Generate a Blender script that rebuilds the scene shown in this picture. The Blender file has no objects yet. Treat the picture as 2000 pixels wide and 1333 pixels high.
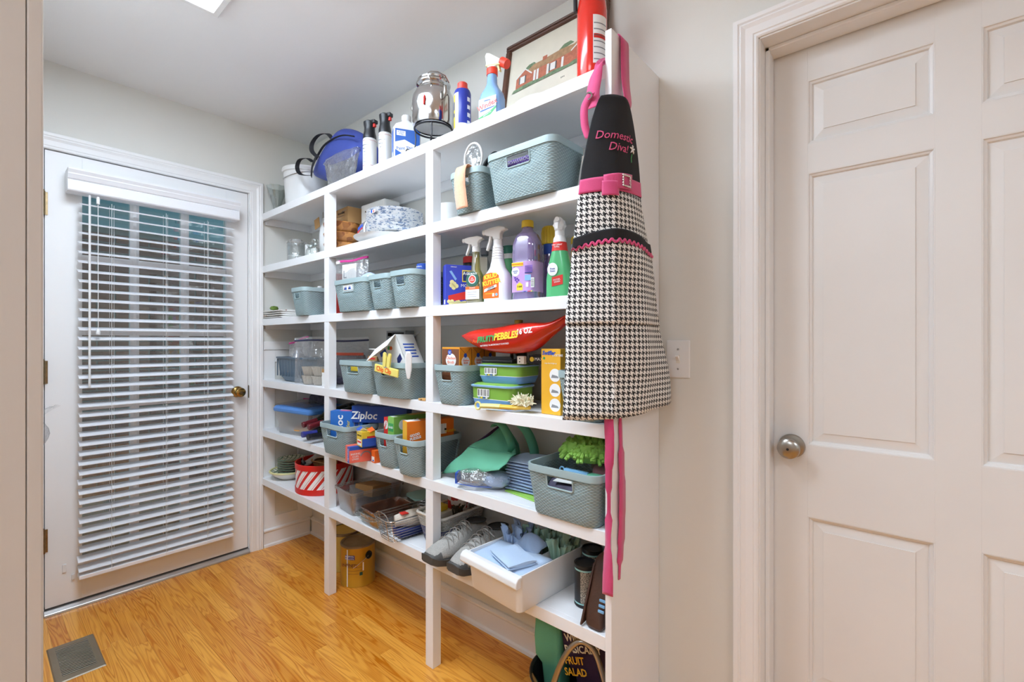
import bpy, bmesh, math, random
from mathutils import Vector, Matrix
R = math.radians
S = bpy.context.scene
C = S.collection
# ---------------------------------------------------------------- camera, world, exposure
cam_d = bpy.data.cameras.new('camera'); cam = bpy.data.objects.new('camera', cam_d); C.objects.link(cam)
cam.location = (0, 0, 1.204); cam.rotation_euler = (R(90), 0, R(40.7))
cam_d.sensor_width = 36; cam_d.lens = 36 * 912.35 / 2000; cam_d.shift_y = 0.0007; cam_d.clip_start = 0.01
S.camera = cam
S.cycles.adaptive_threshold = 0.08; S.cycles.max_bounces = 8; S.cycles.diffuse_bounces = 4; S.cycles.glossy_bounces = 3; S.cycles.transparent_max_bounces = 12; S.cycles.caustics_reflective = False; S.cycles.sample_clamp_indirect = 6
W = bpy.data.worlds.new('evening_sky'); S.world = W; W.use_nodes = True
W.node_tree.nodes['Background'].inputs[0].default_value = (0.62, 0.78, 1.0, 1)
W.node_tree.nodes['Background'].inputs[1].default_value = 2.2
S.view_settings.view_transform = 'Standard'; S.view_settings.look = 'None'
S.view_settings.gamma = 1; S.view_settings.use_curve_mapping = False
S.view_settings.exposure = 0.05
PANTRY_LAMP = 17.5     # radiance of the square ceiling lamps
HALL_FILL = 11.0  # radiance of the fill lamps added in the hall
# ---------------------------------------------------------------- materials
def lin(h):
    h = h.lstrip('#'); o = []
    for i in (0, 2, 4):
        c = int(h[i:i+2], 16) / 255
        o.append(c / 12.92 if c <= .04045 else ((c + .055) / 1.055) ** 2.4)
    return (*o, 1)
def _new(name):
    m = bpy.data.materials.new(name); m.use_nodes = True
    nt = m.node_tree; return m, nt, nt.nodes['Principled BSDF']
def _coord(nt, kind='Object'):
    return nt.nodes.new('ShaderNodeTexCoord').outputs[kind]
def mat(name, col, rough=.5, metal=0, var=.04, vs=9, bump=0, bs=300, trans=0, ior=1.45, coat=0, sheen=0, alpha=1, emit=0, stretch=None):
    m, nt, b = _new(name); N, Lk = nt.nodes, nt.links
    c = lin(col)
    b.inputs['Roughness'].default_value = rough; b.inputs['Metallic'].default_value = metal
    b.inputs['IOR'].default_value = ior; b.inputs['Transmission Weight'].default_value = trans
    b.inputs['Coat Weight'].default_value = coat; b.inputs['Sheen Weight'].default_value = sheen
    b.inputs['Alpha'].default_value = alpha
    co = _coord(nt)
    if stretch:
        mp = N.new('ShaderNodeMapping'); mp.inputs['Scale'].default_value = stretch; Lk.new(co, mp.inputs[0]); co = mp.outputs[0]
    tx = N.new('ShaderNodeTexNoise'); tx.inputs['Scale'].default_value = vs; tx.inputs['Detail'].default_value = 3; Lk.new(co, tx.inputs['Vector'])
    rp = N.new('ShaderNodeMapRange'); rp.inputs['From Min'].default_value = .3; rp.inputs['From Max'].default_value = .7
    rp.inputs['To Min'].default_value = 1 - var; rp.inputs['To Max'].default_value = 1 + var
    Lk.new(tx.outputs['Fac'], rp.inputs['Value'])
    mx = N.new('ShaderNodeVectorMath'); mx.operation = 'SCALE'; mx.inputs[0].default_value = c[:3]
    Lk.new(rp.outputs[0], mx.inputs['Scale']); Lk.new(mx.outputs[0], b.inputs['Base Color'])
    if bump:
        t2 = N.new('ShaderNodeTexNoise'); t2.inputs['Scale'].default_value = bs; t2.inputs['Detail'].default_value = 4; Lk.new(co, t2.inputs['Vector'])
        bp = N.new('ShaderNodeBump'); bp.inputs['Strength'].default_value = bump; bp.inputs['Distance'].default_value = .004
        Lk.new(t2.outputs['Fac'], bp.inputs['Height']); Lk.new(bp.outputs[0], b.inputs['Normal'])
    if emit:
        b.inputs['Emission Color'].default_value = (1, 1, 1, 1); b.inputs['Emission Strength'].default_value = emit
    return m
def film(name, tint='ffffff', clear=.85, rough=.12, wrinkle=.0, ws=30, milky=0.0):
    """thin clear plastic or glass sheet: see-through with a glossy coat and an optional milky share"""
    m, nt, b = _new(name); N, Lk = nt.nodes, nt.links
    N.remove(b); out = N['Material Output']
    tr = N.new('ShaderNodeBsdfTransparent'); tr.inputs[0].default_value = lin(tint)
    gl = N.new('ShaderNodeBsdfGlossy'); gl.inputs['Roughness'].default_value = rough
    df = N.new('ShaderNodeBsdfDiffuse'); df.inputs[0].default_value = lin(tint)
    lw = N.new('ShaderNodeLayerWeight'); lw.inputs['Blend'].default_value = .35
    mr = N.new('ShaderNodeMapRange'); mr.inputs['To Min'].default_value = 1 - clear; mr.inputs['To Max'].default_value = min(1, 1.5 - clear)
    Lk.new(lw.outputs['Facing'], mr.inputs['Value'])
    m1 = N.new('ShaderNodeMixShader'); m2 = N.new('ShaderNodeMixShader')
    m1.inputs[0].default_value = milky; Lk.new(tr.outputs[0], m1.inputs[1]); Lk.new(df.outputs[0], m1.inputs[2])
    Lk.new(mr.outputs[0], m2.inputs[0]); Lk.new(m1.outputs[0], m2.inputs[1]); Lk.new(gl.outputs[0], m2.inputs[2])
    Lk.new(m2.outputs[0], out.inputs['Surface'])
    if wrinkle:
        t2 = N.new('ShaderNodeTexNoise'); t2.inputs['Scale'].default_value = ws; t2.inputs['Detail'].default_value = 3; Lk.new(_coord(nt), t2.inputs['Vector'])
        bp = N.new('ShaderNodeBump'); bp.inputs['Strength'].default_value = wrinkle; bp.inputs['Distance'].default_value = .02
        Lk.new(t2.outputs['Fac'], bp.inputs['Height']); Lk.new(bp.outputs[0], gl.inputs['Normal'])
    return m
def math_node(nt, op, a, b=None):
    n = nt.nodes.new('ShaderNodeMath'); n.operation = op
    for i, x in enumerate((a, b)):
        if x is None: continue
        if isinstance(x, (int, float)): n.inputs[i].default_value = x
        else: nt.links.new(x, n.inputs[i])
    return n.outputs[0]
def mix_col(nt, fac, a, b):
    n = nt.nodes.new('ShaderNodeMix'); n.data_type = 'RGBA'
    for k, x in ((0, fac), (6, a), (7, b)):
        if isinstance(x, (int, float, tuple)): n.inputs[k].default_value = x
        else: nt.links.new(x, n.inputs[k])
    return n.outputs[2]
M = {}
def mk(key, *a, **k): M[key] = mat(key, *a, **k); return M[key]
mk('wall_paint', 'e3e1da', .62, var=.012, vs=3, bump=.05, bs=260)
mk('ceiling_paint', 'f3f3f3', .75, var=.012, vs=2, bump=.06, bs=180)
mk('trim_paint', 'f2f1f0', .40, var=.008, vs=6, bump=.008, bs=60, stretch=(1, 1, .1))
mk('door_paint', 'eae8e5', .34, var=.015, vs=5, bump=.05, bs=60)
mk('shelf_paint', 'f2f2f3', .42, var=.015, vs=6, bump=.03, bs=80)
mk('blind_white', 'efeff2', .38, var=.01)
mk('white_plastic', 'ecebe9', .32, var=.01)
mk('cream_plastic', 'e6e0d2', .4, var=.02)
mk('brass', 'a5834a', .22, 1, var=.1, vs=40)
mk('old_brass', '8d7a5c', .4, 1, var=.2, vs=60)
mk('nickel', 'a8a39b', .28, 1, var=.03)
mk('steel', 'cfcfcf', .12, 1, var=.02)
mk('chrome_wire', 'c9c9c9', .2, 1, var=.02)
mk('black_wire', '26262a', .4, .3)
mk('black', '1c1c1e', .45)
mk('black_plastic', '222326', .35)
mk('bronze_vent', '8a7e6b', .42, .35, var=.06)
mk('shade_black', '0c0b0a', .8)
mk('rubber_seal', '4a4846', .7)
mk('aluminium', 'c6c5c4', .35, .8)
# ---------------------------------------------------------------- mesh helpers
class MB:
    def __init__(s): s.v = []; s.f = []; s.uv = {}; s.m = []
    def add(s, vs, fs, mi=0):
        o = len(s.v); s.v += [tuple(p) for p in vs]; s.f += [tuple(i + o for i in f) for f in fs]; s.m += [mi] * len(fs); return o
    def box(s, x0, x1, y0, y1, z0, z1, mi=0):
        vs = [(x, y, z) for z in (z0, z1) for x, y in ((x0, y0), (x1, y0), (x1, y1), (x0, y1))]
        s.add(vs, [(3, 2, 1, 0), (4, 5, 6, 7), (0, 1, 5, 4), (1, 2, 6, 5), (2, 3, 7, 6), (3, 0, 4, 7)], mi); return s
    def cbox(s, c, d, mi=0):
        return s.box(c[0]-d[0]/2, c[0]+d[0]/2, c[1]-d[1]/2, c[1]+d[1]/2, c[2], c[2]+d[2], mi)
    def rings(s, rs, cap0=True, cap1=True, closed=True, mi=0):
        n = len(rs[0]); o = len(s.v)
        for r in rs: s.v += [tuple(p) for p in r]
        fs = []
        for i in range(len(rs) - 1):
            for j in range(n if closed else n - 1):
                k = (j + 1) % n
                fs.append((o + i*n + j, o + i*n + k, o + (i+1)*n + k, o + (i+1)*n + j))
        if cap0: fs.append(tuple(o + j for j in reversed(range(n))))
        if cap1: fs.append(tuple(o + (len(rs)-1)*n + j for j in range(n)))
        s.f += fs; s.m += [mi] * len(fs); return s
    def lathe(s, prof, n=24, c=(0, 0, 0), cap0=True, cap1=True, mi=0, sx=1, sy=1, wob=None):
        rs = []
        for r, z in prof:
            ring = []
            for j in range(n):
                a = 2 * math.pi * j / n; q = r * (wob(a, z) if wob else 1)
                ring.append((c[0] + q * math.cos(a) * sx, c[1] + q * math.sin(a) * sy, c[2] + z))
            rs.append(ring)
        return s.rings(rs, cap0, cap1, True, mi)
    def tube(s, pts, r=.003, n=8, closed=False, mi=0, flat=None):
        pts = [Vector(p) for p in pts]; L = len(pts); rs = []; up = None
        for i, p in enumerate(pts):
            a = pts[(i - 1) % L] if (closed or i) else pts[0]; b = pts[(i + 1) % L] if (closed or i < L - 1) else pts[-1]
            t = (b - a).normalized()
            if up is None: up = Vector((0, 0, 1)) if abs(t.z) < .9 else Vector((1, 0, 0))
            up = (up - t * up.dot(t)).normalized(); sd = t.cross(up)
            rr = r[i] if isinstance(r, (list, tuple)) else r
            fa = flat or 1
            rs.append([p + (sd * math.cos(2*math.pi*j/n) + up * math.sin(2*math.pi*j/n) * fa) * rr for j in range(n)])
        if closed: rs.append(rs[0]); return s.rings(rs, False, False, True, mi)
        return s.rings(rs, True, True, True, mi)
    def prism(s, poly, a0, a1, axis='y', mi=0):
        """2-D outline (counter-clockwise) extruded along an axis"""
        def q(p, a): return {'y': (p[0], a, p[1]), 'x': (a, p[0], p[1]), 'z': (p[0], p[1], a)}[axis]
        n = len(poly); vs = [q(p, a0) for p in poly] + [q(p, a1) for p in poly]
        fs = [tuple(range(n)), tuple(reversed(range(n, 2*n)))] + [(i, i + n, (i+1) % n + n, (i+1) % n) for i in range(n)]
        s.add(vs, fs, mi); return s
    def sheet(s, fn, nu, nv, closed_u=False, mi=0, uv=None):
        o = len(s.v)
        for j in range(nv + 1):
            for i in range(nu + 1 if not closed_u else nu):
                a, b = i / nu, j / nv; s.v.append(tuple(fn(a, b)))
                s.uv[len(s.v) - 1] = uv(a, b) if uv else (a, b)
        w = nu if closed_u else nu + 1
        for j in range(nv):
            for i in range(nu):
                k = (i + 1) % w
                s.f.append((o + j*w + i, o + j*w + k, o + (j+1)*w + k, o + (j+1)*w + i)); s.m.append(mi)
        return s
    def build(s, name, mats, parent=None, smooth=False, bevel=0, loc=None, rot=None, solid=0, sub=0, off=0, segs=2):
        me = bpy.data.meshes.new(name); me.from_pydata(s.v, [], s.f)
        ms = mats if isinstance(mats, (list, tuple)) else [mats]
        for x in ms: me.materials.append(M[x] if isinstance(x, str) else x)
        if len(ms) > 1: me.polygons.foreach_set('material_index', s.m)
        bm = bmesh.new(); bm.from_mesh(me); bmesh.ops.recalc_face_normals(bm, faces=bm.faces)
        if s.uv:
            lay = bm.loops.layers.uv.new('UVMap'); bm.verts.ensure_lookup_table()
            for fc in bm.faces:
                for lp in fc.loops: lp[lay].uv = s.uv.get(lp.vert.index, (0, 0))
        bm.to_mesh(me); bm.free()
        if smooth:
            me.polygons.foreach_set('use_smooth', [True] * len(me.polygons))
            try: me.set_sharp_from_angle(angle=R(38 if smooth is True else smooth))
            except Exception: pass
        o = bpy.data.objects.new(name, me); C.objects.link(o)
        if parent: o.parent = parent
        if loc: o.location = loc
        if rot: o.rotation_euler = rot
        if bevel:
            b = o.modifiers.new('b', 'BEVEL'); b.width = bevel; b.segments = segs; b.limit_method = 'ANGLE'; b.angle_limit = R(35)
        if solid:
            d = o.modifiers.new('s', 'SOLIDIFY'); d.thickness = solid; d.offset = off
        if sub:
            d = o.modifiers.new('u', 'SUBSURF'); d.levels = sub; d.render_levels = sub
        return o
def tag(o, label, cat, group=None):
    o['label'] = label; o['category'] = cat
    if group: o['group'] = group
    return o
def thing(name, label, cat, loc=(0, 0, 0), rz=0, group=None, rx=0, ry=0):
    o = bpy.data.objects.new(name, None); o.empty_display_size = .05; C.objects.link(o)
    o.location = loc; o.rotation_euler = (R(rx), R(ry), R(rz)); return tag(o, label, cat, group)
def struct(o): o['kind'] = 'structure'; return o
def copy_tree(o, parent=None):
    c = o.copy(); C.objects.link(c); c.parent = parent
    for ch in o.children: copy_tree(ch, c)
    return c
def bx(name, m, parent, x0, x1, y0, y1, z0, z1, bevel=0, **k):
    return MB().box(x0, x1, y0, y1, z0, z1).build(name, m, parent, bevel=bevel, **k)
_txt = {}
def text(s, size, m, parent, loc, rot=(90, 0, 0), depth=.0003, bend=None, xs=1, shear=0, bold=0, name='lettering', align='CENTER', sag=None):
    """flat printed lettering as its own thin mesh; bend = radius of a cylinder it wraps around"""
    cu = bpy.data.curves.new('t', 'FONT'); cu.body = s; cu.size = size; cu.align_x = align; cu.align_y = 'CENTER'
    cu.extrude = depth; cu.resolution_u = 2; cu.shear = shear; cu.offset = bold
    ob = bpy.data.objects.new('t', cu)
    me = bpy.data.meshes.new_from_object(ob); bpy.data.objects.remove(ob); bpy.data.curves.remove(cu)
    me.name = name; me.materials.clear(); me.materials.append(M[m] if isinstance(m, str) else m)
    for v in me.vertices:
        x, y, z = v.co.x * xs, v.co.y, v.co.z
        if bend:
            a = x / bend; x = math.sin(a) * (bend + z); z = math.cos(a) * (bend + z) - bend
        if sag: z += sag(x, y)
        v.co = (x, y, z)
    o = bpy.data.objects.new(name, me); C.objects.link(o); o.parent = parent
    o.location = loc; o.rotation_euler = tuple(R(a) for a in rot); return o
def plate(name, m, parent, x0, x1, z0, z1, y, t=.0006, poly=None):
    """thin printed patch on a front (-Y) face"""
    b = MB()
    if poly: b.prism(poly, y - t, y, 'y')
    else: b.box(x0, x1, y - t, y, z0, z1)
    return b.build(name, m, parent)
def disc_pts(cx, cz, r, n=20, sx=1, sz=1): return [(cx + r*sx*math.cos(2*math.pi*i/n), cz + r*sz*math.sin(2*math.pi*i/n)) for i in range(n)]
def rrect(w, d, r, n=5):
    """rounded rectangle outline, counter-clockwise, centred"""
    o = []
    for cx, cy, a0 in ((w/2-r, d/2-r, 0), (-w/2+r, d/2-r, 90), (-w/2+r, -d/2+r, 180), (w/2-r, -d/2+r, 270)):
        for i in range(n + 1):
            a = R(a0 + 90 * i / n); o.append((cx + r*math.cos(a), cy + r*math.sin(a)))
    return o
# ================================================================ THE ROOM
XL, YB, ZC = -2.885, 1.415, 2.44          # left wall, shelf wall, ceiling
XR, YF = 2.3, -2.4                        # hall side behind the camera
SZ = [.413, .6946, .9822, 1.3368, 1.642, 1.9476]   # top faces of the six shelves
YS = 1.11                                  # front plane of the shelving
# ---- oak floor, plank by plank
def oak_mat():
    m, nt, b = _new('oak_strip'); N, Lk = nt.nodes, nt.links
    oi = N.new('ShaderNodeObjectInfo'); co = _coord(nt)
    sh = N.new('ShaderNodeVectorMath'); sh.operation = 'SCALE'; sh.inputs[0].default_value = (37, 11, 5); Lk.new(oi.outputs['Random'], sh.inputs['Scale'])
    ad = N.new('ShaderNodeVectorMath'); Lk.new(co, ad.inputs[0]); Lk.new(sh.outputs[0], ad.inputs[1])
    mp = N.new('ShaderNodeMapping'); mp.inputs['Scale'].default_value = (1.25, 18, 1); Lk.new(ad.outputs[0], mp.inputs[0])
    no = N.new('ShaderNodeTexNoise'); no.inputs['Scale'].default_value = 1.0; no.inputs['Detail'].default_value = 2.5; no.inputs['Roughness'].default_value = .35; no.inputs['Distortion'].default_value = .35; Lk.new(mp.outputs[0], no.inputs['Vector'])
    wav = math_node(nt, 'MULTIPLY_ADD', math_node(nt, 'SINE', math_node(nt, 'MULTIPLY', no.outputs['Fac'], 105.0)), .5); wav.node.inputs[2].default_value = .5
    ring = math_node(nt, 'POWER', wav, 2.2)
    mp2 = N.new('ShaderNodeMapping'); mp2.inputs['Scale'].default_value = (6, 420, 1); Lk.new(ad.outputs[0], mp2.inputs[0])
    fi = N.new('ShaderNodeTexNoise'); fi.inputs['Scale'].default_value = 1; fi.inputs['Detail'].default_value = 3; Lk.new(mp2.outputs[0], fi.inputs['Vector'])
    mp3 = N.new('ShaderNodeMapping'); mp3.inputs['Scale'].default_value = (2.5, 26, 1); Lk.new(ad.outputs[0], mp3.inputs[0])
    bl_ = N.new('ShaderNodeTexNoise'); bl_.inputs['Scale'].default_value = 1; bl_.inputs['Detail'].default_value = 1; Lk.new(mp3.outputs[0], bl_.inputs['Vector'])
    amp = math_node(nt, 'MULTIPLY', ring, math_node(nt, 'MULTIPLY_ADD', bl_.outputs['Fac'], 1.1)); amp.node.inputs[1].links[0].from_node.inputs[2].default_value = .1
    f2 = math_node(nt, 'SUBTRACT', .86, math_node(nt, 'MULTIPLY', amp, .85))
    f2 = math_node(nt, 'ADD', f2, math_node(nt, 'MULTIPLY', math_node(nt, 'SUBTRACT', fi.outputs['Fac'], .5), .9))
    f2 = math_node(nt, 'ADD', f2, math_node(nt, 'MULTIPLY', math_node(nt, 'SUBTRACT', oi.outputs['Random'], .55), .62))
    f2.node.use_clamp = True
    col = mix_col(nt, f2, lin('c66f08'), lin('f2ad48'))
    Lk.new(col, b.inputs['Base Color']); b.inputs['Roughness'].default_value = .3; b.inputs['Coat Weight'].default_value = .25; b.inputs['Coat Roughness'].default_value = .2
    bp = N.new('ShaderNodeBump'); bp.inputs['Strength'].default_value = .08; bp.inputs['Distance'].default_value = .001; Lk.new(fi.outputs['Fac'], bp.inputs['Height']); Lk.new(bp.outputs[0], b.inputs['Normal'])
    return m
M['oak'] = oak_mat()
mk('subfloor', '4a2f14', .8)
floor = struct(MB().box(XL - .05, XR, YF, YB + .2, -.05, -.0125).build('floor', 'subfloor'))
rng = random.Random(7)
PW = .0508
vent = (-2.558, -2.280, .200, .332)      # hole in the boards for the register
row = 0; y = YB + .02
nplank = 0
while y > YF:
    y1, y0 = y, max(y - PW, YF); x = XL - .02 - rng.uniform(0, .5)
    near = y > -.45
    while x < XR:
        L = rng.uniform(.35, 1.15) if near and x < -.6 else rng.uniform(1.6, 2.8)
        a, b2 = max(x, XL - .02), min(x + L, XR)
        x += L
        if b2 - a < .02: continue
        g = .00018
        MB().box(-(b2-a)/2 + g, (b2-a)/2 - g, -(y1-y0)/2 + g, (y1-y0)/2 - g, -.012, 0).build('plank', 'oak', floor, bevel=.0003, loc=((a+b2)/2, (y0+y1)/2, 0), segs=1); nplank += 1
    y -= PW; row += 1
# ---- walls and ceiling
def wall(name, x0, x1, y0, y1, z0, z1, m='wall_paint'): return struct(bx(name, m, None, x0, x1, y0, y1, z0, z1))
struct(bx('ceiling', 'ceiling_paint', None, XL - .1, XR + .1, YF - .1, YB + .2, ZC, ZC + .1))
w = MB(); DX0, DX1 = -.318, .475          # right door opening
w.box(XL - .1, DX0 - .018, YB, YB + .11, 0, ZC); w.box(DX1 + .018, XR, YB, YB + .11, 0, ZC); w.box(DX0 - .018, DX1 + .018, YB, YB + .11, 2.05, ZC)
struct(w.build('wall_back', 'wall_paint'))
w = MB(); LD0, LD1, LDT = .214, 1.042, 2.052    # glass door opening in the left wall
w.box(XL - .12, XL, YF, LD0 - .015, 0, ZC); w.box(XL - .12, XL, LD1 + .015, YB, 0, ZC); w.box(XL - .12, XL, LD0 - .015, LD1 + .015, LDT + .012, ZC)
struct(w.build('wall_left', 'wall_paint'))
struct(bx('wall_right', 'wall_paint', None, XR, XR + .1, YF, YB + .1, 0, ZC))
struct(bx('wall_rear', 'wall_paint', None, XL, XR, YF - .1, YF, 0, ZC))
# wall stub with cased opening beside the camera
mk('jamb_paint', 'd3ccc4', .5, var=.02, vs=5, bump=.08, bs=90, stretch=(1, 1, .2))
st = struct(bx('wall_front', 'wall_paint', None, XL, -.92, -.07, .051, 0, ZC))
bx('jamb_board', 'jamb_paint', st, -.92, -.9, -.07, .0496, 0, ZC, bevel=.001)
bx('casing', 'jamb_paint', st, -.96, -.9, .0502, .0664, 0, ZC, bevel=.0025)
# ---- casings
def casing_profile(w):
    """moulded casing section: x across (0 inner .. w outer), y thickness"""
    return [(0, 0), (0, .010), (.004, .013), (w*.16, .013), (w*.2, .0155), (w*.5, .0165), (w*.6, .0195), (w*.66, .0215), (w*.7, .0185), (w*.74, .0185), (w*.8, .022), (w*.97, .022), (w, .019), (w, 0)]
def casing(name, prof, pts, out, mats, parent=None):
    """sweep the section along a path of (point, outward direction) with mitred corners"""
    b = MB(); rs = []
    for p, side in pts:
        p = Vector(p); side = Vector(side)
        rs.append([p + side * a + Vector(out) * t for a, t in prof])
    b.rings(rs, True, True, True)
    return b.build(name, mats, parent, smooth=20)
cw = .062
o = casing('trim_1', casing_profile(cw), [((DX0 - .004, YB, 0), (-1, 0, 0)), ((DX0 - .004, YB, 2.036), (-1, 0, 1)), ((DX1 + .004, YB, 2.036), (1, 0, 1)), ((DX1 + .004, YB, 0), (1, 0, 0))], (0, -1, 0), 'trim_paint'); struct(o)
o = casing('trim_2', casing_profile(.07), [((XL, LD0 - .004, 0), (0, -1, 0)), ((XL, LD0 - .004, LDT), (0, -1, 1)), ((XL, LD1 + .004, LDT), (0, 1, 1)), ((XL, LD1 + .004, 0), (0, 1, 0))], (1, 0, 0), 'trim_paint'); struct(o)
# right door jamb lining and stop
j = MB(); j.box(DX0 - .018, DX0, YB - .005, YB + .16, 0, 2.05); j.box(DX1, DX1 + .018, YB - .005, YB + .16, 0, 2.05); j.box(DX0 - .018, DX1 + .018, YB - .005, YB + .16, 2.032, 2.052)
struct(j.build('trim_3', 'trim_paint', bevel=.0012))
j = MB(); j.box(DX0, DX0 + .011, YB + .05, YB + .105, 0, 2.032); j.box(DX1 - .011, DX1, YB + .05, YB + .105, 0, 2.032); j.box(DX0, DX1, YB + .05, YB + .105, 2.021, 2.032)
struct(j.build('trim_4', 'trim_paint', bevel=.002))
# ---- six-panel door on the right
DY = YB + .108
door2 = struct(bx('door_2', 'door_paint', None, DX0 + .002, DX1 - .002, DY + .012, DY + .037, .008, 2.030))
st = [(-.318+.002, -.224), (.039, .119), (.380, .473)]
for a, b2 in st: bx('stile', 'door_paint', door2, a, b2, DY, DY + .013, .008, 2.030, bevel=.0004)
cols = [(-.224, .039), (.119, .380)]
zr = [(.008, .245), (.717, .916), (1.673, 1.754), (1.931, 2.030)]
for ca, cb in cols:
    for a, b2 in zr: bx('rail', 'door_paint', door2, ca, cb, DY, DY + .013, a, b2, bevel=.0004)
    for a, b2 in ((.245, .717), (.916, 1.673), (1.754, 1.931)):
        # sticking (sloped moulding ring) + raised field, as one panel piece
        b = MB(); cx, cz = (ca+cb)/2, (a+b2)/2; hw, hh = (cb-ca)/2, (b2-a)/2
        def rg(i, yy): return [(cx-hw+i, yy, cz-hh+i), (cx+hw-i, yy, cz-hh+i), (cx+hw-i, yy, cz+hh-i), (cx-hw+i, yy, cz+hh-i)]
        b.rings([rg(0, DY), rg(.0025, DY + .0005), rg(.004, DY + .004), rg(.009, DY + .0062), rg(.0115, DY + .0118), rg(.013, DY + .0118), rg(.036, DY + .0080), rg(.0362, DY + .0060)], False, True)
        b.build('panel', 'door_paint', door2)
kn = MB(); kn.lathe([(0, .0), (.033, 0), (.033, .004), (.031, .007), (.014, .010), (.0125, .026), (.018, .032), (.0265, .040), (.0285, .048), (.027, .056), (.021, .061), (.008, .0625), (0, .0625)], 32, cap0=False, cap1=False)
k = kn.build('door_knob', 'nickel', door2, smooth=True, loc=(-.262, DY, .909), rot=(R(90), 0, 0)); k['label'] = 'brushed nickel door knob'
MB().lathe([(0, 0), (.0035, 0), (.0035, .0012), (0, .0012)], 12).build('privacy_pin', 'black', k, loc=(0, 0, .0622))
# ---- light switch
sw = thing('light_switch', 'white toggle light switch plate on the wall between shelving and door', 'light switch', (-.545, YB, 1.151))
MB().box(-.036, .036, -.006, 0, -.0575, .0575).build('plate', 'white_plastic', sw, bevel=.003)
MB().box(-.0055, .0055, -.0068, -.005, -.0125, .0125).build('slot', 'cream_plastic', sw)
MB().prism([(-.0068, -.006), (-.018, .008), (-.0165, .0125), (-.0068, .0095)], -.0042, .0042, 'x').build('toggle', 'white_plastic', sw, bevel=.0006)
for z in (-.0302, .0302): MB().lathe([(0, 0), (.0033, 0), (.0028, .001), (0, .0012)], 12).build('screw', 'aluminium', sw, loc=(0, -.006, z), rot=(R(90), 0, 0))
# ---- baseboards (shelf wall and left wall) with cap and shoe
def base(name, pts, out, h=.105):
    prof = [(0, 0), (0, .021), (.012, .020), (.018, .013), (h - .022, .013), (h - .014, .019), (h - .006, .019), (h, .008), (h, 0)]
    b = MB(); rs = [[Vector(p) + Vector((0, 0, 1)) * a + Vector(out) * t for a, t in prof] for p in pts]
    b.rings(rs, True, True, True); return struct(b.build(name, 'trim_paint', smooth=25))
base('baseboard_back', [(XL + .02, YB, 0), (-.626, YB, 0)], (0, -1, 0))
base('baseboard_left', [(XL, LD1 + .078, 0), (XL, YB - .02, 0)], (1, 0, 0))
base('baseboard_right', [(-.607, YB, 0), (DX0 - .07, YB, 0)], (0, -1, 0))
# wainscot on the strip of left wall under the fourth shelf
ws = struct(bx('trim_5', 'trim_paint', None, XL, XL + .014, LD1 + .078, YB - .001, 1.156, 1.205, bevel=.003))
bx('panel_stile', 'trim_paint', ws, XL, XL + .0075, LD1 + .078, 1.186, .105, 1.156, bevel=.001)
bx('panel_stile', 'trim_paint', ws, XL, XL + .0075, 1.323, YB - .001, .105, 1.156, bevel=.001)
for a, b2 in ((1.085, 1.156), (.105, .17)): bx('panel_rail', 'trim_paint', ws, XL, XL + .0075, 1.186, 1.323, a, b2, bevel=.001)
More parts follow.
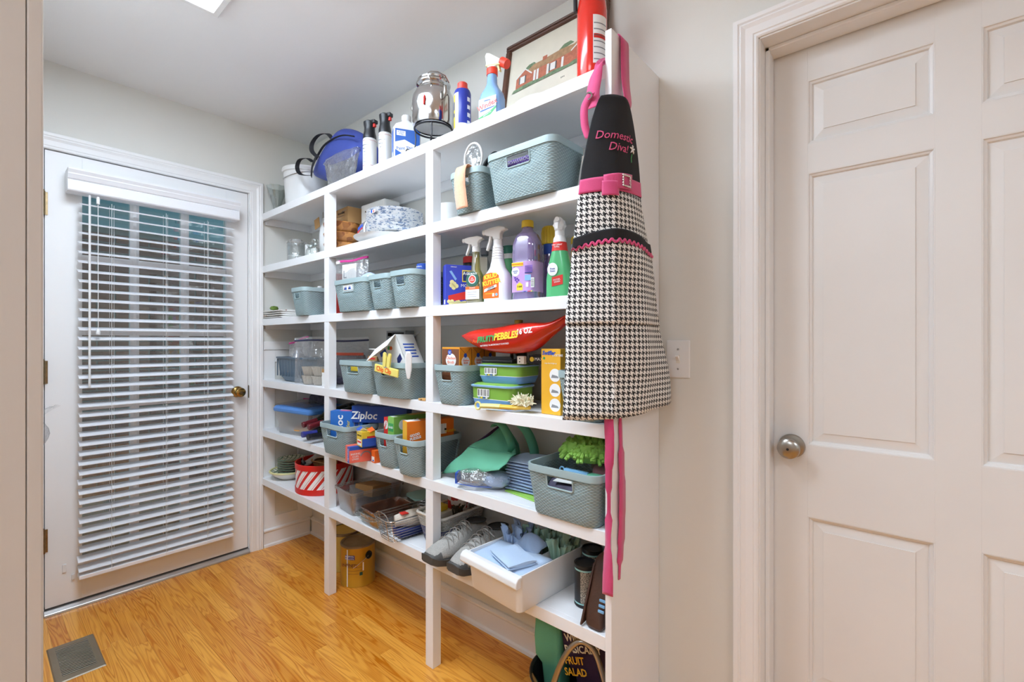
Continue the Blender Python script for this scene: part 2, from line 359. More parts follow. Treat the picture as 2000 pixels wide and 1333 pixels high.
# ---- glass door
def door_glass():
    dd = struct(MB().box(XL - .055, XL - .002, LD0 + .003, .338, .03, LDT - .004).build('door_1', 'trim_paint'))
    X0, X1 = XL - .047, XL - .002
    bx('stile', 'trim_paint', dd, X0, X1, .929, LD1 - .003, .03, LDT - .004, bevel=.0008)
    bx('bottom_rail', 'trim_paint', dd, X0, X1, .338, .929, .03, .194, bevel=.0008)
    bx('top_rail', 'trim_paint', dd, X0, X1, .338, .929, 1.938, LDT - .004, bevel=.0008)
    ys = [(.338, .513), (.548, .721), (.757, .929)]; zs = [(.194, .543), (.569, .888), (.914, 1.234), (1.260, 1.578), (1.604, 1.938)]
    mp = [(-.022, 0), (-.022, 1), (-.008, 1)]
    for a, b2 in ((.513, .548), (.721, .757)):
        c = (a + b2)/2
        MB().prism([(X0 + .006, a), (X1 - .012, a), (X1 - .006, c - .006), (X1 - .006, c + .006), (X1 - .012, b2), (X0 + .006, b2)], .194, 1.938, 'z').build('muntin', 'trim_paint', dd)
    for i in range(4):
        a, b2 = zs[i][1], zs[i+1][0]
        MB().box(X0 + .006, X1 - .008, .338, .929, a, b2).build('muntin', 'trim_paint', dd)
    gp = bpy.data.meshes
    for a, b2 in ys:
        for c, d in zs:
            MB().box(X0 + .018, X0 + .022, a, b2, c, d).build('pane', 'door_glass', dd)
    for z in (1.811, 1.070, .330):
        h = MB().tube([(XL + .009, LD0 - .004, z - .052), (XL + .009, LD0 - .004, z + .052)], .0078, 12).build('hinge', 'old_brass', dd, smooth=True)
        MB().tube([(XL + .009, LD0 - .004, z + .052), (XL + .009, LD0 - .004, z + .058)], .005, 10).build('pin', 'old_brass', h)
        MB().box(XL - .002, XL + .002, LD0 - .0, LD0 + .012, z - .05, z + .05).build('leaf', 'old_brass', h)
    kb = MB().lathe([(0, 0), (.031, 0), (.031, .003), (.027, .008), (.012, .012), (.011, .024), (.017, .03), (.0255, .040), (.027, .05), (.024, .057), (.017, .060), (.006, .0605), (0, .0605)], 28, cap0=False, cap1=False).build('door_knob', 'brass', dd, smooth=True, loc=(XL - .002, .985, .922), rot=(0, R(90), 0))
    kb['label'] = 'polished brass door knob'
    MB().lathe([(0, 0), (.007, 0), (.007, .004), (0, .004)], 12).build('turn_button', 'old_brass', kb, loc=(0, 0, .060))
    bx('strike_plate', 'brass', dd, XL - .001, XL + .003, LD1 - .001, LD1 + .002, .885, .955)
    # hold-down brackets of the blind, left on the door
    bx('bracket', 'white_plastic', dd, XL - .002, XL + .004, .272, .285, .170, .205, bevel=.001)
    bx('bracket', 'white_plastic', dd, XL - .002, XL + .006, .302, .312, .128, .152, bevel=.001)
    return dd
M['door_glass'] = film('door_glass', 'e4ece8', clear=.93, rough=.0)
door1 = door_glass()
struct(bx('trim_6', 'rubber_seal', None, XL - .055, XL - .003, LD0, LD1, .0, .03))
t = MB().prism([(XL - .1, 0), (XL + .022, 0), (XL + .020, .012), (XL + .004, .022), (XL - .1, .024)], LD0 - .002, LD1 + .002, 'y') if False else MB()
t.prism([(XL - .1, .0), (XL + .024, .0), (XL + .022, .010), (XL + .006, .022), (XL - .1, .024)], LD0 - .002, LD1 + .002, 'y')
struct(t.build('trim_7', 'aluminium', bevel=.002))
j = MB(); j.box(XL - .12, XL - .001, LD0 - .015, LD0, 0, LDT + .012); j.box(XL - .12, XL - .001, LD1, LD1 + .015, 0, LDT + .012); j.box(XL - .12, XL - .001, LD0, LD1, LDT, LDT + .012)
struct(j.build('trim_8', 'trim_paint'))
# ---- blind
bl = thing('window_blind', 'white two-inch slat blind with crown valance hanging on glass door', 'blind', (XL, .63, .13))
BX = XL + .052
prof = [(XL + .012, 1.868), (XL + .086, 1.868), (XL + .090, 1.873), (XL + .088, 1.914), (XL + .084, 1.918), (XL + .090, 1.922), (XL + .096, 1.936), (XL + .098, 1.940), (XL + .098, 1.945), (XL + .105, 1.958), (XL + .105, 1.966), (XL + .010, 1.966)]
prof = [(x - XL, z - .13) for x, z in prof]
b = MB(); n = len(prof)
b.rings([[(x, yy, z) for x, z in prof] for yy in (.281 - .63, .966 - .63)]); b.build('valance', 'blind_white', bl)
b = MB().box(.012, .060, .31 - .63, .938 - .63, 1.874 - .13, 1.915 - .13); b.build('head_rail', 'blind_white', bl)
# one slat mesh shared by all slats
sl = MB(); hw = .0253; cu = []
for i in range(7):
    a = -1 + 2*i/6; cu.append((a * hw, .0016 * (1 - a*a)))
sec = [(x, z + .0014) for x, z in cu] + [(x, z - .0014) for x, z in reversed(cu)]
sl.rings([[(x, yy, z) for x, z in sec] for yy in (-.311, .311)])
NS = 39; pitch = (1.815 - .176) / (NS - 1)
s0 = None; rs = random.Random(3)
for i in range(NS):
    z = .176 + .008 + i * pitch - .13
    tilt = R(17 + rs.uniform(-1.2, 1.2))
    if s0 is None: s0 = sl.build('slat', 'blind_white', bl, smooth=30); o = s0
    else: o = s0.copy(); C.objects.link(o)
    o.location = (.052 + rs.uniform(-.001, .001), .0 + rs.uniform(-.003, .003), z); o.rotation_euler = (rs.uniform(-.0015, .0015), tilt, 0)
b = MB().box(.027, .077, -.311, .311, 0.012, .030); b.build('bottom_rail', 'blind_white', bl, bevel=.003, rot=(0, 0, 0))
for yy in (.430, .637, .816):
    for dx in (.078, .026):
        MB().tube([(dx, yy - .63, .02), (dx, yy - .63, 1.71)], .0009, 5).build('ladder_cord', 'white_plastic', bl)
    MB().tube([(.052, yy - .63 + .012, .02), (.052, yy - .63 + .012, 1.71)], .0008, 5).build('lift_cord', 'white_plastic', bl)
MB().tube([(.090, .352 - .63, 1.002 - .13), (.086, .353 - .63, 1.86 - .13)], .0042, 8).build('tilt_wand', 'white_plastic', bl, smooth=True)
MB().tube([(.091, .381 - .63, 1.262 - .13), (.088, .381 - .63, 1.86 - .13)], .0014, 6).build('pull_cord', 'white_plastic', bl)
MB().lathe([(0, 0), (.0075, .001), (.0085, .010), (.006, .022), (.003, .027), (0, .027)], 12).build('tassel', 'white_plastic', bl, loc=(.091, .381 - .63, 1.236 - .13), smooth=True)
MB().lathe([(0, 0), (.006, .001), (.0066, .028), (.004, .034), (0, .034)], 10).build('cord_joiner', 'white_plastic', bl, loc=(.089, .381 - .63, 1.825 - .13), smooth=True)
# ---- porch outside the glass door
mk('brick_red', '8a6a5e', .85, var=.2, vs=14, bump=.4, bs=120); mk('mortar', '8d8a84', .9); mk('porch_teal', '84a3a8', .6); mk('porch_floor', '6b625a', .8); mk('gutter_dark', '3c3a3d', .5)
PX = -4.7
pw = struct(bx('wall_porch', 'mortar', None, PX - .1, PX, -.6, 3.4, -.2, 2.078))
b0 = None
for r_ in range(27):
    z = .04 + r_ * .0755
    for c_ in range(11):
        yy = .42 + c_ * .213 + (.1065 if r_ % 2 else 0)
        if yy > 2.5: continue
        if b0 is None: b0 = MB().box(-.01, .0065, -.101, .101, -.0325, .0325).build('brick', 'brick_red', pw, bevel=.003, segs=1); o = b0
        else: o = b0.copy(); C.objects.link(o)
        o.location = (PX + rs.uniform(-.0015, .0015), yy, z)
struct(bx('ceiling_porch', 'porch_teal', None, -7.2, XL - .35, -1.0, 4.5, 2.62, 2.68))
struct(bx('trim_9', 'porch_teal', None, PX - .02, PX + .03, -.6, 3.4, 2.078, 2.62))
struct(bx('floor_porch', 'porch_floor', None, -7, XL - .12, -2, 5, -.26, -.2))
# ---- floor register
vx0, vx1, vy0, vy1 = -2.561, -2.275, .196, .334
reg = thing('floor_register', 'bronze metal floor vent register set in the oak boards by glass door', 'vent', ((vx0+vx1)/2, (vy0+vy1)/2, 0))
hx, hy = (vx1-vx0)/2, (vy1-vy0)/2
b = MB()
def rr(i, z, e=0): return [(-hx+i, -hy+i, z), (hx-i, -hy+i, z), (hx-i, hy-i, z), (-hx+i, hy-i, z)]
def r2(ix, iy, z): return [(-hx+ix, -hy+iy, z), (hx-ix, -hy+iy, z), (hx-ix, hy-iy, z), (-hx+ix, hy-iy, z)]
b.rings([rr(0, .0005), rr(.004, .004), r2(.034, .022, .005), r2(.034, .022, .0012)], False, False); b.build('frame', 'bronze_vent', reg)
MB().box(-hx+.03, hx-.03, -hy+.02, hy-.02, .0004, .0008).build('gap_shade', 'shade_black', reg)  # near-black sheet painting the shade in the gaps below the louvers
nb = 19; mk('louver_glint', 'b9b0a2', .35, .4)  # paler than the frame: whitish glint of the louvers put into the colour
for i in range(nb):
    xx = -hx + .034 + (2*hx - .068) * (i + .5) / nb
    MB().prism([(xx - .0012, .0012), (xx + .0008, .0012), (xx + .0030, .0050), (xx - .0022, .0050)], -hy + .022, hy - .022, 'y').build('louver', 'louver_glint', reg)
# ---- pantry ceiling lamp, plus two unseen fill lamps added in the hall
def lamp(name, label, x0, x1, y0, y1, e, col=(.86, 1.0, 1.17, 1)):
    t = thing(name, label, 'light', ((x0+x1)/2, (y0+y1)/2, ZC)); a, c = (x1-x0)/2, (y1-y0)/2
    b = MB()
    def q(i, z): return [(-a+i, -c+i, z), (a-i, -c+i, z), (a-i, c-i, z), (-a+i, c-i, z)]
    b.rings([q(0, 0), q(.001, -.012), q(.004, -.016), q(.022, -.016), q(.025, -.013)], False, False); b.build('frame', 'white_plastic', t)
    m, nt, bs = _new(name + '_diffuser'); bs.inputs['Base Color'].default_value = (.9, .9, .9, 1)
    bs.inputs['Emission Color'].default_value = col; bs.inputs['Emission Strength'].default_value = e
    MB().box(-a+.025, a-.025, -c+.025, c-.025, -.0135, -.011).build('diffuser', m, t)
    return t
lamp('ceiling_light', 'flush white-framed ceiling light panel lit over the pantry floor', -1.992, -.772, .076, .614, PANTRY_LAMP)
lamp('ceiling_light', 'large square ceiling fill light added unseen in the hall', 1.2, 2.0, -.7, .1, HALL_FILL, (.86, 1.0, 1.17, 1))  # unseen fill added to brighten faces turned toward the hall
lamp('ceiling_light', 'square fill light added unseen in the hall behind the opening', -.5, .3, -1.6, -.8, HALL_FILL)  # unseen fill added to even out the light on the shelf fronts
# ================================================================ SHELVING
XE0, XE1 = -.626, -.607
sh = thing('shelving_unit', 'white painted wooden shelving unit with six long shelves along the wall', 'shelf', ((XL + XE0)/2, (YS + YB)/2, 0))
ox, oy = (XL + XE0)/2, (YS + YB)/2
def sb(name, x0, x1, y0, y1, z0, z1, bevel=.0012): return bx(name, 'shelf_paint', sh, x0 - ox, x1 - ox, y0 - oy, y1 - oy, z0, z1, bevel=bevel)
for z in [q - .0008 for q in SZ]:
    sb('shelf_board', XL + .003, XE0, YS + .0195, YB - .001, z - .0195, z)
    sb('edge_strip', XL + .003, XE0, YS, YS + .019, z - .038, z)
    sb('cleat', XL + .003, XE0, YB - .02, YB - .001, z - .0195 - .04, z - .0195)
    sb('cleat', XL + .003, XL + .02, YS + .0195, YB - .02, z - .0195 - .04, z - .0195)
for x0, x1 in ((-2.143, -2.099), (-1.380, -1.338)):
    prev = 0
    for z in [q - .0008 for q in SZ]:
        sb('post', x0, x1, YS + .0005, YS + .039, prev, z - .038); prev = z
sb('end_panel', XE0, XE1, YS, YB - .001, 0, 2.036)
# ================================================================ BUILDERS FOR THE STORED THINGS
def weave_mat(name, col, dark):
    """moulded jute-weave plastic: relief, and crevice shade in the colour, in basket UV metres"""
    m, nt, b = _new(name); N, Lk = nt.nodes, nt.links
    uv = N.new('ShaderNodeUVMap'); uv.uv_map = 'UVMap'; sp = N.new('ShaderNodeSeparateXYZ'); Lk.new(uv.outputs[0], sp.inputs[0])
    no = N.new('ShaderNodeTexNoise'); no.inputs['Scale'].default_value = 70; Lk.new(uv.outputs[0], no.inputs['Vector'])
    px = .0085
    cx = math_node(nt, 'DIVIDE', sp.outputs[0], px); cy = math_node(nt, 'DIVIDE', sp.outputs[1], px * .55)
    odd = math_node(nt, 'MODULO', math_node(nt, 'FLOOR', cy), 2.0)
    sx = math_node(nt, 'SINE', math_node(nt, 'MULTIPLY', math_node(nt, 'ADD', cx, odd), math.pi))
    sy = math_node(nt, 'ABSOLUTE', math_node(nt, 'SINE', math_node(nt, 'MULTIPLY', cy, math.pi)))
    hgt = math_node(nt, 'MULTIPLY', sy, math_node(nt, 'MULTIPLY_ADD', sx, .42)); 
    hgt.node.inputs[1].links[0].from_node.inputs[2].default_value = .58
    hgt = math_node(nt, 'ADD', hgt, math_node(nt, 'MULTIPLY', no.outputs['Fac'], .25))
    bp = N.new('ShaderNodeBump'); bp.inputs['Strength'].default_value = .9; bp.inputs['Distance'].default_value = .0022
    Lk.new(hgt, bp.inputs['Height']); Lk.new(bp.outputs[0], b.inputs['Normal'])
    Lk.new(mix_col(nt, hgt, lin(dark), lin(col)), b.inputs['Base Color']); b.inputs['Roughness'].default_value = .5  # low spots of the weave mixed darker as painted crevice shade
    return m
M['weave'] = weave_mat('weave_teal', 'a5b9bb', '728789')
mk('teal_plastic', 'a0b4b6', .42, var=.02)
def basket(label, cx, yf, z, w, d, h=.14, rz=0, hole=True, group='teal woven plastic baskets'):
    """tapered storage basket; (cx, yf) = middle of the front rim; holes in front and back"""
    a = R(rz); t = thing('storage_basket', label, 'basket', (cx - math.sin(a) * d/2, yf + math.cos(a) * d/2, z), rz, group)
    n = 6; tp = .015; hr = h - .019
    hwid = min(.056, w * .33) if w < .2 else .09
    def ring(k): # k 0 base .. 1 under rim
        ww, dd, rr_ = w - 2*tp*(1-k) - .006, d - 2*tp*(1-k) - .006, .030
        base = rrect(ww, dd, rr_, n); out = []
        # subdivide the two long straight runs so that the grips can be cut
        for i, p in enumerate(base):
            out.append(p)
            q = base[(i + 1) % len(base)]
            if i in (2*(n+1) - 1 - (n+1), 4*(n+1) - 1 - (n+1)) or (p[1] == q[1]): pass
            if abs(p[1] - q[1]) < 1e-9:      # front/back run
                sgn = 1 if q[0] > p[0] else -1
                for f in (-1, -.5, 0, .5, 1): out.append((sgn * f * hwid/2, p[1]))
        return out
    ks = [0, .03, .25, .5, .70, .95, 1.0]
    b = MB(); o = 0; rings_ = [ring(k) for k in ks]; nn = len(rings_[0])
    per = [0]
    for i in range(nn):
        p, q = rings_[-1][i], rings_[-1][(i+1) % nn]; per.append(per[-1] + math.hypot(q[0]-p[0], q[1]-p[1]))
    for kk, rg_ in zip(ks, rings_):
        for i in range(nn + 1):
            p = rg_[i % nn]; s_ = .986 if kk == 0 else 1
            b.v.append((p[0]*s_, p[1]*s_, kk * hr)); b.uv[len(b.v)-1] = (per[i], kk * hr)
    for j in range(len(ks) - 1):
        for i in range(nn):
            p = rings_[j][i]; q = rings_[j][(i+1) % nn]
            isrun = abs(p[1]-q[1]) < 1e-9 and max(abs(p[0]), abs(q[0])) < hwid/2 + 1e-6
            if hole and isrun and j == 4: continue
            w1 = nn + 1
            b.f.append((j*w1 + i, j*w1 + i + 1, (j+1)*w1 + i + 1, (j+1)*w1 + i)); b.m.append(0)
    b.f.append(tuple(reversed(range(nn)))); b.m.append(0)
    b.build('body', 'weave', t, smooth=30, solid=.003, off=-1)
    # rolled rim
    r1 = rrect(w, d, .034, n); r0 = rrect(w - .012, d - .012, .030, n)
    e = MB(); e.rings([[(x, y, h-.021) for x, y in rrect(w-.007, d-.007, .031, n)], [(x, y, h-.020) for x, y in r1], [(x, y, h-.003) for x, y in r1], [(x*.996, y*.996, h) for x, y in r1], [(x, y, h) for x, y in r0], [(x, y, h-.021) for x, y in r0]], False, False)
    e.build('rim', 'teal_plastic', t, smooth=25)
    if hole:
        for sg in (-1, 1):
            yy0 = sg * (d/2 - .003 - tp*.3); yy1 = sg * (d/2 - .003 - tp*.05)
            pts = [(-hwid/2, yy1, .95*hr), (-hwid/2, yy0, .73*hr), (-hwid/2+.006, yy0, .70*hr), (hwid/2-.006, yy0, .70*hr), (hwid/2, yy0, .73*hr), (hwid/2, yy1, .95*hr)]
            MB().tube(pts, .0028, 6).build('grip', 'teal_plastic', t, smooth=True)
    return t
def sm(pts, k=5):
    """Catmull-Rom through the points"""
    P_ = [Vector(p) for p in pts]; o = []
    for i in range(len(P_) - 1):
        a, b, c, d = P_[max(i-1, 0)], P_[i], P_[i+1], P_[min(i+2, len(P_)-1)]
        for j in range(k):
            t = j/k; o.append(.5*((2*b) + (c-a)*t + (2*a-5*b+4*c-d)*t*t + (3*b-a-3*c+d)*t**3))
    return o + [P_[-1]]
def ribbon(pts, w, side, k=5):
    """flat band along a smoothed path; side = width direction (one vector, or one per point)"""
    q = sm(pts, k); n = len(q)
    sd = sm(side, k) if isinstance(side[0], (tuple, list)) else [Vector(side)] * n
    b = MB(); b.sheet(lambda a, v: q[min(n-1, round(a*(n-1)))] + sd[min(n-1, round(a*(n-1)))].normalized() * (v-.5) * (w[min(len(w)-1, int(a*len(w)))] if isinstance(w, list) else w), n-1, 2); return b
def boxed(name, label, cat, c, d, m, rz=0, group=None, bevel=.0012, rx=0, ry=0):
    """carton: c = centre of the base, d = (width, depth, height)"""
    t = thing(name, label, cat, c, rz, group, rx, ry)
    bx('carton', m, t, -d[0]/2, d[0]/2, -d[1]/2, d[1]/2, 0, d[2], bevel=bevel); t['d'] = d
    return t
def fp(t, name, m, x0, x1, z0, z1, k=1):
    """printed patch on the front, in fractions of the carton's width and height"""
    w, d, h = t['d']; return plate(name, m, t, (x0-.5)*w, (x1-.5)*w, z0*h, z1*h, -d/2, .0004*k)
def sp(t, name, m, y0, y1, z0, z1, k=1):
    w, d, h = t['d']; return MB().box(w/2, w/2 + .0004*k, (y0-.5)*d, (y1-.5)*d, z0*h, z1*h).build(name, m, t)
def tp(t, name, m, x0, x1, y0, y1, k=1):
    w, d, h = t['d']; return MB().box((x0-.5)*w, (x1-.5)*w, (y0-.5)*d, (y1-.5)*d, h, h + .0004*k).build(name, m, t)
def ft(t, s, size, m, x, z, k=2, **kw):
    w, d, h = t['d']; return text(s, size, m, t, ((x-.5)*w, -d/2 - .0004*k, z*h), (90, 0, 0), **kw)
def stx(t, s, size, m, y, z, k=2, **kw):
    w, d, h = t['d']; return text(s, size, m, t, (w/2 + .0004*k, (y-.5)*d, z*h), (90, kw.pop('roll', 0), 90), **kw)
def loft(sections, n=6):
    """rounded-rectangle sections (z, w, d, r[, ox, oy]) -> MB"""
    rs = []
    for s in sections:
        z, w, d, r = s[:4]; ox, oy = (s[4], s[5]) if len(s) > 4 else (0, 0)
        r = min(r, w/2 - 1e-4, d/2 - 1e-4); rs.append([(x + ox, y + oy, z) for x, y in rrect(w, d, r, n)])
    return MB().rings(rs)
def trigger(t, z, m, s=1, flip=1, nozzle=None):
    """spray trigger head standing on a bottle neck at height z; nose to local -X (flip=-1: +X)"""
    f = -flip
    P_ = lambda L: [(f * x * s, zz * s + z) for x, zz in L]
    def pr(L, w):
        L = P_(L); L = L if f > 0 else L[::-1]
        return MB().prism(L, -w * s, w * s, 'y')
    MB().lathe([(.0145*s, z), (.0145*s, z + .018*s), (.012*s, z + .022*s)], 18).build('collar', nozzle or m, t, smooth=25)
    h = pr([(-.014, .020), (.014, .020), (.016, .030), (.040, .036), (.048, .042), (.048, .056), (.030, .060), (-.010, .062), (-.030, .056), (-.036, .048), (-.020, .044), (-.013, .036)], .0095).build('sprayer_head', m, t, bevel=.003*s)
    pr([(.024, .034), (.031, .035), (.034, .020), (.040, .004), (.044, -.010), (.040, -.012), (.033, .002), (.026, .020)], .0065).build('trigger', m, t, bevel=.002*s)
    MB().tube([(f*.046*s, 0, z + .049*s), (f*.058*s, 0, z + .049*s)], .0085*s, 12).build('nozzle', nozzle or m, t, smooth=25)
    return h
def folded_cloth(name, label, cat, c, w, d, h, m, layers=4, rz=0, group=None, seed=0):
    t = thing(name, label, cat, c, rz, group); rg_ = random.Random(seed); lh = h / layers
    for i in range(layers):
        ww, dd = w * rg_.uniform(.95, 1), d * rg_.uniform(.95, 1); ph = rg_.uniform(0, 6)
        b = MB(); rs = []
        for k in range(9):
            y = -dd/2 + dd * k/8; e = math.sin(math.pi * k/8) ** .25 if 0 < k < 8 else .35
            zt = lh * (.5 + .5*e) - .0008; zb = lh * (.5 - .5*e) + .0004
            row = []
            for j in range(8):
                x = -ww/2 + ww*j/7; row.append((x, y, i*lh + zt + .0012*math.sin(ph + j*1.3 + k*.8) * (1 if i == layers-1 else .3)))
            row2 = [(x, y, i*lh + zb) for x, y, _ in reversed(row)]
            rs.append(row + row2)
        b.rings(rs); b.build('fold', m, t, smooth=True)
    return t
def zip_bag(name, label, c, w, h, col, rz=0, tilt=0, th=.02, film_m='bag_film', seed=1, zipm=None, group=None, cat='plastic bag', lean=0):
    """clear zip bag standing on its lower edge: two wrinkled films and a coloured zip"""
    t = thing(name, label, cat, c, rz, group, rx=tilt, ry=lean); rg_ = random.Random(seed); ph = [rg_.uniform(0, 6) for _ in range(6)]
    for sg in (-1, 1):
        def fn(a, b_):
            e = math.sin(math.pi*a)**.6 * math.sin(math.pi*min(1, b_*1.15))**.7 if 0 < a < 1 and b_*1.15 < 1 else 0
            return ((a-.5)*w, sg*(th*e + .0006) + .004*math.sin(ph[0]+9*a+4*b_)*math.sin(math.pi*b_), b_*h + .003*math.sin(ph[1]+8*a)*b_)
        MB().sheet(fn, 14, 12).build('film', film_m, t, smooth=True)
    if zipm:
        MB().tube([((a/12-.5)*w, 0, h*.93 + .003*math.sin(ph[1]+8*a/12)) for a in range(13)], .0035, 6, flat=1.6).build('zip', zipm, t)
    return t
mk('pink_zip', 'e0409a', .4); mk('dark_zip', '3a3f5c', .4); mk('kraft', 'b28a5a', .8, var=.06); mk('white_card', 'ecebe8', .6); mk('paper_white', 'f0efeb', .7)
mk('ink_black', '1d1d20', .6); mk('ink_grey', '8d8f93', .6); mk('ink_white', 'f4f4f2', .6); mk('ink_red', 'd8322a', .5); mk('ink_blue', '2f57b8', .5); mk('ink_navy', '24306b', .5); mk('ink_yellow', 'f2d23c', .5); mk('ink_green', '3f9b57', .5); mk('ink_orange', 'ee6a23', .5); mk('ink_pink', 'e45a8c', .5)
M['bag_film'] = film('bag_film', 'f8f8f9', clear=.92, rough=.1, wrinkle=.8, ws=40, milky=.05)
M['clear_pet'] = film('clear_pet', 'f2f4f4', clear=.90, rough=.06, wrinkle=.5, ws=25, milky=.03)
M['clear_glass'] = film('clear_glass', 'eef2f0', clear=.88, rough=.03, wrinkle=.3, ws=40, milky=.02)
M['frosted'] = film('frosted', 'f2f1f0', clear=.93, rough=.3, milky=.10)
# ================================================================ TOP SHELF
Z = SZ[5]
# glass vase
t = thing('glass_vase', 'clear fluted crystal vase at the far left of the top shelf', 'vase', (-2.815, 1.172, Z))
wob = lambda a, z: 1 + .08 * math.cos(9*a + 18*z) * min(1, z*12 + .2)
MB().lathe([(.026, 0), (.030, .004), (.018, .018), (.022, .05), (.032, .09), (.046, .135), (.056, .158), (.053, .158), (.043, .133), (.029, .09), (.018, .05), (.0, .03)], 54, wob=wob, cap1=False).build('bowl', 'clear_glass', t, smooth=True)
# white bucket
t = thing('bucket', 'white round plastic bucket with rolled rim on the top shelf', 'bucket', (-2.635, 1.257, Z))
MB().lathe([(.100, 0), (.104, .003), (.116, .19), (.116, .20), (.124, .203), (.1255, .216), (.1235, .226), (.117, .228), (.113, .222), (.099, .006), (0, .006)], 40, cap1=False).build('body', 'white_plastic', t, smooth=True)
MB().tube([(.118*math.cos(a), .118*math.sin(a), .196 - .03*math.sin(a)**2) for a in [math.pi + math.pi*i/16 for i in range(17)]], .002, 6).build('bail', 'chrome_wire', t)
# blue duffel bag
mk('nylon_blue', '3f4f9e', .6, var=.08, vs=20, bump=.25, bs=260); mk('strap_black', '222226', .7, bump=.3, bs=500)
t = thing('duffel_bag', 'soft blue nylon bag with black straps leaning on the top shelf', 'bag', (-2.19, 1.262, Z))
rs = []
for i in range(19):
    a = i/18; x = -.285 + .57*a; e = math.sin(math.pi*min(max(.02 + .96*a, .04), .97))**.38
    zb = .012 + .13*(1-a)**1.6; zt = zb + (.115 + .175*min(1, a*1.9)) * e * (1 - .15*max(0, a-.7)); zc, hh = (zb+zt)/2, (zt-zb)/2; ring = []
    for k in range(22):
        q = 2*math.pi*k/22; w_ = 1 + .035*math.sin(4*q + 9*a) + .02*math.sin(11*a+3*q); cq, sq = math.cos(q), math.sin(q)
        ring.append((x - .03*sq*(1-a), .098*e*math.copysign(abs(cq)**.75, cq)*w_ * (1 - .25*max(0, sq)), zc + hh*math.copysign(abs(sq)**.75, sq)*w_))
    rs.append(ring)
MB().rings(rs).build('body', 'nylon_blue', t, smooth=60, sub=1)
MB().tube(sm([(-.17, -.085, .205), (-.08, -.092, .245), (.02, -.094, .255), (.12, -.094, .245), (.2, -.085, .22)]), .006, 6, flat=.5).build('zipper', 'strap_black', t)
ribbon([(-.12, -.10, .20), (-.15, -.115, .235), (-.145, -.115, .275), (-.10, -.105, .305), (-.04, -.09, .300), (-.02, -.075, .275)], .022, (.35, .8, .2)).build('handle', 'strap_black', t, solid=.002)
ribbon([(-.20, -.10, .125), (-.275, -.115, .145), (-.315, -.115, .19), (-.295, -.11, .228), (-.23, -.10, .222), (-.20, -.085, .20)], .022, (.2, .9, .2)).build('handle', 'strap_black', t, solid=.002)
ribbon([(-.20, -.094, .12), (-.165, -.106, .16), (-.12, -.108, .20)], .02, (-.6, 0, .8)).build('webbing', 'strap_black', t, solid=.002)
# clear plastic tub in front
t = thing('plastic_tub', 'crumpled clear plastic tub in front of the blue bag', 'tub', (-2.030, 1.137, Z))
wb = lambda a, z: 1 + .035*math.sin(7*a + 30*z) + .03*math.sin(11*a)
MB().lathe([(.085, .0), (.092, .003), (.108, .05), (.122, .10), (.128, .118), (.126, .120), (.105, .05), (.088, .004)], 40, cap1=False, sx=1.15, sy=.24, wob=wb).build('shell', 'clear_pet', t, smooth=True)
MB().lathe([(.128, .118), (.138, .120), (.138, .124), (.126, .123)], 40, cap0=False, cap1=False, sx=1.15, sy=.24, wob=wb).build('lip', 'clear_pet', t, smooth=True)
# two spray paint cans
mk('label_silver', 'dad9d8', .35, .2); mk('label_pinkgrey', 'c9a9a6', .5)
def paint_can(label, x, y, h, r, rz):
    t = thing('spray_can', label, 'spray can', (x, y, Z), rz, 'spray paint cans')
    MB().lathe([(r*.9, 0), (r, .004), (r, h*.62), (r*.96, h*.64), (r*.93, h*.645)], 26, cap1=True).build('can', 'label_silver', t, smooth=30)
    MB().lathe([(r*1.006, h*.585), (r*1.006, h*.60)], 26, cap0=False, cap1=False).build('band', 'label_pinkgrey', t, smooth=30)
    MB().lathe([(r*1.006, h*.10), (r*1.006, h*.115)], 26, cap0=False, cap1=False).build('band', 'label_pinkgrey', t, smooth=30)
    b = MB(); b.lathe([(r*.98, h*.645), (r*.97, h*.70), (r*.80, h*.80), (r*.78, h*.86), (r*.88, h*.93), (r*.9, h*.97), (r*.6, h), (0, h)], 26, cap0=False, cap1=False); b.build('comfort_cap', 'black_plastic', t, smooth=True)
    MB().box(.2*r, 1.25*r, -.42*r, .42*r, h*.93, h*1.0).build('trigger_hood', 'black_plastic', t, bevel=.003)
    MB().box(.62*r, 1.12*r, -.2*r, .2*r, h*.865, h*.925).build('trigger_tip', 'ink_red', t, bevel=.001)
    for i in range(6):
        text(['MULTI-PURPOSE', 'SPRAY PAINT', 'GLOSS', '----------', '-------', '12 OZ'][i], r*.17, 'ink_grey', t, (0, -r - .0006, h*(.50 - .065*i)), (90, 0, 0), bend=r)
    return t
paint_can('white spray paint can with black cap beside the blue bag', -1.815, 1.150, .226, .0295, 15)
paint_can('taller white spray paint can with black cap beside the paint thinner', -1.732, 1.172, .240, .0275, 20)
# paint thinner
mk('label_blue', '3b66b4', .4)
t = thing('paint_thinner_jug', 'white rectangular jug of paint thinner with blue label and white cap', 'jug', (-1.605, 1.190, Z), 62)
w_, d_ = .112, .062
loft([(0, w_-.006, d_-.006, .01), (.004, w_, d_, .012), (.135, w_, d_, .012), (.152, w_*.82, d_*.86, .012), (.166, .05, .042, .02), (.172, .036, .036, .017), (.178, .036, .036, .017)]).build('body', 'white_plastic', t, smooth=30)
MB().lathe([(.0195, .176), (.0195, .194), (.017, .197), (0, .197)], 24).build('cap', 'white_plastic', t, smooth=25)
plate('label', 'ink_white', t, -w_/2+.006, w_/2-.006, .008, .128, -d_/2, .0006)
plate('label_band', 'label_blue', t, 0, 0, 0, 0, -d_/2 - .0006, .0005, poly=[(-.050, .072), (-.012, .086), (.050, .060), (.050, .128), (-.050, .128)])
plate('label_band', 'label_blue', t, 0, 0, 0, 0, -d_/2 - .0006, .0005, poly=[(-.050, .008), (-.018, .008), (-.018, .026), (-.050, .042)])
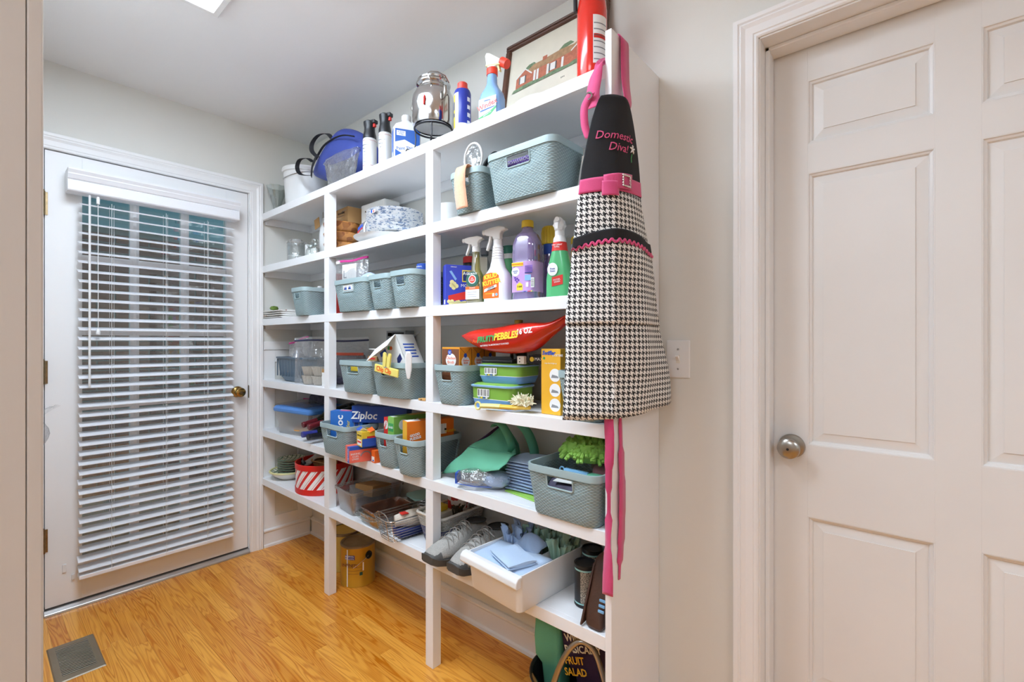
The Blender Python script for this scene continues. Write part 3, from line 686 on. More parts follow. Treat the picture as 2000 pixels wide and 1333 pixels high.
plate('logo', 'ink_white', t, -.044, -.008, .100, .120, -d_/2 - .0011, .0004); text('KLEAN\nSTRIP', .0085, 'label_blue', t, (-.026, -d_/2 - .0018, .110))
text('Paint Thinner', .0175, 'label_blue', t, (.002, -d_/2 - .0014, .052), (90, -8, 0)); text('CLEANS & THINS\nOIL-BASED PAINT', .007, 'label_blue', t, (.012, -d_/2 - .0014, .031), (90, -8, 0))
MB().box(-w_/2-.0006, -w_/2, -d_/2+.006, d_/2-.006, .008, .128).build('side_label', 'label_blue', t); MB().box(-w_/2-.001, -w_/2-.0006, -d_/2+.012, d_/2-.03, .012, .035).build('barcode', 'ink_white', t)
# steel milk can on a wire stand
t = thing('wire_stand', 'black wire stand with curled feet under the steel can', 'stand', (-1.445, 1.202, Z))
zr = .096
MB().tube([(.074*math.cos(2*math.pi*i/32), .074*math.sin(2*math.pi*i/32), zr) for i in range(32)], .0038, 8, closed=True).build('ring', 'black_wire', t, smooth=True)
for a in (215, 315, 75):
    c_, s_ = math.cos(R(a)), math.sin(R(a))
    pts = [(.074, zr), (.073, .08), (.072, .062), (.074, .035), (.086, .012), (.098, .0035), (.108, .008), (.112, .018), (.106, .026), (.098, .022)]
    MB().tube([(r_*c_, r_*s_, z_) for r_, z_ in pts], .0029, 6).build('leg', 'black_wire', t, smooth=True)
t = thing('milk_can', 'shiny stainless steel milk can with side handles on a wire stand', 'can', (-1.445, 1.202, Z + zr + .0058))
MB().lathe([(0, .006), (.055, .004), (.070, .0), (.078, .003), (.082, .012), (.083, .10), (.083, .104), (.080, .120), (.070, .140), (.060, .150), (.058, .160), (.066, .166), (.068, .171), (.066, .175), (.056, .176), (.053, .166), (.053, .150)], 48, cap0=False, cap1=False).build('body', 'steel', t, smooth=25)
MB().lathe([(0, .172), (.050, .172), (.053, .176), (.060, .180), (.062, .186), (.058, .190), (.020, .194), (0, .194)], 40, cap0=False, cap1=False).build('lid', 'steel', t, smooth=25)
for a, nm in ((-1, 1), (1, 1)):
    MB().tube([(a*.082, -.02, .085), (a*.096, -.025, .087), (a*.099, -.025, .10), (a*.097, -.024, .125), (a*.088, -.02, .13)], [.003, .0036, .0072, .0066, .003], 10).build('side_handle', 'nickel', t, smooth=True)
MB().tube([(.050, -.05, .145), (.052, -.062, .155), (.046, -.068, .172), (.05, -.055, .185), (.062, -.03, .19), (.070, .0, .185), (.070, .02, .165)], .0026, 8).build('clasp', 'chrome_wire', t, smooth=True)
MB().tube([(.038, -.078, .055), (.040, -.0785, .078), (.041, -.078, .092)], [.0028, .0048, .002], 8).build('grip_tag', 'ink_red', t, smooth=True)
# lubricant spray can
t = thing('spray_can', 'blue, yellow and white lubricant spray can with red cap', 'spray can', (-1.235, 1.162, Z), 20)
r = .0305; hh = .150
mk('can_blue', '2b3a9a', .3); mk('can_red', 'dd4a3e', .4)
MB().lathe([(r*.93, 0), (r, .004), (r, hh), (r*.88, hh+.010), (r*.7, hh+.012)], 28).build('can', 'can_blue', t, smooth=30)
def arc(name, m, a0, a1, z0, z1, rr_): # printed patch on a cylinder
    return MB().sheet(lambda a, b_: (rr_*math.sin(R(a0+(a1-a0)*a)), -rr_*math.cos(R(a0+(a1-a0)*a)), z0+(z1-z0)*b_), 8, 1).build(name, m, t, smooth=True)
arc('label_panel', 'ink_white', -75, -2, .004, hh-.006, r*1.006); arc('label_panel', 'ink_yellow', -75, -30, .02, hh-.01, r*1.012); arc('label_panel', 'ink_white', -2, 60, .004, .034, r*1.006)
arc('label_panel', 'ink_navy', -70, -36, .06, .075, r*1.02); arc('label_panel', 'ink_navy', -70, -36, .085, .115, r*1.02)
for i in range(4): arc('label_line', 'ink_white', 60, 88, .03+.028*i, .045+.028*i, r*1.01)
MB().lathe([(r*.72, hh+.012), (r*.72, hh+.017), (r*.60, hh+.018), (r*.60, hh+.036), (r*.55, hh+.038), (0, hh+.038)], 24).build('cap', 'can_red', t, smooth=25)
# blue window cleaner
mk('cleaner_blue', '86b0e0', .25, var=.03); mk('cleaner_label', 'cfe2f5', .4); mk('sprayer_white', 'f1efe6', .35); mk('sprayer_yellow', 'e8df9a', .4); mk('nozzle_red', 'ee4a35', .4)
t = thing('window_cleaner_bottle', 'blue glass cleaner spray bottle with red collar beside framed picture', 'spray bottle', (-1.098, 1.172, Z), 8)
loft([(0, .078, .050, .014), (.004, .084, .056, .016), (.085, .084, .056, .016), (.105, .076, .052, .018), (.125, .048, .044, .02), (.140, .036, .036, .0175), (.166, .033, .033, .016), (.172, .033, .033, .016)], 6).build('body', 'cleaner_blue', t, smooth=35)
plate('label', 'cleaner_label', t, -.036, .036, .010, .084, -.028, .0006)
text('Windex', .025, 'nozzle_red', t, (-.001, -.0292, .058), (90, -10, 0), bold=.0004); text('ORIGINAL', .006, 'ink_blue', t, (0, -.0292, .074))
plate('label_band', 'ink_green', t, 0, 0, 0, 0, -.0286, .0005, poly=[(-.036, .012), (.012, .022), (.036, .040), (.036, .048), (.008, .034), (-.036, .022)])
text('AMMONIA-FREE', .0048, 'ink_white', t, (0, -.0294, .0275), (90, -16, 0)); plate('label_band', 'ink_blue', t, 0, 0, 0, 0, -.0286, .0005, poly=[(-.03, .040), (.03, .046), (.03, .049), (-.03, .045)])
MB().lathe([(.0185, .170), (.0185, .192), (.016, .194)], 20, wob=lambda a, z: 1 + .03*math.cos(20*a)).build('collar', 'nozzle_red', t, smooth=20)
h_ = MB().prism([(-.018, .205), (-.010, .194), (.018, .194), (.044, .196), (.050, .205), (.026, .222), (-.006, .246), (-.018, .250), (-.024, .240)], -.011, .011, 'y').build('sprayer_head', 'sprayer_white', t, bevel=.003)
MB().prism([(-.020, .203), (.045, .192), (.045, .197), (-.019, .209)], -.0118, .0118, 'y').build('sprayer_band', 'sprayer_yellow', t, bevel=.001)
MB().tube([(.040, 0, .206), (.062, 0, .190)], .0155, 18).build('nozzle', 'nozzle_red', t, smooth=25)
MB().prism([(.022, .196), (.030, .196), (.036, .176), (.032, .174)], -.006, .006, 'y').build('trigger', 'sprayer_yellow', t, bevel=.001)
# framed picture of a brick house
mk('frame_wood', '5a3a2c', .4, var=.15, vs=30, stretch=(1, 6, 6)); mk('art_paper', 'e5dfcd', .75, var=.03, vs=20); mk('art_brick', 'b87058', .8, var=.18, vs=80); mk('art_roof', 'ab8866', .8, var=.2, vs=60); mk('art_leaf', '74896a', .8, var=.3, vs=90); mk('art_grey', '6d6a68', .8); mk('art_white', 'e8e6df', .7)
FW, FH = .452, .425
t = thing('framed_picture', 'dark wood framed picture of a long brick house leaning on the wall', 'picture', (-.999, 1.336, Z + .0035), 0, rx=-9)
fw_ = .024
for x0, x1, z0, z1, nm in ((-FW/2, FW/2, FH-fw_, FH, 0), (-FW/2, FW/2, 0, fw_, 0), (-FW/2, -FW/2+fw_, fw_, FH-fw_, 1), (FW/2-fw_, FW/2, fw_, FH-fw_, 1)):
    MB().box(x0, x1, -.012, .012, z0, z1).build('frame_rail', 'frame_wood', t, bevel=.005)
    if nm == 0: MB().tube([(x0+.006, -.013, (z0+z1)/2), (x1-.006, -.013, (z0+z1)/2)], .0035, 6).build('bead', 'frame_wood', t, smooth=True)
art = MB().box(-FW/2+fw_-.003, FW/2-fw_+.003, .0, .004, fw_-.003, FH-fw_+.003).build('print', 'art_paper', t)
def ap(m, poly, k=1): return MB().prism([(x*.404-.202, (y*.95+.33)*.377+.024) for x, y in poly], -.0004*k, -.0004*(k-1), 'y').build('drawing', m, art)
ap('art_roof', [(.14, .33), (.30, .42), (.38, .42), (.60, .44), (.74, .43), (.88, .50), (.95, .48), (.95, .36), (.60, .34), (.30, .34)], 1)
ap('art_brick', [(.12, .20), (.95, .22), (.95, .36), (.12, .34)], 2)
ap('art_brick', [(.10, .20), (.28, .20), (.28, .32), (.20, .40), (.10, .33)], 3); ap('art_brick', [(.72, .22), (.97, .22), (.97, .37), (.85, .46), (.72, .36)], 3)
ap('art_white', [(.09, .335), (.10, .325), (.20, .40), (.28, .32), (.29, .33), (.20, .415)], 4); ap('art_white', [(.71, .37), (.72, .36), (.85, .46), (.97, .37), (.98, .38), (.85, .475)], 4)
ap('art_brick', [(.40, .41), (.45, .41), (.45, .455), (.40, .455)], 2)
for x in (.31, .345, .46, .62): ap('art_white', [(x, .21), (x+.024, .21), (x+.024, .34), (x, .34)], 5)
for x in (.15, .50, .83): ap('art_white', [(x, .25), (x+.055, .25), (x+.055, .33), (x, .33)], 5); ap('art_grey', [(x-.014, .25), (x, .25), (x, .33), (x-.014, .33)], 6); ap('art_grey', [(x+.055, .25), (x+.069, .25), (x+.069, .33), (x+.055, .33)], 6)
ap('art_leaf', [(.06, .17), (.30, .185), (.60, .195), (.95, .21), (.95, .235), (.76, .245), (.70, .225), (.55, .235), (.40, .215), (.28, .225), (.16, .215), (.08, .20)], 7)
ap('art_leaf', [(.18, .40), (.24, .44), (.30, .445), (.32, .425), (.24, .39)], 1); ap('art_leaf', [(.58, .44), (.63, .48), (.70, .485), (.74, .45), (.66, .435)], 1)
text('2 0 4', .008, 'art_grey', art, (.06, -.001, .19))
# white oval dish
t = thing('oval_dish', 'white oval dish lying in front of the framed picture', 'dish', (-.94, 1.222, Z))
MB().lathe([(.055, 0), (.060, .002), (.085, .026), (.092, .034), (.090, .036), (.082, .028), (.056, .006), (0, .006)], 36, sx=1.0, sy=.72, cap1=False).build('dish', 'white_plastic', t, smooth=True)
MB().tube([(.09*math.cos(2*math.pi*i/36), .09*.72*math.sin(2*math.pi*i/36), .0355) for i in range(36)], .003, 6, closed=True).build('rim', 'white_plastic', t, smooth=True)
# fire extinguisher
mk('ext_red', 'e02a1c', .22, coat=.6, var=.02)
t = thing('fire_extinguisher', 'red fire extinguisher standing at the right end of the top shelf', 'fire extinguisher', (-.752, 1.252, Z), 30)
r = .0455
MB().lathe([(r*.92, 0), (r, .006), (r, .27), (r*.93, .30), (r*.70, .325), (r*.4, .338), (r*.34, .352), (0, .352)], 36).build('cylinder', 'ext_red', t, smooth=True)
arc('label', 'ink_white', 5, 70, .09, .235, r*1.006); arc('label_line', 'ink_red', 8, 66, .165, .178, r*1.012)
for i in range(7): arc('label_line', 'ink_grey', 8, 66, .10+.018*i, .1035+.018*i, r*1.012)
MB().lathe([(.016, .350), (.018, .372), (.012, .38), (0, .38)], 16).build('valve', 'black_plastic', t, smooth=25)
MB().prism([(-.012, .372), (.012, .372), (.07, .40), (.066, .41), (-.012, .392)], -.009, .009, 'y').build('lever', 'black_plastic', t, bevel=.002)
MB().tube([(-.012, -.01, .362), (-.04, -.02, .36), (-.050, -.016, .33), (-.0495, -.012, .27)], .0065, 8).build('hose', 'black_plastic', t, smooth=True)
# ================================================================ FIFTH SHELF
Z = SZ[4]
t = thing('plastic_canister', 'clear plastic canister with lid and white powder at left of fifth shelf', 'canister', (-2.607, 1.19, Z))
MB().lathe([(.042, 0), (.047, .003), (.049, .105), (.045, .107), (.044, .004)], 32, cap1=False).build('wall', 'clear_pet', t, smooth=25)
MB().lathe([(0, .004), (.043, .004), (.0445, .038), (0, .040)], 28).build('powder', 'paper_white', t, smooth=25)
MB().lathe([(.049, .103), (.051, .106), (.051, .116), (.036, .119), (.034, .127), (0, .128)], 32).build('lid', 'frosted', t, smooth=25)
t = thing('snack_pouch', 'small red and white pouch left of the clear canister', 'pouch', (-2.71, 1.23, Z)); loft([(0, .05, .03, .008), (.03, .055, .034, .01), (.05, .05, .006, .002)]).build('pouch', 'ink_red', t, smooth=40); plate('label', 'ink_white', t, -.016, .016, .012, .034, -.017)
for i, (x, y, h, lb) in enumerate(((-2.455, 1.195, .098, 'cut glass shaker with round stopper beside the clear canister'), (-2.385, 1.185, .104, 'cut glass shaker with round stopper beside the left post'))):
    t = thing('glass_shaker', lb, 'shaker', (x, y, Z), 0, 'cut glass shakers')
    MB().lathe([(.019, 0), (.023, .006), (.024, .03), (.021, .055), (.012, .066), (.012, .070)], 32, wob=lambda a, z: 1 + .06*abs(math.sin(6*a))).build('body', 'clear_glass', t, smooth=20)
    MB().lathe([(0, .002), (.020, .008), (.021, .03), (.018, .05), (0, .056)], 24).build('contents', 'paper_white', t, smooth=True)
    MB().lathe([(.010, .068), (.016, .074), (.019, .085), (.014, h-.004), (0, h)], 20, wob=lambda a, z: 1 + .07*abs(math.sin(5*a))).build('stopper', 'clear_glass', t, smooth=20)
t = thing('spice_jar', 'slim white jar between canister and glass shakers', 'jar', (-2.505, 1.205, Z)); MB().lathe([(.013, 0), (.014, .002), (.014, .07), (.012, .073)], 18).build('jar', 'white_plastic', t, smooth=25); MB().lathe([(.0145, .073), (.0145, .09), (0, .091)], 18).build('cap', 'white_plastic', t, smooth=25)
t = thing('white_flask', 'tall white bottle with silver cap behind the left post', 'bottle', (-2.415, 1.262, Z))
MB().lathe([(.031, 0), (.034, .004), (.034, .14), (.031, .17), (.020, .208), (.017, .222), (.017, .232)], 28).build('body', 'white_plastic', t, smooth=True)
MB().lathe([(.0195, .230), (.0195, .258), (.016, .262), (0, .263)], 24).build('cap', 'nickel', t, smooth=25)
MB().box(-.055, .0, -.0008, .0008, -.055, .0).build('tag', 'kraft', t, loc=(-.022, -.028, .238), rot=(0, R(-12), 0), bevel=.0003)
# wooden bowls
def bowl_mat():
    m, nt, b = _new('acacia'); N, Lk = nt.nodes, nt.links
    vo = N.new('ShaderNodeTexVoronoi'); vo.inputs['Scale'].default_value = 38; Lk.new(_coord(nt), vo.inputs['Vector'])
    Lk.new(mix_col(nt, math_node(nt, 'FRACT', math_node(nt, 'MULTIPLY', vo.outputs['Color'], 3.7)), lin('8a4f2a'), lin('d3924f')), b.inputs['Base Color']); b.inputs['Roughness'].default_value = .35
    return m
M['acacia'] = bowl_mat()
zz = 0
for i, nm in enumerate(('bottom', 'middle', 'top')):
    t = thing('wooden_bowl', f'patchwork wooden bowl, {nm} one of the three stacked', 'bowl', (-2.212 + .004*i, 1.242 - .003*i, Z + zz), 20*i, 'stacked wooden bowls')
    MB().lathe([(.052, 0), (.060, .002), (.082, .030), (.089, .052), (.087, .056), (.083, .053), (.076, .032), (.054, .010), (0, .008)], 40, cap1=False).build('bowl', 'acacia', t, smooth=30); zz += .050
t = boxed('kraft_box', 'brown kraft paper box lying on the wooden bowls', 'box', (-2.225, 1.298, Z + .159), (.20, .13, .078), 'kraft', -4)
ft(t, 'VictoriaBay', .017, 'ink_black', .64, .70); 
for i in range(3): fp(t, 'print_line', 'ink_grey', .42, .42 + (.34, .25, .34)[i], .22 + .14*i, .235 + .14*i)
fp(t, 'print_line', 'ink_grey', .68, .92, .78, .80)
# platter with paper plates
t = thing('platter', 'large white round platter overhanging the shelf under the paper plates', 'platter', (-1.815, 1.250, Z))
MB().lathe([(.095, 0), (.100, .002), (.128, .018), (.153, .028), (.155, .031), (.151, .032), (.125, .023), (.098, .008), (0, .007)], 56, cap1=False).build('platter', 'white_plastic', t, smooth=True)
def plate_pack_mat():
    m, nt, b = _new('printed_rim'); N, Lk = nt.nodes, nt.links
    no = N.new('ShaderNodeTexNoise'); no.inputs['Scale'].default_value = 60; no.inputs['Detail'].default_value = 3
    oi = N.new('ShaderNodeObjectInfo'); sc_ = N.new('ShaderNodeVectorMath'); sc_.operation = 'SCALE'; sc_.inputs[0].default_value = (9, 7, 5); Lk.new(oi.outputs['Random'], sc_.inputs['Scale']); ad = N.new('ShaderNodeVectorMath'); Lk.new(_coord(nt), ad.inputs[0]); Lk.new(sc_.outputs[0], ad.inputs[1]); Lk.new(ad.outputs[0], no.inputs['Vector'])
    g = math_node(nt, 'GREATER_THAN', no.outputs['Fac'], .57)
    Lk.new(mix_col(nt, g, lin('f2f2f2'), lin('8497b4')), b.inputs['Base Color']); b.inputs['Roughness'].default_value = .5; return m
M['printed_rim'] = plate_pack_mat()
t = thing('paper_plates', 'tall stack of white paper plates with blue printed rims on platter', 'plates', (-1.762, 1.245, Z + .0345))
for i in range(14):
    o = MB().lathe([(.072, 0), (.088, .004), (.122, .014), (.124, .016), (.121, .0165), (.087, .007), (0, .006)], 40, cap1=False).build('plate', 'printed_rim', t, smooth=True); o.location = (random.Random(i).uniform(-.002, .002), 0, i * .0066)
MB().box(-.02, .02, -.0008, 0, .075, .088).build('sticker', 'ink_white', t, loc=(.02, -.1265, 0)); MB().lathe([(0, 0), (.007, 0), (.007, .0006), (0, .0006)], 14).build('badge', 'ink_blue', t, loc=(.012, -.1275, .082), rot=(R(90), 0, 0)); MB().lathe([(0, 0), (.006, 0), (.006, .0006), (0, .0006)], 14).build('badge', 'ink_red', t, loc=(.030, -.1268, .081), rot=(R(90), 0, R(8)))
t = boxed('paper_pack', 'white paper pack with pink and black print behind the paper plates', 'box', (-1.998, 1.325, Z), (.205, .09, .243), 'paper_white', 0, bevel=.008)
for i, (x, m_) in enumerate(((.19, 'ink_black'), (.225, 'ink_yellow'), (.37, 'ink_pink'), (.41, 'ink_pink'), (.50, 'ink_black'), (.55, 'ink_grey'))): fp(t, 'print', m_, x, x + .03, .83, .86)
t = thing('cookie_pouch', 'small foil snack pouch with blue and red print beside wooden bowls', 'pouch', (-1.928, 1.190, Z + .030), -12)
mk('foil', 'c8c8cc', .25, .7, bump=.6, bs=60)
loft([(0, .085, .004, .001), (.012, .082, .030, .012), (.055, .080, .032, .012), (.075, .084, .012, .004), (.084, .086, .003, .001)]).build('pouch', 'foil', t, smooth=50)
plate('label', 'ink_blue', t, 0, 0, 0, 0, -.0162, .0006, poly=[(-.030, .046), (.034, .056), (.034, .070), (-.030, .062)]); plate('label', 'ink_red', t, 0, 0, 0, 0, -.0162, .0006, poly=[(-.034, .034), (.0, .046), (.03, .048), (.03, .055), (-.034, .045)]); mk('cookie', 'b07c52', .7); plate('label', 'cookie', t, -.026, .008, .008, .034, -.0162)
t = thing('paper_roll', 'white paper roll standing behind the middle post', 'paper roll', (-1.425, 1.27, Z)); b = MB(); b.lathe([(.012, 0), (.042, 0), (.042, .115), (.012, .115)], 32, cap0=False, cap1=False); b.build('roll', 'paper_white', t, smooth=25); MB().lathe([(.0118, .001), (.0118, .114)], 20, cap0=False, cap1=False).build('core', 'kraft', t, smooth=True)
# baskets of the fifth shelf
b1 = basket('small teal basket holding peach cloth and clear ring on fifth shelf', -1.148, 1.080, Z, .160, .250)
mk('peach_cloth', 'f2b795', .85, bump=.5, bs=150, sheen=.3)
t = thing('cleaning_cloth', 'peach cloth strip hanging over the small basket front', 'cloth', (-1.137, 1.073, Z + .14))
ribbon([(.006, .03, -.02), (.004, .012, .003), (.002, -.008, .003), (.0, -.016, -.03), (-.002, -.012, -.08), (.002, -.006, -.135)], [.048, .05, .05, .052, .054], (1, 0, 0)).build('strip', 'peach_cloth', t, smooth=60, solid=.002)
t = thing('plastic_ring', 'clear plastic ring with white bulb rising out of small basket', 'lid', (-1.150, 1.125, Z + .142))
MB().tube([(.043*math.cos(2*math.pi*i/28), 0, .045 + .050*math.sin(2*math.pi*i/28)) for i in range(28)], .0038, 8, closed=True).build('ring', 'white_plastic', t, smooth=True, rot=(R(8), R(18), 0))
MB().lathe([(0, 0), (.041, 0)], 28, cap0=False, cap1=False, sy=1.16).build('dome', 'clear_pet', t, loc=(0, 0, .045), rot=(R(90), R(18), 0))
MB().lathe([(.011, -.10), (.012, 0), (.021, .008), (.022, .018), (.012, .026), (.013, .036), (.015, .045), (.009, .052), (0, .053)], 20, cap0=True).build('bulb', 'white_plastic', t, smooth=True, rot=(0, R(14), 0), loc=(-.002, .012, 0))
t = thing('scrub_brush', 'black curved brush handle sticking out of small basket', 'brush', (-1.105, 1.16, Z + .008)); MB().tube(sm([(-.02, -.02, 0), (-.03, -.01, .10), (-.022, 0, .155), (.0, .01, .188), (.03, .01, .195), (.05, .02, .16), (.05, .03, .1)]), .009, 8, flat=.6).build('handle', 'black_plastic', t, smooth=True)
b2 = basket('large teal basket holding a purple packet on fifth shelf', -.902, 1.070, Z, .276, .175, .152)
mk('purple', '6a44ad', .45)
t = boxed('purple_box', 'purple packet seen through grip of the large fifth-shelf basket', 'box', (-.912, 1.122, Z + .006), (.115, .03, .124), 'purple'); text('RAPID SELF-TEST', .0095, 'ink_white', t, (-.012, -.0156, .104), (90, 180, 0)); text('DOWSWOH', .0165, 'ink_white', t, (-.016, -.0156, .117), (90, 180, 0))
t = boxed('floral_box', 'cream box with blue flower print beside the large fifth-shelf basket', 'box', (-.722, 1.245, Z), (.062, .10, .118), 'cream_plastic', 0)
for i, (x, z) in enumerate(((.2, .75), (.42, .55), (.18, .35), (.6, .8), (.45, .2))): plate('flower', 'ink_blue', t, 0, 0, 0, 0, -.05, .0004, poly=disc_pts((x-.5)*.062, z*.118, .006, 8)); plate('leaf', 'ink_green', t, 0, 0, 0, 0, -.05, .0003, poly=disc_pts((x-.5)*.062 + .007, z*.118 - .008, .005, 8, .5, 1))
# ================================================================ FOURTH SHELF
Z = SZ[3]
def floral_mat():
    m, nt, b = _new('floral_cloth'); N, Lk = nt.nodes, nt.links
    vo = N.new('ShaderNodeTexVoronoi'); vo.inputs['Scale'].default_value = 42; Lk.new(_coord(nt), vo.inputs['Vector'])
    g = math_node(nt, 'LESS_THAN', vo.outputs['Distance'], .22)
    Lk.new(mix_col(nt, g, lin('eeeae4'), lin('b98378')), b.inputs['Base Color']); b.inputs['Roughness'].default_value = .85; return m
M['floral_cloth'] = floral_mat()
folded_cloth('folded_tablecloth', 'folded white cloth with flower print at left of fourth shelf', 'cloth', (-2.745, 1.165, Z), .235, .105, .047, 'floral_cloth', 4, seed=5)
t = thing('moss_ball', 'small green moss ball on the folded flower cloth', 'decoration', (-2.80, 1.15, Z + .048)); mk('moss', '6f8a3e', .9, bump=1, bs=300, var=.3, vs=60)
MB().lathe([(.004, 0), (.018, .004), (.022, .012), (.016, .022), (0, .026)], 24, wob=lambda a, z: 1 + .15*math.sin(7*a + 300*z)).build('moss', 'moss', t, smooth=True)
basket('teal basket alone in the left bay of fourth shelf', -2.352, 1.072, Z, .160, .250)
t = thing('soap_pump', 'white pump bottle peeking out of the lone left basket', 'bottle', (-2.36, 1.20, Z + .008)); MB().lathe([(.025, 0), (.026, .10), (.010, .118), (.009, .132), (.013, .134), (.013, .150), (0, .152)], 20).build('bottle', 'white_plastic', t, smooth=30)
A = basket('wide teal basket with white label in grip, middle bay of fourth shelf', -1.862, 1.068, Z, .262, .180)
MB().box(-.034, .034, -.0012, 0, -.013, .012).build('label_card', 'paper_white', A, loc=(-.005, -.0835, .1045)); 
for i, (x, c_) in enumerate(((-.022, 'ink_navy'), (-.012, 'ink_blue'), (.012, 'ink_navy'), (.021, 'ink_blue'))): MB().prism([(x-.007, -.010), (x+.007, -.010), (x + .002, .006)], -.0018, -.0012, 'y').build('label_print', c_, A, loc=(-.005, -.0835, .1045))
basket('narrow teal basket in the middle of three on fourth shelf', -1.643, 1.070, Z, .158, .250)
basket('narrow teal basket holding a blue can beside the middle post', -1.480, 1.064, Z, .164, .250)
t = zip_bag('zip_bag', 'clear zip bag with pink zip and white contents in wide basket', (-1.935, 1.135, Z + .075), .235, .175, None, 4, seed=4, zipm='pink_zip', th=.035)
MB().box(-.118, -.09, -.005, .005, .155, .168).build('slider', 'white_plastic', t)
t = boxed('cotton_box', 'white carton inside the pink zip bag', 'box', (-1.92, 1.135, Z + .080), (.10, .05, .135), 'paper_white', 6); ft(t, 'L', .05, 'ink_grey', .2, .66)
t = thing('wipes_pouch', 'crumpled blue and white wipes pouch in the wide basket', 'pouch', (-1.795, 1.135, Z + .09), 10); mk('wipes', 'aebfe0', .4, bump=.8, bs=35)
loft([(0, .10, .05, .02), (.03, .125, .06, .025), (.05, .11, .05, .02), (.07, .06, .02, .008), (.078, .02, .008, .003)]).build('pouch', 'wipes', t, smooth=60); MB().box(-.03, .035, -.034, -.029, .012, .04).build('label', 'ink_blue', t); MB().box(.02, .05, -.03, -.02, .04, .062).build('flap', 'paper_white', t, bevel=.002)
t = thing('red_can', 'red canister beside the wide fourth-shelf basket, behind left post', 'canister', (-2.180, 1.215, Z)); MB().lathe([(.028, 0), (.030, .003), (.030, .20), (.028, .205), (0, .206)], 28).build('can', 'ink_red', t, smooth=25); MB().lathe([(.029, .205), (.029, .212), (0, .213)], 28).build('lid', 'white_plastic', t, smooth=25)
t = thing('blue_can', 'blue canister standing in the narrow basket beside the middle post', 'canister', (-1.506, 1.20, Z + .006)); MB().lathe([(.026, 0), (.027, .002), (.027, .172), (.025, .175), (0, .176)], 28).build('can', 'ink_blue', t, smooth=25)
text('NATURAL', .009, 'ink_white', t, (0, -.0274, .162), bend=.027)
# popcorn box
mk('box_blue', '3946b8', .45)
t = boxed('popcorn_box', 'blue popcorn box with red tub picture beside the middle post', 'box', (-1.292, 1.190, Z), (.100, .050, .150), 'box_blue', 60)
mk('popcorn', 'eadf9f', .8)
plate('picture', 'ink_red', t, 0, 0, 0, 0, -.025, .0005, poly=[(-.040, .016), (.05, .026), (.05, .056), (.02, .052), (-.04, .036)])
for i in range(14):
    q = random.Random(i); plate('popcorn', 'popcorn', t, 0, 0, 0, 0, -.0255, .0006, poly=disc_pts(-.038 + .006*i, .010 + q.uniform(-.003, .006), .007, 7))
for x, z in ((-.018, .080), (-.028, .074), (-.010, .072), (-.020, .066), (-.026, .086)): plate('popcorn', 'popcorn', t, 0, 0, 0, 0, -.0255, .0006, poly=disc_pts(x, z, .0085, 8))
plate('stripe', 'cleaner_blue', t, 0, 0, 0, 0, -.0251, .0004, poly=[(-.036, .125), (-.028, .128), (-.008, .098), (-.014, .092)])
plate('logo', 'ink_yellow', t, .012, .05, .088, .132, -.0251, .0005); plate('logo', 'ink_navy', t, .015, .05, .092, .128, -.0256, .0005); text('ACT\nII', .018, 'ink_white', t, (.032, -.0262, .110)); text('MOVIE', .016, 'ink_white', t, (.030, -.0258, .074)); text('ORVILLE', .006, 'ink_white', t, (-.02, -.0256, .142))
MB().box(-.0506, -.05, -.020, .0, .006, .022).build('barcode', 'ink_white', t)
t = thing('sauce_jar', 'jar with red lid behind the popcorn box', 'jar', (-1.335, 1.30, Z)); MB().lathe([(.03, 0), (.031, .17), (.028, .178)], 24).build('jar', 'black_plastic', t, smooth=25); MB().lathe([(.030, .178), (.030, .200), (.028, .203), (0, .204)], 24).build('lid', 'ink_red', t, smooth=25)
t = thing('grey_bottle', 'grey glass bottle neck behind popcorn box and carton', 'bottle', (-1.272, 1.315, Z)); MB().lathe([(.028, 0), (.028, .15), (.013, .19), (.012, .215), (0, .216)], 24).build('bottle', 'clear_glass', t, smooth=30); MB().lathe([(.015, .205), (.015, .232), (0, .233)], 20).build('cap', 'ink_grey', t, smooth=25)
t = boxed('tan_carton', 'narrow beige carton between popcorn box and yellow soap bottle', 'box', (-1.222, 1.245, Z), (.040, .05, .178), 'cream_plastic', 50)
for i in range(5): fp(t, 'print_line', 'ink_grey', .15, .85, .35 + .07*i, .36 + .07*i)
# yellow soap spray
M['amber_clear'] = film('amber_clear', 'ded79a', clear=.84, rough=.05, milky=.12)
mk('soap_yellow', 'd9cf86', .3); mk('label_green', '2f6152', .5)
t = thing('oil_soap_bottle', 'clear yellow oil soap spray bottle with round green logo', 'spray bottle', (-1.190, 1.185, Z), 14)
secs = [(0, .062, .044, .014), (.004, .066, .048, .016), (.075, .066, .048, .016), (.10, .056, .044, .018), (.125, .034, .034, .0165), (.175, .026, .026, .0128), (.190, .026, .026, .0128)]
loft(secs).build('body', 'amber_clear', t, smooth=35); loft([(z*.96+.003, w*.93, d*.93, r*.9) for z, w, d, r in secs[:4]]).build('liquid', 'amber_clear', t, smooth=35)
trigger(t, .188, 'white_plastic', .92)
plate('label', 'ink_white', t, -.028, .028, .018, .052, -.0245, .0006); plate('label_band', 'ink_orange', t, -.028, .028, .052, .062, -.0245, .0006)
plate('logo_ring', 'label_green', t, 0, 0, 0, 0, -.0245, .0006, poly=disc_pts(0, .088, .026, 28, 1, 1.05)); plate('logo_ring', 'ink_white', t, 0, 0, 0, 0, -.0251, .0004, poly=disc_pts(0, .088, .0155, 24)); plate('logo_ring', 'nozzle_red', t, 0, 0, 0, 0, -.0255, .0004, poly=disc_pts(0, .088, .0125, 24))
text('MURPHY', .0105, 'ink_white', t, (0, -.0256, .107)); text('OIL\nSOAP', .007, 'ink_white', t, (0, -.0261, .088)); text('ORANGE\n' , .006, 'ink_white', t, (0, -.0256, .0545))
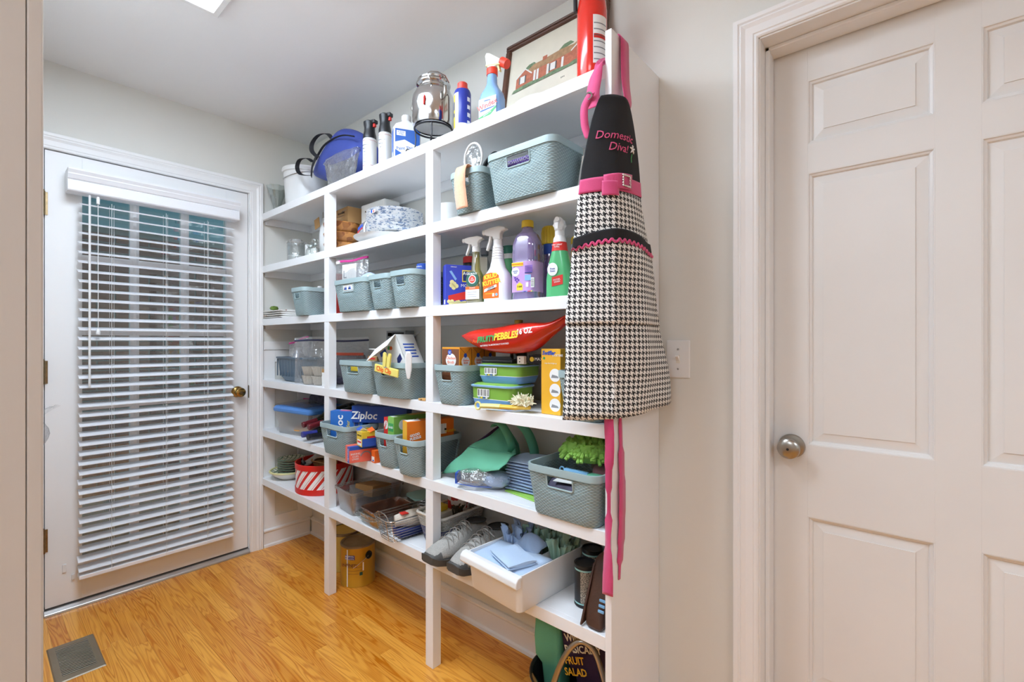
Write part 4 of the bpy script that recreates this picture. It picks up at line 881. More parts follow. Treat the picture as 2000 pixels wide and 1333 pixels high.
for i in range(3): plate('print_line', 'ink_grey', t, -.02, .018, .026 + .008*i, .0275 + .008*i, -.0251, .0004)
# white degreaser spray
mk('gloss_white', 'f4f4f4', .18, coat=.4); mk('label_orange', 'f26a1b', .45)
t = thing('degreaser_bottle', 'glossy white cleaner spray bottle with orange label', 'spray bottle', (-1.080, 1.182, Z), 6)
loft([(0, .092, .056, .02), (.004, .098, .062, .024), (.080, .098, .062, .024), (.100, .086, .058, .026), (.120, .056, .048, .022), (.150, .042, .042, .02), (.190, .036, .036, .0175), (.196, .033, .033, .016)], 8).build('body', 'gloss_white', t, smooth=35)
for i in range(5): MB().tube([((.0215-.0007*i)*math.cos(R(a)), (.0215-.0007*i)*math.sin(R(a)), .150 + .009*i + .002*math.cos(R(a))) for a in range(0, 360, 15)], .0011, 5, closed=True).build('grip_rib', 'gloss_white', t, smooth=True)
trigger(t, .195, 'white_plastic', 1.08)
plate('label', 'label_orange', t, 0, 0, 0, 0, -.031, .0006, poly=[(-.040, .014), (.026, .014), (.026, .090), (.014, .098), (-.008, .101), (-.028, .098), (-.040, .088)])
text('KRUD\nKUTTER', .0205, 'ink_yellow', t, (-.006, -.0322, .078), (90, -8, 0), bold=.0009); text('CLEANER\nDEGREASER', .0068, 'ink_black', t, (-.006, -.0325, .0475), (90, -12, 0)); plate('swoosh', 'ink_white', t, 0, 0, 0, 0, -.0316, .0004, poly=[(-.036, .036), (-.034, .046), (.016, .060), (.018, .052), (-.006, .044)])
text('CONCENTRATED', .0052, 'ink_yellow', t, (-.012, -.0318, .030)); plate('badge', 'ink_white', t, .0, .008, .020, .030, -.0316); plate('badge', 'cleaner_blue', t, 0, 0, 0, 0, -.0316, .0005, poly=disc_pts(.017, .026, .005, 14))
# lavender cleaner
M['lavender'] = film('lavender', 'b9a3da', clear=.82, rough=.05, milky=.35); mk('label_lilac', 'c39bd3', .45); mk('cap_yellow', 'e6c53b', .4)
t = thing('lavender_cleaner_bottle', 'large purple lavender cleaner bottle with yellow screw cap', 'bottle', (-.958, 1.192, Z), 10)
secs = [(0, .080, .064, .025), (.005, .096, .078, .03), (.022, .094, .076, .03), (.026, .097, .079, .032), (.125, .097, .079, .032), (.13, .094, .076, .03), (.137, .097, .079, .03), (.150, .094, .077, .03), (.156, .096, .079, .03), (.168, .093, .077, .03), (.176, .095, .078, .03), (.195, .088, .074, .03), (.215, .070, .064, .028), (.228, .040, .040, .0195), (.236, .034, .034, .0165), (.242, .034, .034, .0165)]
loft(secs, 8).build('body', 'lavender', t, smooth=35)
mk('liquid_purple', '7c63b2', .4)
loft([(.006, .088, .070, .028), (.195, .080, .066, .027), (.205, .074, .062, .026)], 6).build('liquid', 'liquid_purple', t, smooth=35)
loft([(.027, .0982, .0802, .0325), (.124, .0982, .0802, .0325)], 8).build('label', 'label_lilac', t, smooth=35)
MB().lathe([(.0195, .240), (.0195, .258), (.018, .262), (0, .262)], 26, wob=lambda a, z: 1 + .02*math.cos(26*a)).build('cap', 'cap_yellow', t, smooth=25)
Y0 = -.0402
plate('label_band', 'ink_yellow', t, -.036, .006, .110, .122, Y0); text('MULTI-PURPOSE', .0058, 'ink_orange', t, (-.015, Y0-.0012, .116))
plate('badge', 'ink_white', t, 0, 0, 0, 0, Y0, .0006, poly=disc_pts(-.022, .092, .0145, 22)); text('Lavender\nScent', .0055, 'ink_blue', t, (-.022, Y0-.0012, .092)); 
for x, z in ((-.016, .070), (-.022, .066), (-.011, .065), (-.017, .060), (-.024, .073)): plate('lavender_print', 'purple', t, 0, 0, 0, 0, Y0, .0005, poly=disc_pts(x, z, .0035, 8))
plate('print_block', 'ink_navy', t, .012, .038, .085, .088, Y0)
for i in range(7): plate('print_block', 'purple', t, .012, .040, .088 + .0034*i, .0895 + .0034*i, Y0)
plate('print_block', 'cleaner_blue', t, .012, .034, .062, .080, Y0); plate('barcode', 'ink_white', t, .034, .045, .040, .070, Y0+.004, .0046)
for i in range(6): plate('barcode', 'ink_black', t, .035, .044, .043 + .0042*i, .0446 + .0042*i, Y0-.0006, .0004)
plate('print_block', 'ink_yellow', t, 0, 0, 0, 0, Y0, .0006, poly=[(-.018, .032), (.004, .032), (.004, .050), (-.007, .058), (-.018, .050)]); text('1:64', .010, 'ink_black', t, (-.007, Y0-.0012, .044)); plate('print_block', 'ink_white', t, .016, .025, .042, .056, Y0)
for i in range(9): plate('colour_dot', ['cleaner_blue', 'purple', 'ink_blue', 'cleaner_blue', 'ink_pink', 'ink_red', 'ink_orange', 'ink_yellow', 'ink_green'][i], t, .004 + .0044*i, .0072 + .0044*i, .0262, .0292, Y0 - .0002)
# behind: yellow-capped blue bottle, green and yellow canisters
t = thing('brush_bottle', 'blue bottle with ribbed yellow brush cap behind the lavender cleaner', 'bottle', (-.935, 1.285, Z)); MB().lathe([(.026, 0), (.027, .004), (.027, .13), (.023, .145), (.022, .178)], 26).build('body', 'lavender', t, smooth=30); MB().lathe([(.0225, .145), (.0225, .200)], 26).build('collar', 'ink_blue', t, smooth=25)
MB().lathe([(.026, .196), (.028, .20), (.029, .235), (.026, .252), (.02, .257), (0, .257)], 40, wob=lambda a, z: 1 + .035*math.cos(20*a)).build('brush_cap', 'cap_yellow', t, smooth=20)
mk('gel_green', '55b274', .28, coat=.3); mk('teal_dark', '2d7a67', .4)
t = thing('wipes_canister', 'green wipes canister with dark lid behind the white cleaner', 'canister', (-1.135, 1.318, Z)); MB().lathe([(.036, 0), (.038, .004), (.038, .17), (.036, .172)], 30).build('can', 'gel_green', t, smooth=25); MB().lathe([(.0385, .172), (.0385, .19), (.037, .19)], 30).build('band', 'white_plastic', t, smooth=25); MB().lathe([(.039, .19), (.039, .215), (.036, .22), (0, .22)], 30).build('lid', 'teal_dark', t, smooth=25)
mk('gold_yellow', 'e8b92c', .4)
t = thing('wipes_canister', 'yellow wipes canister with white band behind the green bottle', 'canister', (-.822, 1.318, Z)); MB().lathe([(.041, 0), (.042, .004), (.042, .165), (.040, .168)], 30).build('can', 'gold_yellow', t, smooth=25); MB().lathe([(.0425, .168), (.0425, .186), (.041, .186)], 30).build('band', 'white_plastic', t, smooth=25); MB().lathe([(.043, .186), (.043, .206), (.040, .211), (0, .211)], 30).build('lid', 'cap_yellow', t, smooth=25)
MB().sheet(lambda a, b_: (.0427*math.sin(R(-60+70*a)), -.0427*math.cos(R(-60+70*a)), .02 + .09*b_*(1-.4*a)), 8, 1).build('label', 'paper_white', t, smooth=True)
# green dish spray with pump
t = thing('dish_spray_bottle', 'green liquid bottle with white spray pump and red collar band', 'spray bottle', (-.822, 1.180, Z), 18)
loft([(0, .070, .048, .02), (.005, .082, .056, .024), (.060, .080, .056, .024), (.105, .066, .050, .022), (.150, .046, .044, .02), (.168, .042, .042, .02)], 8).build('body', 'gel_green', t, smooth=35)
loft([(.143, .0495, .0465, .021), (.170, .0425, .0425, .0205)], 8).build('collar_band', 'ink_red', t, smooth=35); text('DISH SPRAY\nREFILL', .0062, 'ink_white', t, (-.002, -.0242, .157), (84, 0, 0))
loft([(.168, .041, .041, .02), (.182, .038, .038, .018), (.190, .030, .030, .0145)], 8).build('shoulder', 'white_plastic', t, smooth=35)
MB().lathe([(.0145, .188), (.0145, .206), (.0125, .208)], 24, wob=lambda a, z: 1 + .03*math.cos(24*a)).build('collar', 'white_plastic', t, smooth=20)
MB().prism([(-.013, .206), (.013, .206), (.014, .216), (.020, .222), (.016, .228), (.014, .238), (.006, .246), (-.010, .246), (-.016, .236), (-.015, .226), (-.020, .222), (-.014, .216)], -.016, .012, 'y').build('pump_head', 'white_plastic', t, bevel=.003); MB().tube([(0, -.014, .236), (0, -.030, .236)], .0075, 12).build('nozzle', 'white_plastic', t, smooth=25); MB().prism([(-.007, .226), (.007, .226), (.005, .206), (-.005, .206)], -.034, -.026, 'y').build('trigger', 'white_plastic', t, bevel=.002)
plate('badge', 'ink_white', t, 0, 0, 0, 0, -.0284, .0008, poly=disc_pts(-.014, .086, .018, 24, .9, 1.1)); text('Fresh\nScent', .007, 'ink_blue', t, (-.014, -.0297, .084)); plate('badge', 'ink_red', t, 0, 0, 0, 0, -.0284, .0008, poly=[(-.016, .034), (.018, .040), (.018, .069), (-.016, .062)]); text('FASTER,\nEASIER', .0065, 'ink_white', t, (.0, -.0297, .051), (90, -8, 0))
# ================================================================ THIRD SHELF
Z = SZ[2]
mk('slate_plastic', '586a7a', .45)
t = thing('planter_bin', 'dark slate ribbed plastic bin at left of third shelf', 'bin', (-2.60, 1.222, Z))
rs = []
for z, w, d, r in ((0, .25, .10, .05), (.004, .27, .115, .055), (.025, .305, .135, .05), (.06, .325, .145, .04), (.128, .335, .15, .03), (.128, .355, .165, .034), (.137, .355, .165, .034), (.137, .33, .143, .026), (.02, .28, .12, .04)):
    rs.append([(x*(1 + (.004 if 0 < k % 2 and .01 < z < .127 else 0)), y, z) for k, (x, y) in enumerate(rrect(w, d, r, 8))])
MB().rings(rs).build('body', 'slate_plastic', t, smooth=30)
for sg in range(9): MB().box(-.155 + .036*sg, -.152 + .036*sg, -.0755, -.070, .03, .126).build('rib', 'slate_plastic', t)
t = zip_bag('zip_bag', 'crinkled clear zip bag with pink zip inside the slate bin', (-2.615, 1.215, Z + .10), .17, .145, None, 12, tilt=-6, seed=9, zipm='pink_zip', th=.03, lean=-14)
t = thing('foil_bundle', 'crumpled silver foil bundle in the slate bin', 'foil', (-2.63, 1.21, Z + .025)); MB().lathe([(.03, 0), (.05, .03), (.045, .08), (.03, .12), (.018, .15), (.022, .165), (0, .17)], 22, wob=lambda a, z: 1 + .18*math.sin(5*a + 90*z) + .12*math.sin(9*a - 140*z)).build('foil', 'foil', t, smooth=50)
t = zip_bag('zip_bag', 'large clear zip bag with dark zip standing behind the left post', (-2.327, 1.245, Z), .42, .245, None, 32, seed=2, zipm='dark_zip', th=.045)
mk('dark_stuff', '4a4658', .7, var=.5, vs=40); mk('rust', 'c4523a', .5)
t = thing('bagged_cloth', 'dark mixed cloth bundle inside the large clear bag', 'cloth', (-2.235, 1.305, Z + .003), 32); loft([(0, .17, .05, .02), (.05, .18, .06, .025), (.12, .17, .05, .02), (.15, .15, .03, .012)]).build('bundle', 'dark_stuff', t, smooth=50); MB().box(-.085, .085, -.034, -.030, .148, .162).build('orange_zip', 'rust', t)
def liner_mat():
    m, nt, b = _new('pleated_paper'); N, Lk = nt.nodes, nt.links
    sx = N.new('ShaderNodeSeparateXYZ'); Lk.new(_coord(nt), sx.inputs[0])
    at = math_node(nt, 'ARCTAN2', sx.outputs[1], sx.outputs[0]); w = math_node(nt, 'SINE', math_node(nt, 'MULTIPLY', at, 60.0))
    bp = N.new('ShaderNodeBump'); bp.inputs['Distance'].default_value = .002; Lk.new(w, bp.inputs['Height']); Lk.new(bp.outputs[0], b.inputs['Normal'])
    b.inputs['Base Color'].default_value = lin('ece3d6'); b.inputs['Roughness'].default_value = .8; return m
M['pleated_paper'] = liner_mat()
for i, (x, y, lb) in enumerate(((-2.395, 1.165, 'left of two'), (-2.312, 1.178, 'right of two'))):
    for k in range(2):
        t = thing('baking_cups', f'{"lower" if k == 0 else "upper"} stack of white pleated paper baking cups, {lb} columns by left post', 'baking cups', (x, y, Z + .002 + .046*k), 0, 'stacks of baking cups')
        MB().lathe([(.030, 0), (.041, .044), (.039, .0445), (0, .040)], 48, wob=lambda a, z: 1 + .025*math.cos(24*a)).build('cups', 'pleated_paper', t, smooth=20)
t = boxed('cup_box', 'small white and red carton beside the baking cups', 'box', (-2.225, 1.18, Z), (.05, .05, .085), 'paper_white', 5); fp(t, 'print', 'ink_red', .5, .95, .05, .25); fp(t, 'print', 'kraft', 0, 1, .8, 1)
A = basket('left of the two teal baskets under the open white carton', -1.832, 1.072, Z, .250, .180)
B = basket('teal basket with yellow and white clips on its rim', -1.575, 1.072, Z, .256, .180)
# open white carton lying in the basket
t = thing('open_carton', 'white product carton lying open in the basket with clips', 'box', (-1.580, 1.172, Z + .088), 8, ry=-28)
w_, d_, h_ = .135, .10, .15
for a in ((-w_/2, w_/2, -d_/2, -d_/2+.002, 0, h_), (-w_/2, w_/2, d_/2-.002, d_/2, 0, h_), (-w_/2, -w_/2+.002, -d_/2, d_/2, 0, h_), (w_/2-.002, w_/2, -d_/2, d_/2, 0, h_), (-w_/2, w_/2, -d_/2, d_/2, 0, .002)): MB().box(*a).build('wall', 'paper_white', t)
MB().box(-w_/2, w_/2, 0, .0015, 0, .085).build('flap', 'paper_white', t, loc=(0, -d_/2, h_), rot=(R(128), 0, 0)); MB().box(-w_/2, w_/2, 0, .0015, 0, .085).build('flap', 'paper_white', t, loc=(0, d_/2, h_), rot=(R(-70), 0, 0)); MB().box(0, .0015, -d_/2, d_/2, 0, .04).build('flap', 'paper_white', t, loc=(-w_/2, 0, h_), rot=(0, R(-60), 0))
mk('carton_inside', '9c7b63', .85); MB().box(-w_/2+.004, w_/2-.004, -d_/2+.004, d_/2-.004, .004, h_-.05).build('inner_bag', 'carton_inside', t)
plate('print', 'ink_blue', t, -.05, -.012, .105, .125, -d_/2, .0005); plate('print', 'ink_green', t, 0, 0, 0, 0, -d_/2, .0005, poly=disc_pts(.008, .118, .008, 12)); plate('print', 'ink_orange', t, 0, 0, 0, 0, -d_/2, .0006, poly=disc_pts(.018, .112, .008, 12))
for i in range(5): MB().box(w_/2, w_/2 + .0005, -.03, .032 - .006*(i % 2), .045 + .014*i, .051 + .014*i).build('print_line', 'ink_blue', t)
plate('print', 'ink_navy', t, 0, 0, 0, 0, -d_/2, .0005, poly=[(.02, .03), (.055, .045), (.055, .07), (.03, .06)])
t = boxed('packet_box', 'small tan and brown packet box in the left basket', 'box', (-1.79, 1.165, Z + .06), (.085, .035, .098), 'kraft', -6); fp(t, 'print', 'cookie', .35, 1, .1, .7); fp(t, 'print', 'ink_red', .05, .8, .86, .94); fp(t, 'print', 'paper_white', .02, .3, .3, .8)
t = boxed('yellow_packet', 'flat yellow packet lying inside the left basket', 'packet', (-1.88, 1.15, Z + .09), (.09, .05, .042), 'cap_yellow', 4)
t = boxed('grey_carton', 'grey printed carton standing at the back of third shelf', 'box', (-1.895, 1.368, Z), (.155, .05, .275), 'ink_grey', 0); fp(t, 'print', 'ink_black', .08, .92, .90, .97); fp(t, 'print', 'ink_white', .1, .3, .91, .96)
# clips
mk('clip_yellow', 'e9d873', .4)
t = thing('bag_clip', 'yellow chip bag clip hanging on the basket rim', 'clip', (-1.548, 1.062, Z + .110), 0, ry=7)
MB().box(-.078, .078, -.012, -.004, -.016, .016).build('jaw', 'clip_yellow', t, bevel=.006); MB().box(-.045, .045, .013, .020, -.010, .010).build('jaw', 'clip_yellow', t, bevel=.003)
for sg in (-1, 1): MB().prism([(sg*.003, .012), (sg*.022, .012), (sg*.026, .062), (sg*.020, .070), (sg*.010, .068), (sg*.003, .05)][::sg], -.013, -.005, 'y').build('arm', 'clip_yellow', t, bevel=.002)
MB().tube([(-.012, -.009, .012), (.012, -.009, .012)], .004, 8).build('spring', 'chrome_wire', t)
text('Chip Clip', .026, 'ink_orange', t, (-.012, -.0125, 0), bold=.0006)
t = thing('bag_clip', 'white plastic clip hanging on the basket corner beside middle post', 'clip', (-1.448, 1.083, Z + .138), 55)
MB().prism([(-.008, .045), (.008, .045), (.013, .03), (.012, -.02), (.006, -.052), (0, -.058), (-.006, -.052), (-.012, -.02), (-.013, .03)], -.022, -.012, 'y').build('jaw', 'white_plastic', t, bevel=.004); MB().prism([(-.008, .048), (.008, .048), (.012, .03), (.010, .004), (-.010, .004), (-.012, .03)], .004, .012, 'y').build('jaw', 'white_plastic', t, bevel=.003); MB().tube([(-.008, -.004, .018), (.008, -.004, .018)], .010, 10).build('hinge', 'white_plastic', t, smooth=25)
t = thing('clothespin', 'small wooden clothespin on the shelf edge beside middle post', 'clothespin', (-1.402, 1.121, Z)); mk('pin_wood', 'd6a86a', .7); MB().box(-.02, .02, -.012, -.004, 0, .008).build('half', 'pin_wood', t, bevel=.001); MB().box(-.02, .02, .002, .010, 0, .008).build('half', 'pin_wood', t, bevel=.001); MB().tube([(-.002, -.012, .004), (-.002, .010, .004)], .003, 8).build('spring', 'chrome_wire', t)
# broth basket
basket('teal basket of broth cartons beside the middle post', -1.245, 1.088, Z, .160, .250)
mk('broth_yellow', 'e89a2c', .45); mk('broth_brown', '7a4a30', .5)
for i, (y, nm) in enumerate(((1.150, 'front'), (1.214, 'middle'), (1.278, 'rear'))):
    t = boxed('broth_carton', f'orange chicken broth carton, {nm} one in the basket', 'carton', (-1.252, y, Z + .006), (.092, .060, .196), 'broth_yellow', 0, 'broth cartons')
    fp(t, 'print', 'broth_brown', .02, .98, .02, .97); plate('badge', 'ink_white', t, 0, 0, 0, 0, -.0304, .0005, poly=disc_pts(.002, .150, .027, 20, 1, .9)); text('Chicken\nBroth', .015, 'ink_orange', t, (.002, -.0312, .150)); plate('logo', 'ink_blue', t, 0, 0, 0, 0, -.0304, .0006, poly=disc_pts(-.004, .178, .010, 14)); text('Great\nValue', .005, 'ink_white', t, (-.004, -.0312, .178))
    MB().prism([(yy, zz) for yy, zz in disc_pts(0, .145, .020, 18, 1, .95)], .046, .0465, 'x').build('badge', 'ink_white', t); MB().prism(disc_pts(-.002, .167, .008, 12), .0465, .047, 'x').build('logo', 'ink_blue', t); text('Chicken\nBroth', .009, 'ink_orange', t, (.0472, 0, .145), (90, 0, 90))
    for sg in (-1, 1): MB().tube([(.0462, 0, .172), (.0462, sg*.028, .195)], .0006, 4).build('fold_line', 'broth_brown', t)
mk('bottle_green', '24351f', .12, coat=.5); mk('gold_cap', 'b08d3c', .3, .8)
t = thing('oil_bottle', 'dark green oil bottle with gold cap behind the cereal bag', 'bottle', (-1.130, 1.352, Z)); MB().lathe([(.032, 0), (.034, .004), (.034, .17), (.030, .195), (.016, .235), (.0135, .255), (.0135, .285)], 28).build('bottle', 'bottle_green', t, smooth=30); MB().lathe([(.0165, .278), (.0165, .302), (.015, .304), (0, .304)], 24).build('cap', 'gold_cap', t, smooth=25); MB().lathe([(.0142, .25), (.0142, .278)], 24, cap0=False, cap1=False).build('neck_label', 'ink_black', t, smooth=25)
# cleaning cloth tubs
mk('tub_blue', '6f9fd6', .35); mk('tub_green', '7fae47', .4); mk('tub_lid', '8fb8df', .3)
def tub(lb, x, y, z, w, d, h, rz):
    t = thing('wipes_tub', lb, 'tub', (x, y, z), rz, 'wet cloth tubs')
    loft([(0, w*.86, d*.84, .02), (.006, w*.90, d*.88, .022), (h*.30, w*.955, d*.945, .022), (h*.36, w*.965, d*.955, .022)]).build('base', 'tub_blue', t, smooth=35); loft([(h*.36, w*.965, d*.955, .02), (h*.38, w*.967, d*.957, .02)]).build('stripe', 'ink_white', t)
    loft([(h*.38, w*.962, d*.952, .022), (h*.86, w*.99, d*.985, .024)]).build('sleeve', 'tub_green', t, smooth=35); loft([(h*.86, w*1.05, d*1.06, .03), (h*.92, w*1.06, d*1.07, .03), (h*.94, w*1.0, d*1.0, .025)]).build('lip', 'tub_lid', t, smooth=30); loft([(h*.94, w*.97, d*.96, .025), (h, w*.90, d*.88, .03)]).build('lid_film', 'tub_green', t, smooth=35)
    pl = MB().box(-w*.30, -w*.02, -d*.5-.0008, -d*.5, h*.46, h*.78).build('barcode', 'ink_white', t)
    for i in range(10): MB().box(-w*.285 + w*.026*i, -w*.285 + w*.026*i + w*(.008 + .008*(i % 3 == 0)), -d*.5-.0012, -d*.5-.0008, h*.5, h*.76).build('bar', 'ink_black', t)
    for i, c_ in enumerate(('cleaner_blue', 'ink_yellow', 'ink_blue', 'ink_white')): MB().box(-w*.28 + w*.06*i, -w*.24 + w*.06*i, -d*.5-.0010, -d*.5-.0006, h*.40, h*.45).build('print', c_, t)
    return t
tub('lower blue and green wet cloth tub in the stack of two', -1.066, 1.190, Z, .182, .135, .082, 4)
tub('upper blue and green wet cloth tub in the stack of two', -1.058, 1.215, Z + .0825, .182, .135, .066, 6)
# small things on the tubs
t = boxed('black_tray', 'low black plastic tray on the upper tub', 'tray', (-1.075, 1.20, Z + .149), (.12, .08, .012), 'black_plastic', 12, bevel=.004); MB().prism([(-.06, .012), (.06, .012), (.05, .024), (-.055, .022)], -.04, -.037, 'y').build('lip', 'black_plastic', t)
t = boxed('domino_block', 'beige wooden block with two dots on the tub', 'block', (-.966, 1.172, Z + .149), (.026, .018, .026), 'cream_plastic', 8, bevel=.002)
for x, z in ((.2, .7), (.2, .3)): plate('dot', 'ink_black', t, 0, 0, 0, 0, -.009, .0004, poly=disc_pts(x*.026 - .008, z*.026, .0022, 8))
t = boxed('black_carton', 'small black carton with yellow and red print beside the block', 'box', (-.918, 1.215, Z + .149), (.07, .05, .030), 'ink_black', 8); ft(t, 'MAX', .014, 'ink_white', .55, .55); plate('logo', 'ink_yellow', t, 0, 0, 0, 0, -.025, .0004, poly=disc_pts(-.022, .016, .008, 12)); fp(t, 'print', 'ink_red', .8, .98, .35, .7)
# cereal bag
mk('cereal_red', 'd6281c', .22, coat=.5, bump=.5, bs=18, var=.08, vs=12)
t = thing('cereal_bag', 'big shiny red cereal bag lying across the tubs', 'bag', (-1.012, 1.178, Z + .176), -4)
rs = []
prof_ = [(-.232, .002, .030, .018), (-.215, .006, .040, .020), (-.17, .026, .060, .014), (-.11, .040, .068, .006), (-.04, .046, .070, .0), (.03, .050, .068, .006), (.09, .048, .062, .012), (.13, .034, .050, .024), (.165, .020, .036, .034), (.195, .016, .028, .046), (.225, .012, .020, .062), (.245, .004, .020, .075)]
rng2 = random.Random(11)
for x, hz, hy, zc in prof_:
    ring = []
    for k in range(22):
        q = 2*math.pi*k/22; w_ = 1 + rng2.uniform(-.04, .04); ring.append((x + .008*math.sin(3*q), hy*math.copysign(abs(math.cos(q))**.8, math.cos(q))*w_, zc + .05 + hz*math.copysign(abs(math.sin(q))**.85, math.sin(q))*w_))
    rs.append(ring)
cb = MB().rings(rs).build('bag', 'cereal_red', t, smooth=60, sub=1)
def pill(x, y): return -.0015
text('PEBBLES', .030, 'ink_yellow', t, (.040, -.072, .064), (84, -5, 0), bold=.0012, shear=.15); text('FRUITY', .026, 'ink_green', t, (-.052, -.0725, .054), (84, -5, 0), bold=.0012, shear=.15); text('Post', .016, 'ink_orange', t, (-.105, -.0715, .047), (84, -5, 0), shear=.2); text('16 OZ', .024, 'ink_white', t, (.112, -.062, .078), (84, -6, 0), bold=.0008); text('NATURALLY & ARTIFICIALLY FLAVORED', .0075, 'ink_white', t, (-.01, -.0735, .036), (96, -4, 0))
# dusters
mk('duster_yellow', 'f0c84f', .4); mk('duster_pale', 'e8df8c', .45); mk('fluff', 'f0ecd0', .95)
t = thing('duster', 'yellow-handled duster with pale fluffy head lying on shelf edge', 'duster', (-1.03, 1.108, Z + .0))
MB().tube(sm([(-.040, -.016, .012), (-.01, -.010, .0135), (.03, .0, .014)]), .0115, 10, flat=.75).build('grip', 'duster_pale', t, smooth=True); MB().tube(sm([(.03, 0, .014), (.08, .016, .014), (.125, .03, .016)]), [.011]*6 + [.009]*5, 10, flat=.7).build('handle', 'duster_yellow', t, smooth=True)
MB().tube([(-.054 + .012*math.cos(2*math.pi*i/16), -.019, .012 + .012*math.sin(2*math.pi*i/16)) for i in range(16)], .0032, 6, closed=True).build('hanging_ring', 'duster_pale', t, smooth=True)
fb = MB(); rg3 = random.Random(5)
for i in range(170):
    a, e = rg3.uniform(0, 2*math.pi), rg3.uniform(-.35, 1.35); L = rg3.uniform(.026, .044); d_ = Vector((math.cos(a)*math.cos(e)*.8, math.sin(a)*math.cos(e)*.7, abs(math.sin(e)))); p0 = Vector((.100 + rg3.uniform(-.02, .02), .026 + rg3.uniform(-.01, .01), .022)); fb.tube([p0, p0 + d_*L*.6 + Vector((0, 0, .004)), p0 + d_*L + Vector((rg3.uniform(-.006, .006), 0, -.001))], [.0022, .0028, .0012], 4)
o = fb.build('fluff', 'fluff', t, smooth=True); o['kind'] = 'stuff'
# duster refill box
mk('swiffer_yellow', 'f0b432', .45)
t = boxed('duster_box', 'tall yellow duster refill box left of the hanging apron', 'box', (-.838, 1.185, Z), (.072, .06, .200), 'swiffer_yellow', 0)
text('Swiffer', .0175, 'ink_blue', t, (-.008, -.0306, .187), (90, 0, 0), shear=.2, bold=.0006); text('DUSTERS', .0095, 'ink_white', t, (.026, -.0306, .180), align='LEFT' if False else 'CENTER'); text('traps dust & light up', .0055, 'ink_white', t, (0, -.0306, .156))
for z in (.120, .075, .030): plate('picture', 'ink_white', t, 0, 0, 0, 0, -.030, .0005, poly=disc_pts(.016, z, .020, 24)); plate('picture', 'ink_grey', t, 0, 0, 0, 0, -.0305, .0004, poly=[(.002, z-.008), (.030, z-.008), (.026, z-.002), (.006, z+.002)])
plate('swoosh', 'ink_green', t, 0, 0, 0, 0, -.030, .0004, poly=[(-.030, .170), (-.024, .166), (-.020, .172), (-.026, .176)])
basket('teal basket tucked behind the apron on third shelf', -.706, 1.092, Z, .152, .250)
t = thing('snack_bag', 'crumpled silver snack bag in the basket behind the apron', 'bag', (-.738, 1.225, Z + .02)); loft([(0, .06, .05, .02), (.10, .07, .05, .022), (.14, .062, .045, .02), (.165, .07, .02, .008), (.175, .05, .006, .002)]).build('bag', 'foil', t, smooth=60, sub=1)
# ================================================================ SECOND SHELF
Z = SZ[1]
mk('lid_blue', '4f86cc', .35)
t = thing('storage_box', 'clear plastic storage box with blue lid at left of second shelf', 'storage box', (-2.575, 1.255, Z), 8)
loft([(0, .30, .20, .02), (.004, .305, .205, .022), (.125, .325, .225, .024)]).build('tub', 'frosted', t, smooth=30)
loft([(.122, .345, .245, .026), (.128, .352, .252, .028), (.140, .352, .252, .028), (.152, .335, .235, .026), (.154, .30, .20, .02)]).build('lid', 'lid_blue', t, smooth=30)
t = thing('orange_plate', 'orange paper plate inside the blue-lidded box', 'plate', (-2.54, 1.24, Z + .006), 0, rx=14); mk('plate_orange', 'f0a23a', .5); MB().lathe([(.0, .0), (.06, .0), (.082, .012), (.080, .014), (.058, .003), (0, .003)], 32, cap0=False, cap1=False).build('plate', 'plate_orange', t, smooth=30, loc=(0, 0, .03))
t = boxed('paper_stack', 'white papers stacked inside the blue-lidded box', 'paper', (-2.575, 1.26, Z + .006), (.24, .14, .022), 'paper_white', 8)
t = zip_bag('zip_bag', 'flat clear bag with pink zip lying on the blue lid', (-2.60, 1.15, Z + .1555), .30, .20, None, 8, tilt=-86, seed=6, zipm='pink_zip', th=.012)
t = thing('dark_pouch', 'dark crumpled pouch at the back on the blue lid', 'pouch', (-2.58, 1.325, Z + .156), 8); loft([(0, .20, .07, .03), (.04, .18, .06, .025), (.07, .10, .03, .012)]).build('pouch', 'dark_stuff', t, smooth=60)
# wine bottles lying with capsules to the front
mk('wine_glass', '1b2418', .1, coat=.6); mk('capsule_red', '6b1f28', .3, .3); mk('capsule_blue', '3a3f8f', .35); mk('capsule_black', '22222a', .35)
def wine(lb, x, z, yt, cap, rz=0, rx=0):
    t = thing('wine_bottle', lb, 'bottle', (x, yt, z), rz, 'wine bottles lying on the second shelf')
    MB().lathe([(0, .0), (.0145, 0), (.0152, .002), (.0152, .012), (.0142, .014), (.0145, .075)], 24, cap0=False, cap1=False).build('capsule', cap, t, smooth=25, rot=(R(-90 + rx), 0, 0))
    MB().lathe([(.0140, .070), (.0150, .085), (.022, .105), (.034, .128), (.0368, .150), (.0368, .285), (.034, .290), (0, .286)], 28, cap0=False, cap1=False).build('glass', 'wine_glass', t, smooth=30, rot=(R(-90 + rx), 0, 0)); return t
wine('wine bottle with blue capsule lying lower left', -2.352, Z + .0372, 1.102, 'capsule_blue')
wine('wine bottle with black capsule lying lower right beside the basket', -2.272, Z + .0372, 1.092, 'capsule_black')
wine('wine bottle with dark red capsule lying upper left of the pile', -2.350, Z + .086, 1.104, 'capsule_red', 1, 11)
wine('wine bottle with dark red capsule lying upper right of the pile', -2.270, Z + .086, 1.094, 'capsule_red', -1, 11)
basket('teal basket of plastic bag boxes under the left clip basket', -1.967, 1.050, Z, .248, .180)
mk('zip_blue', '2f6fc0', .4); mk('zip_deep', '22489c', .4)
t = boxed('bag_carton', 'blue plastic bag carton with red corner in the left basket', 'box', (-1.970, 1.143, Z + .006), (.165, .050, .186), 'zip_blue', 27)
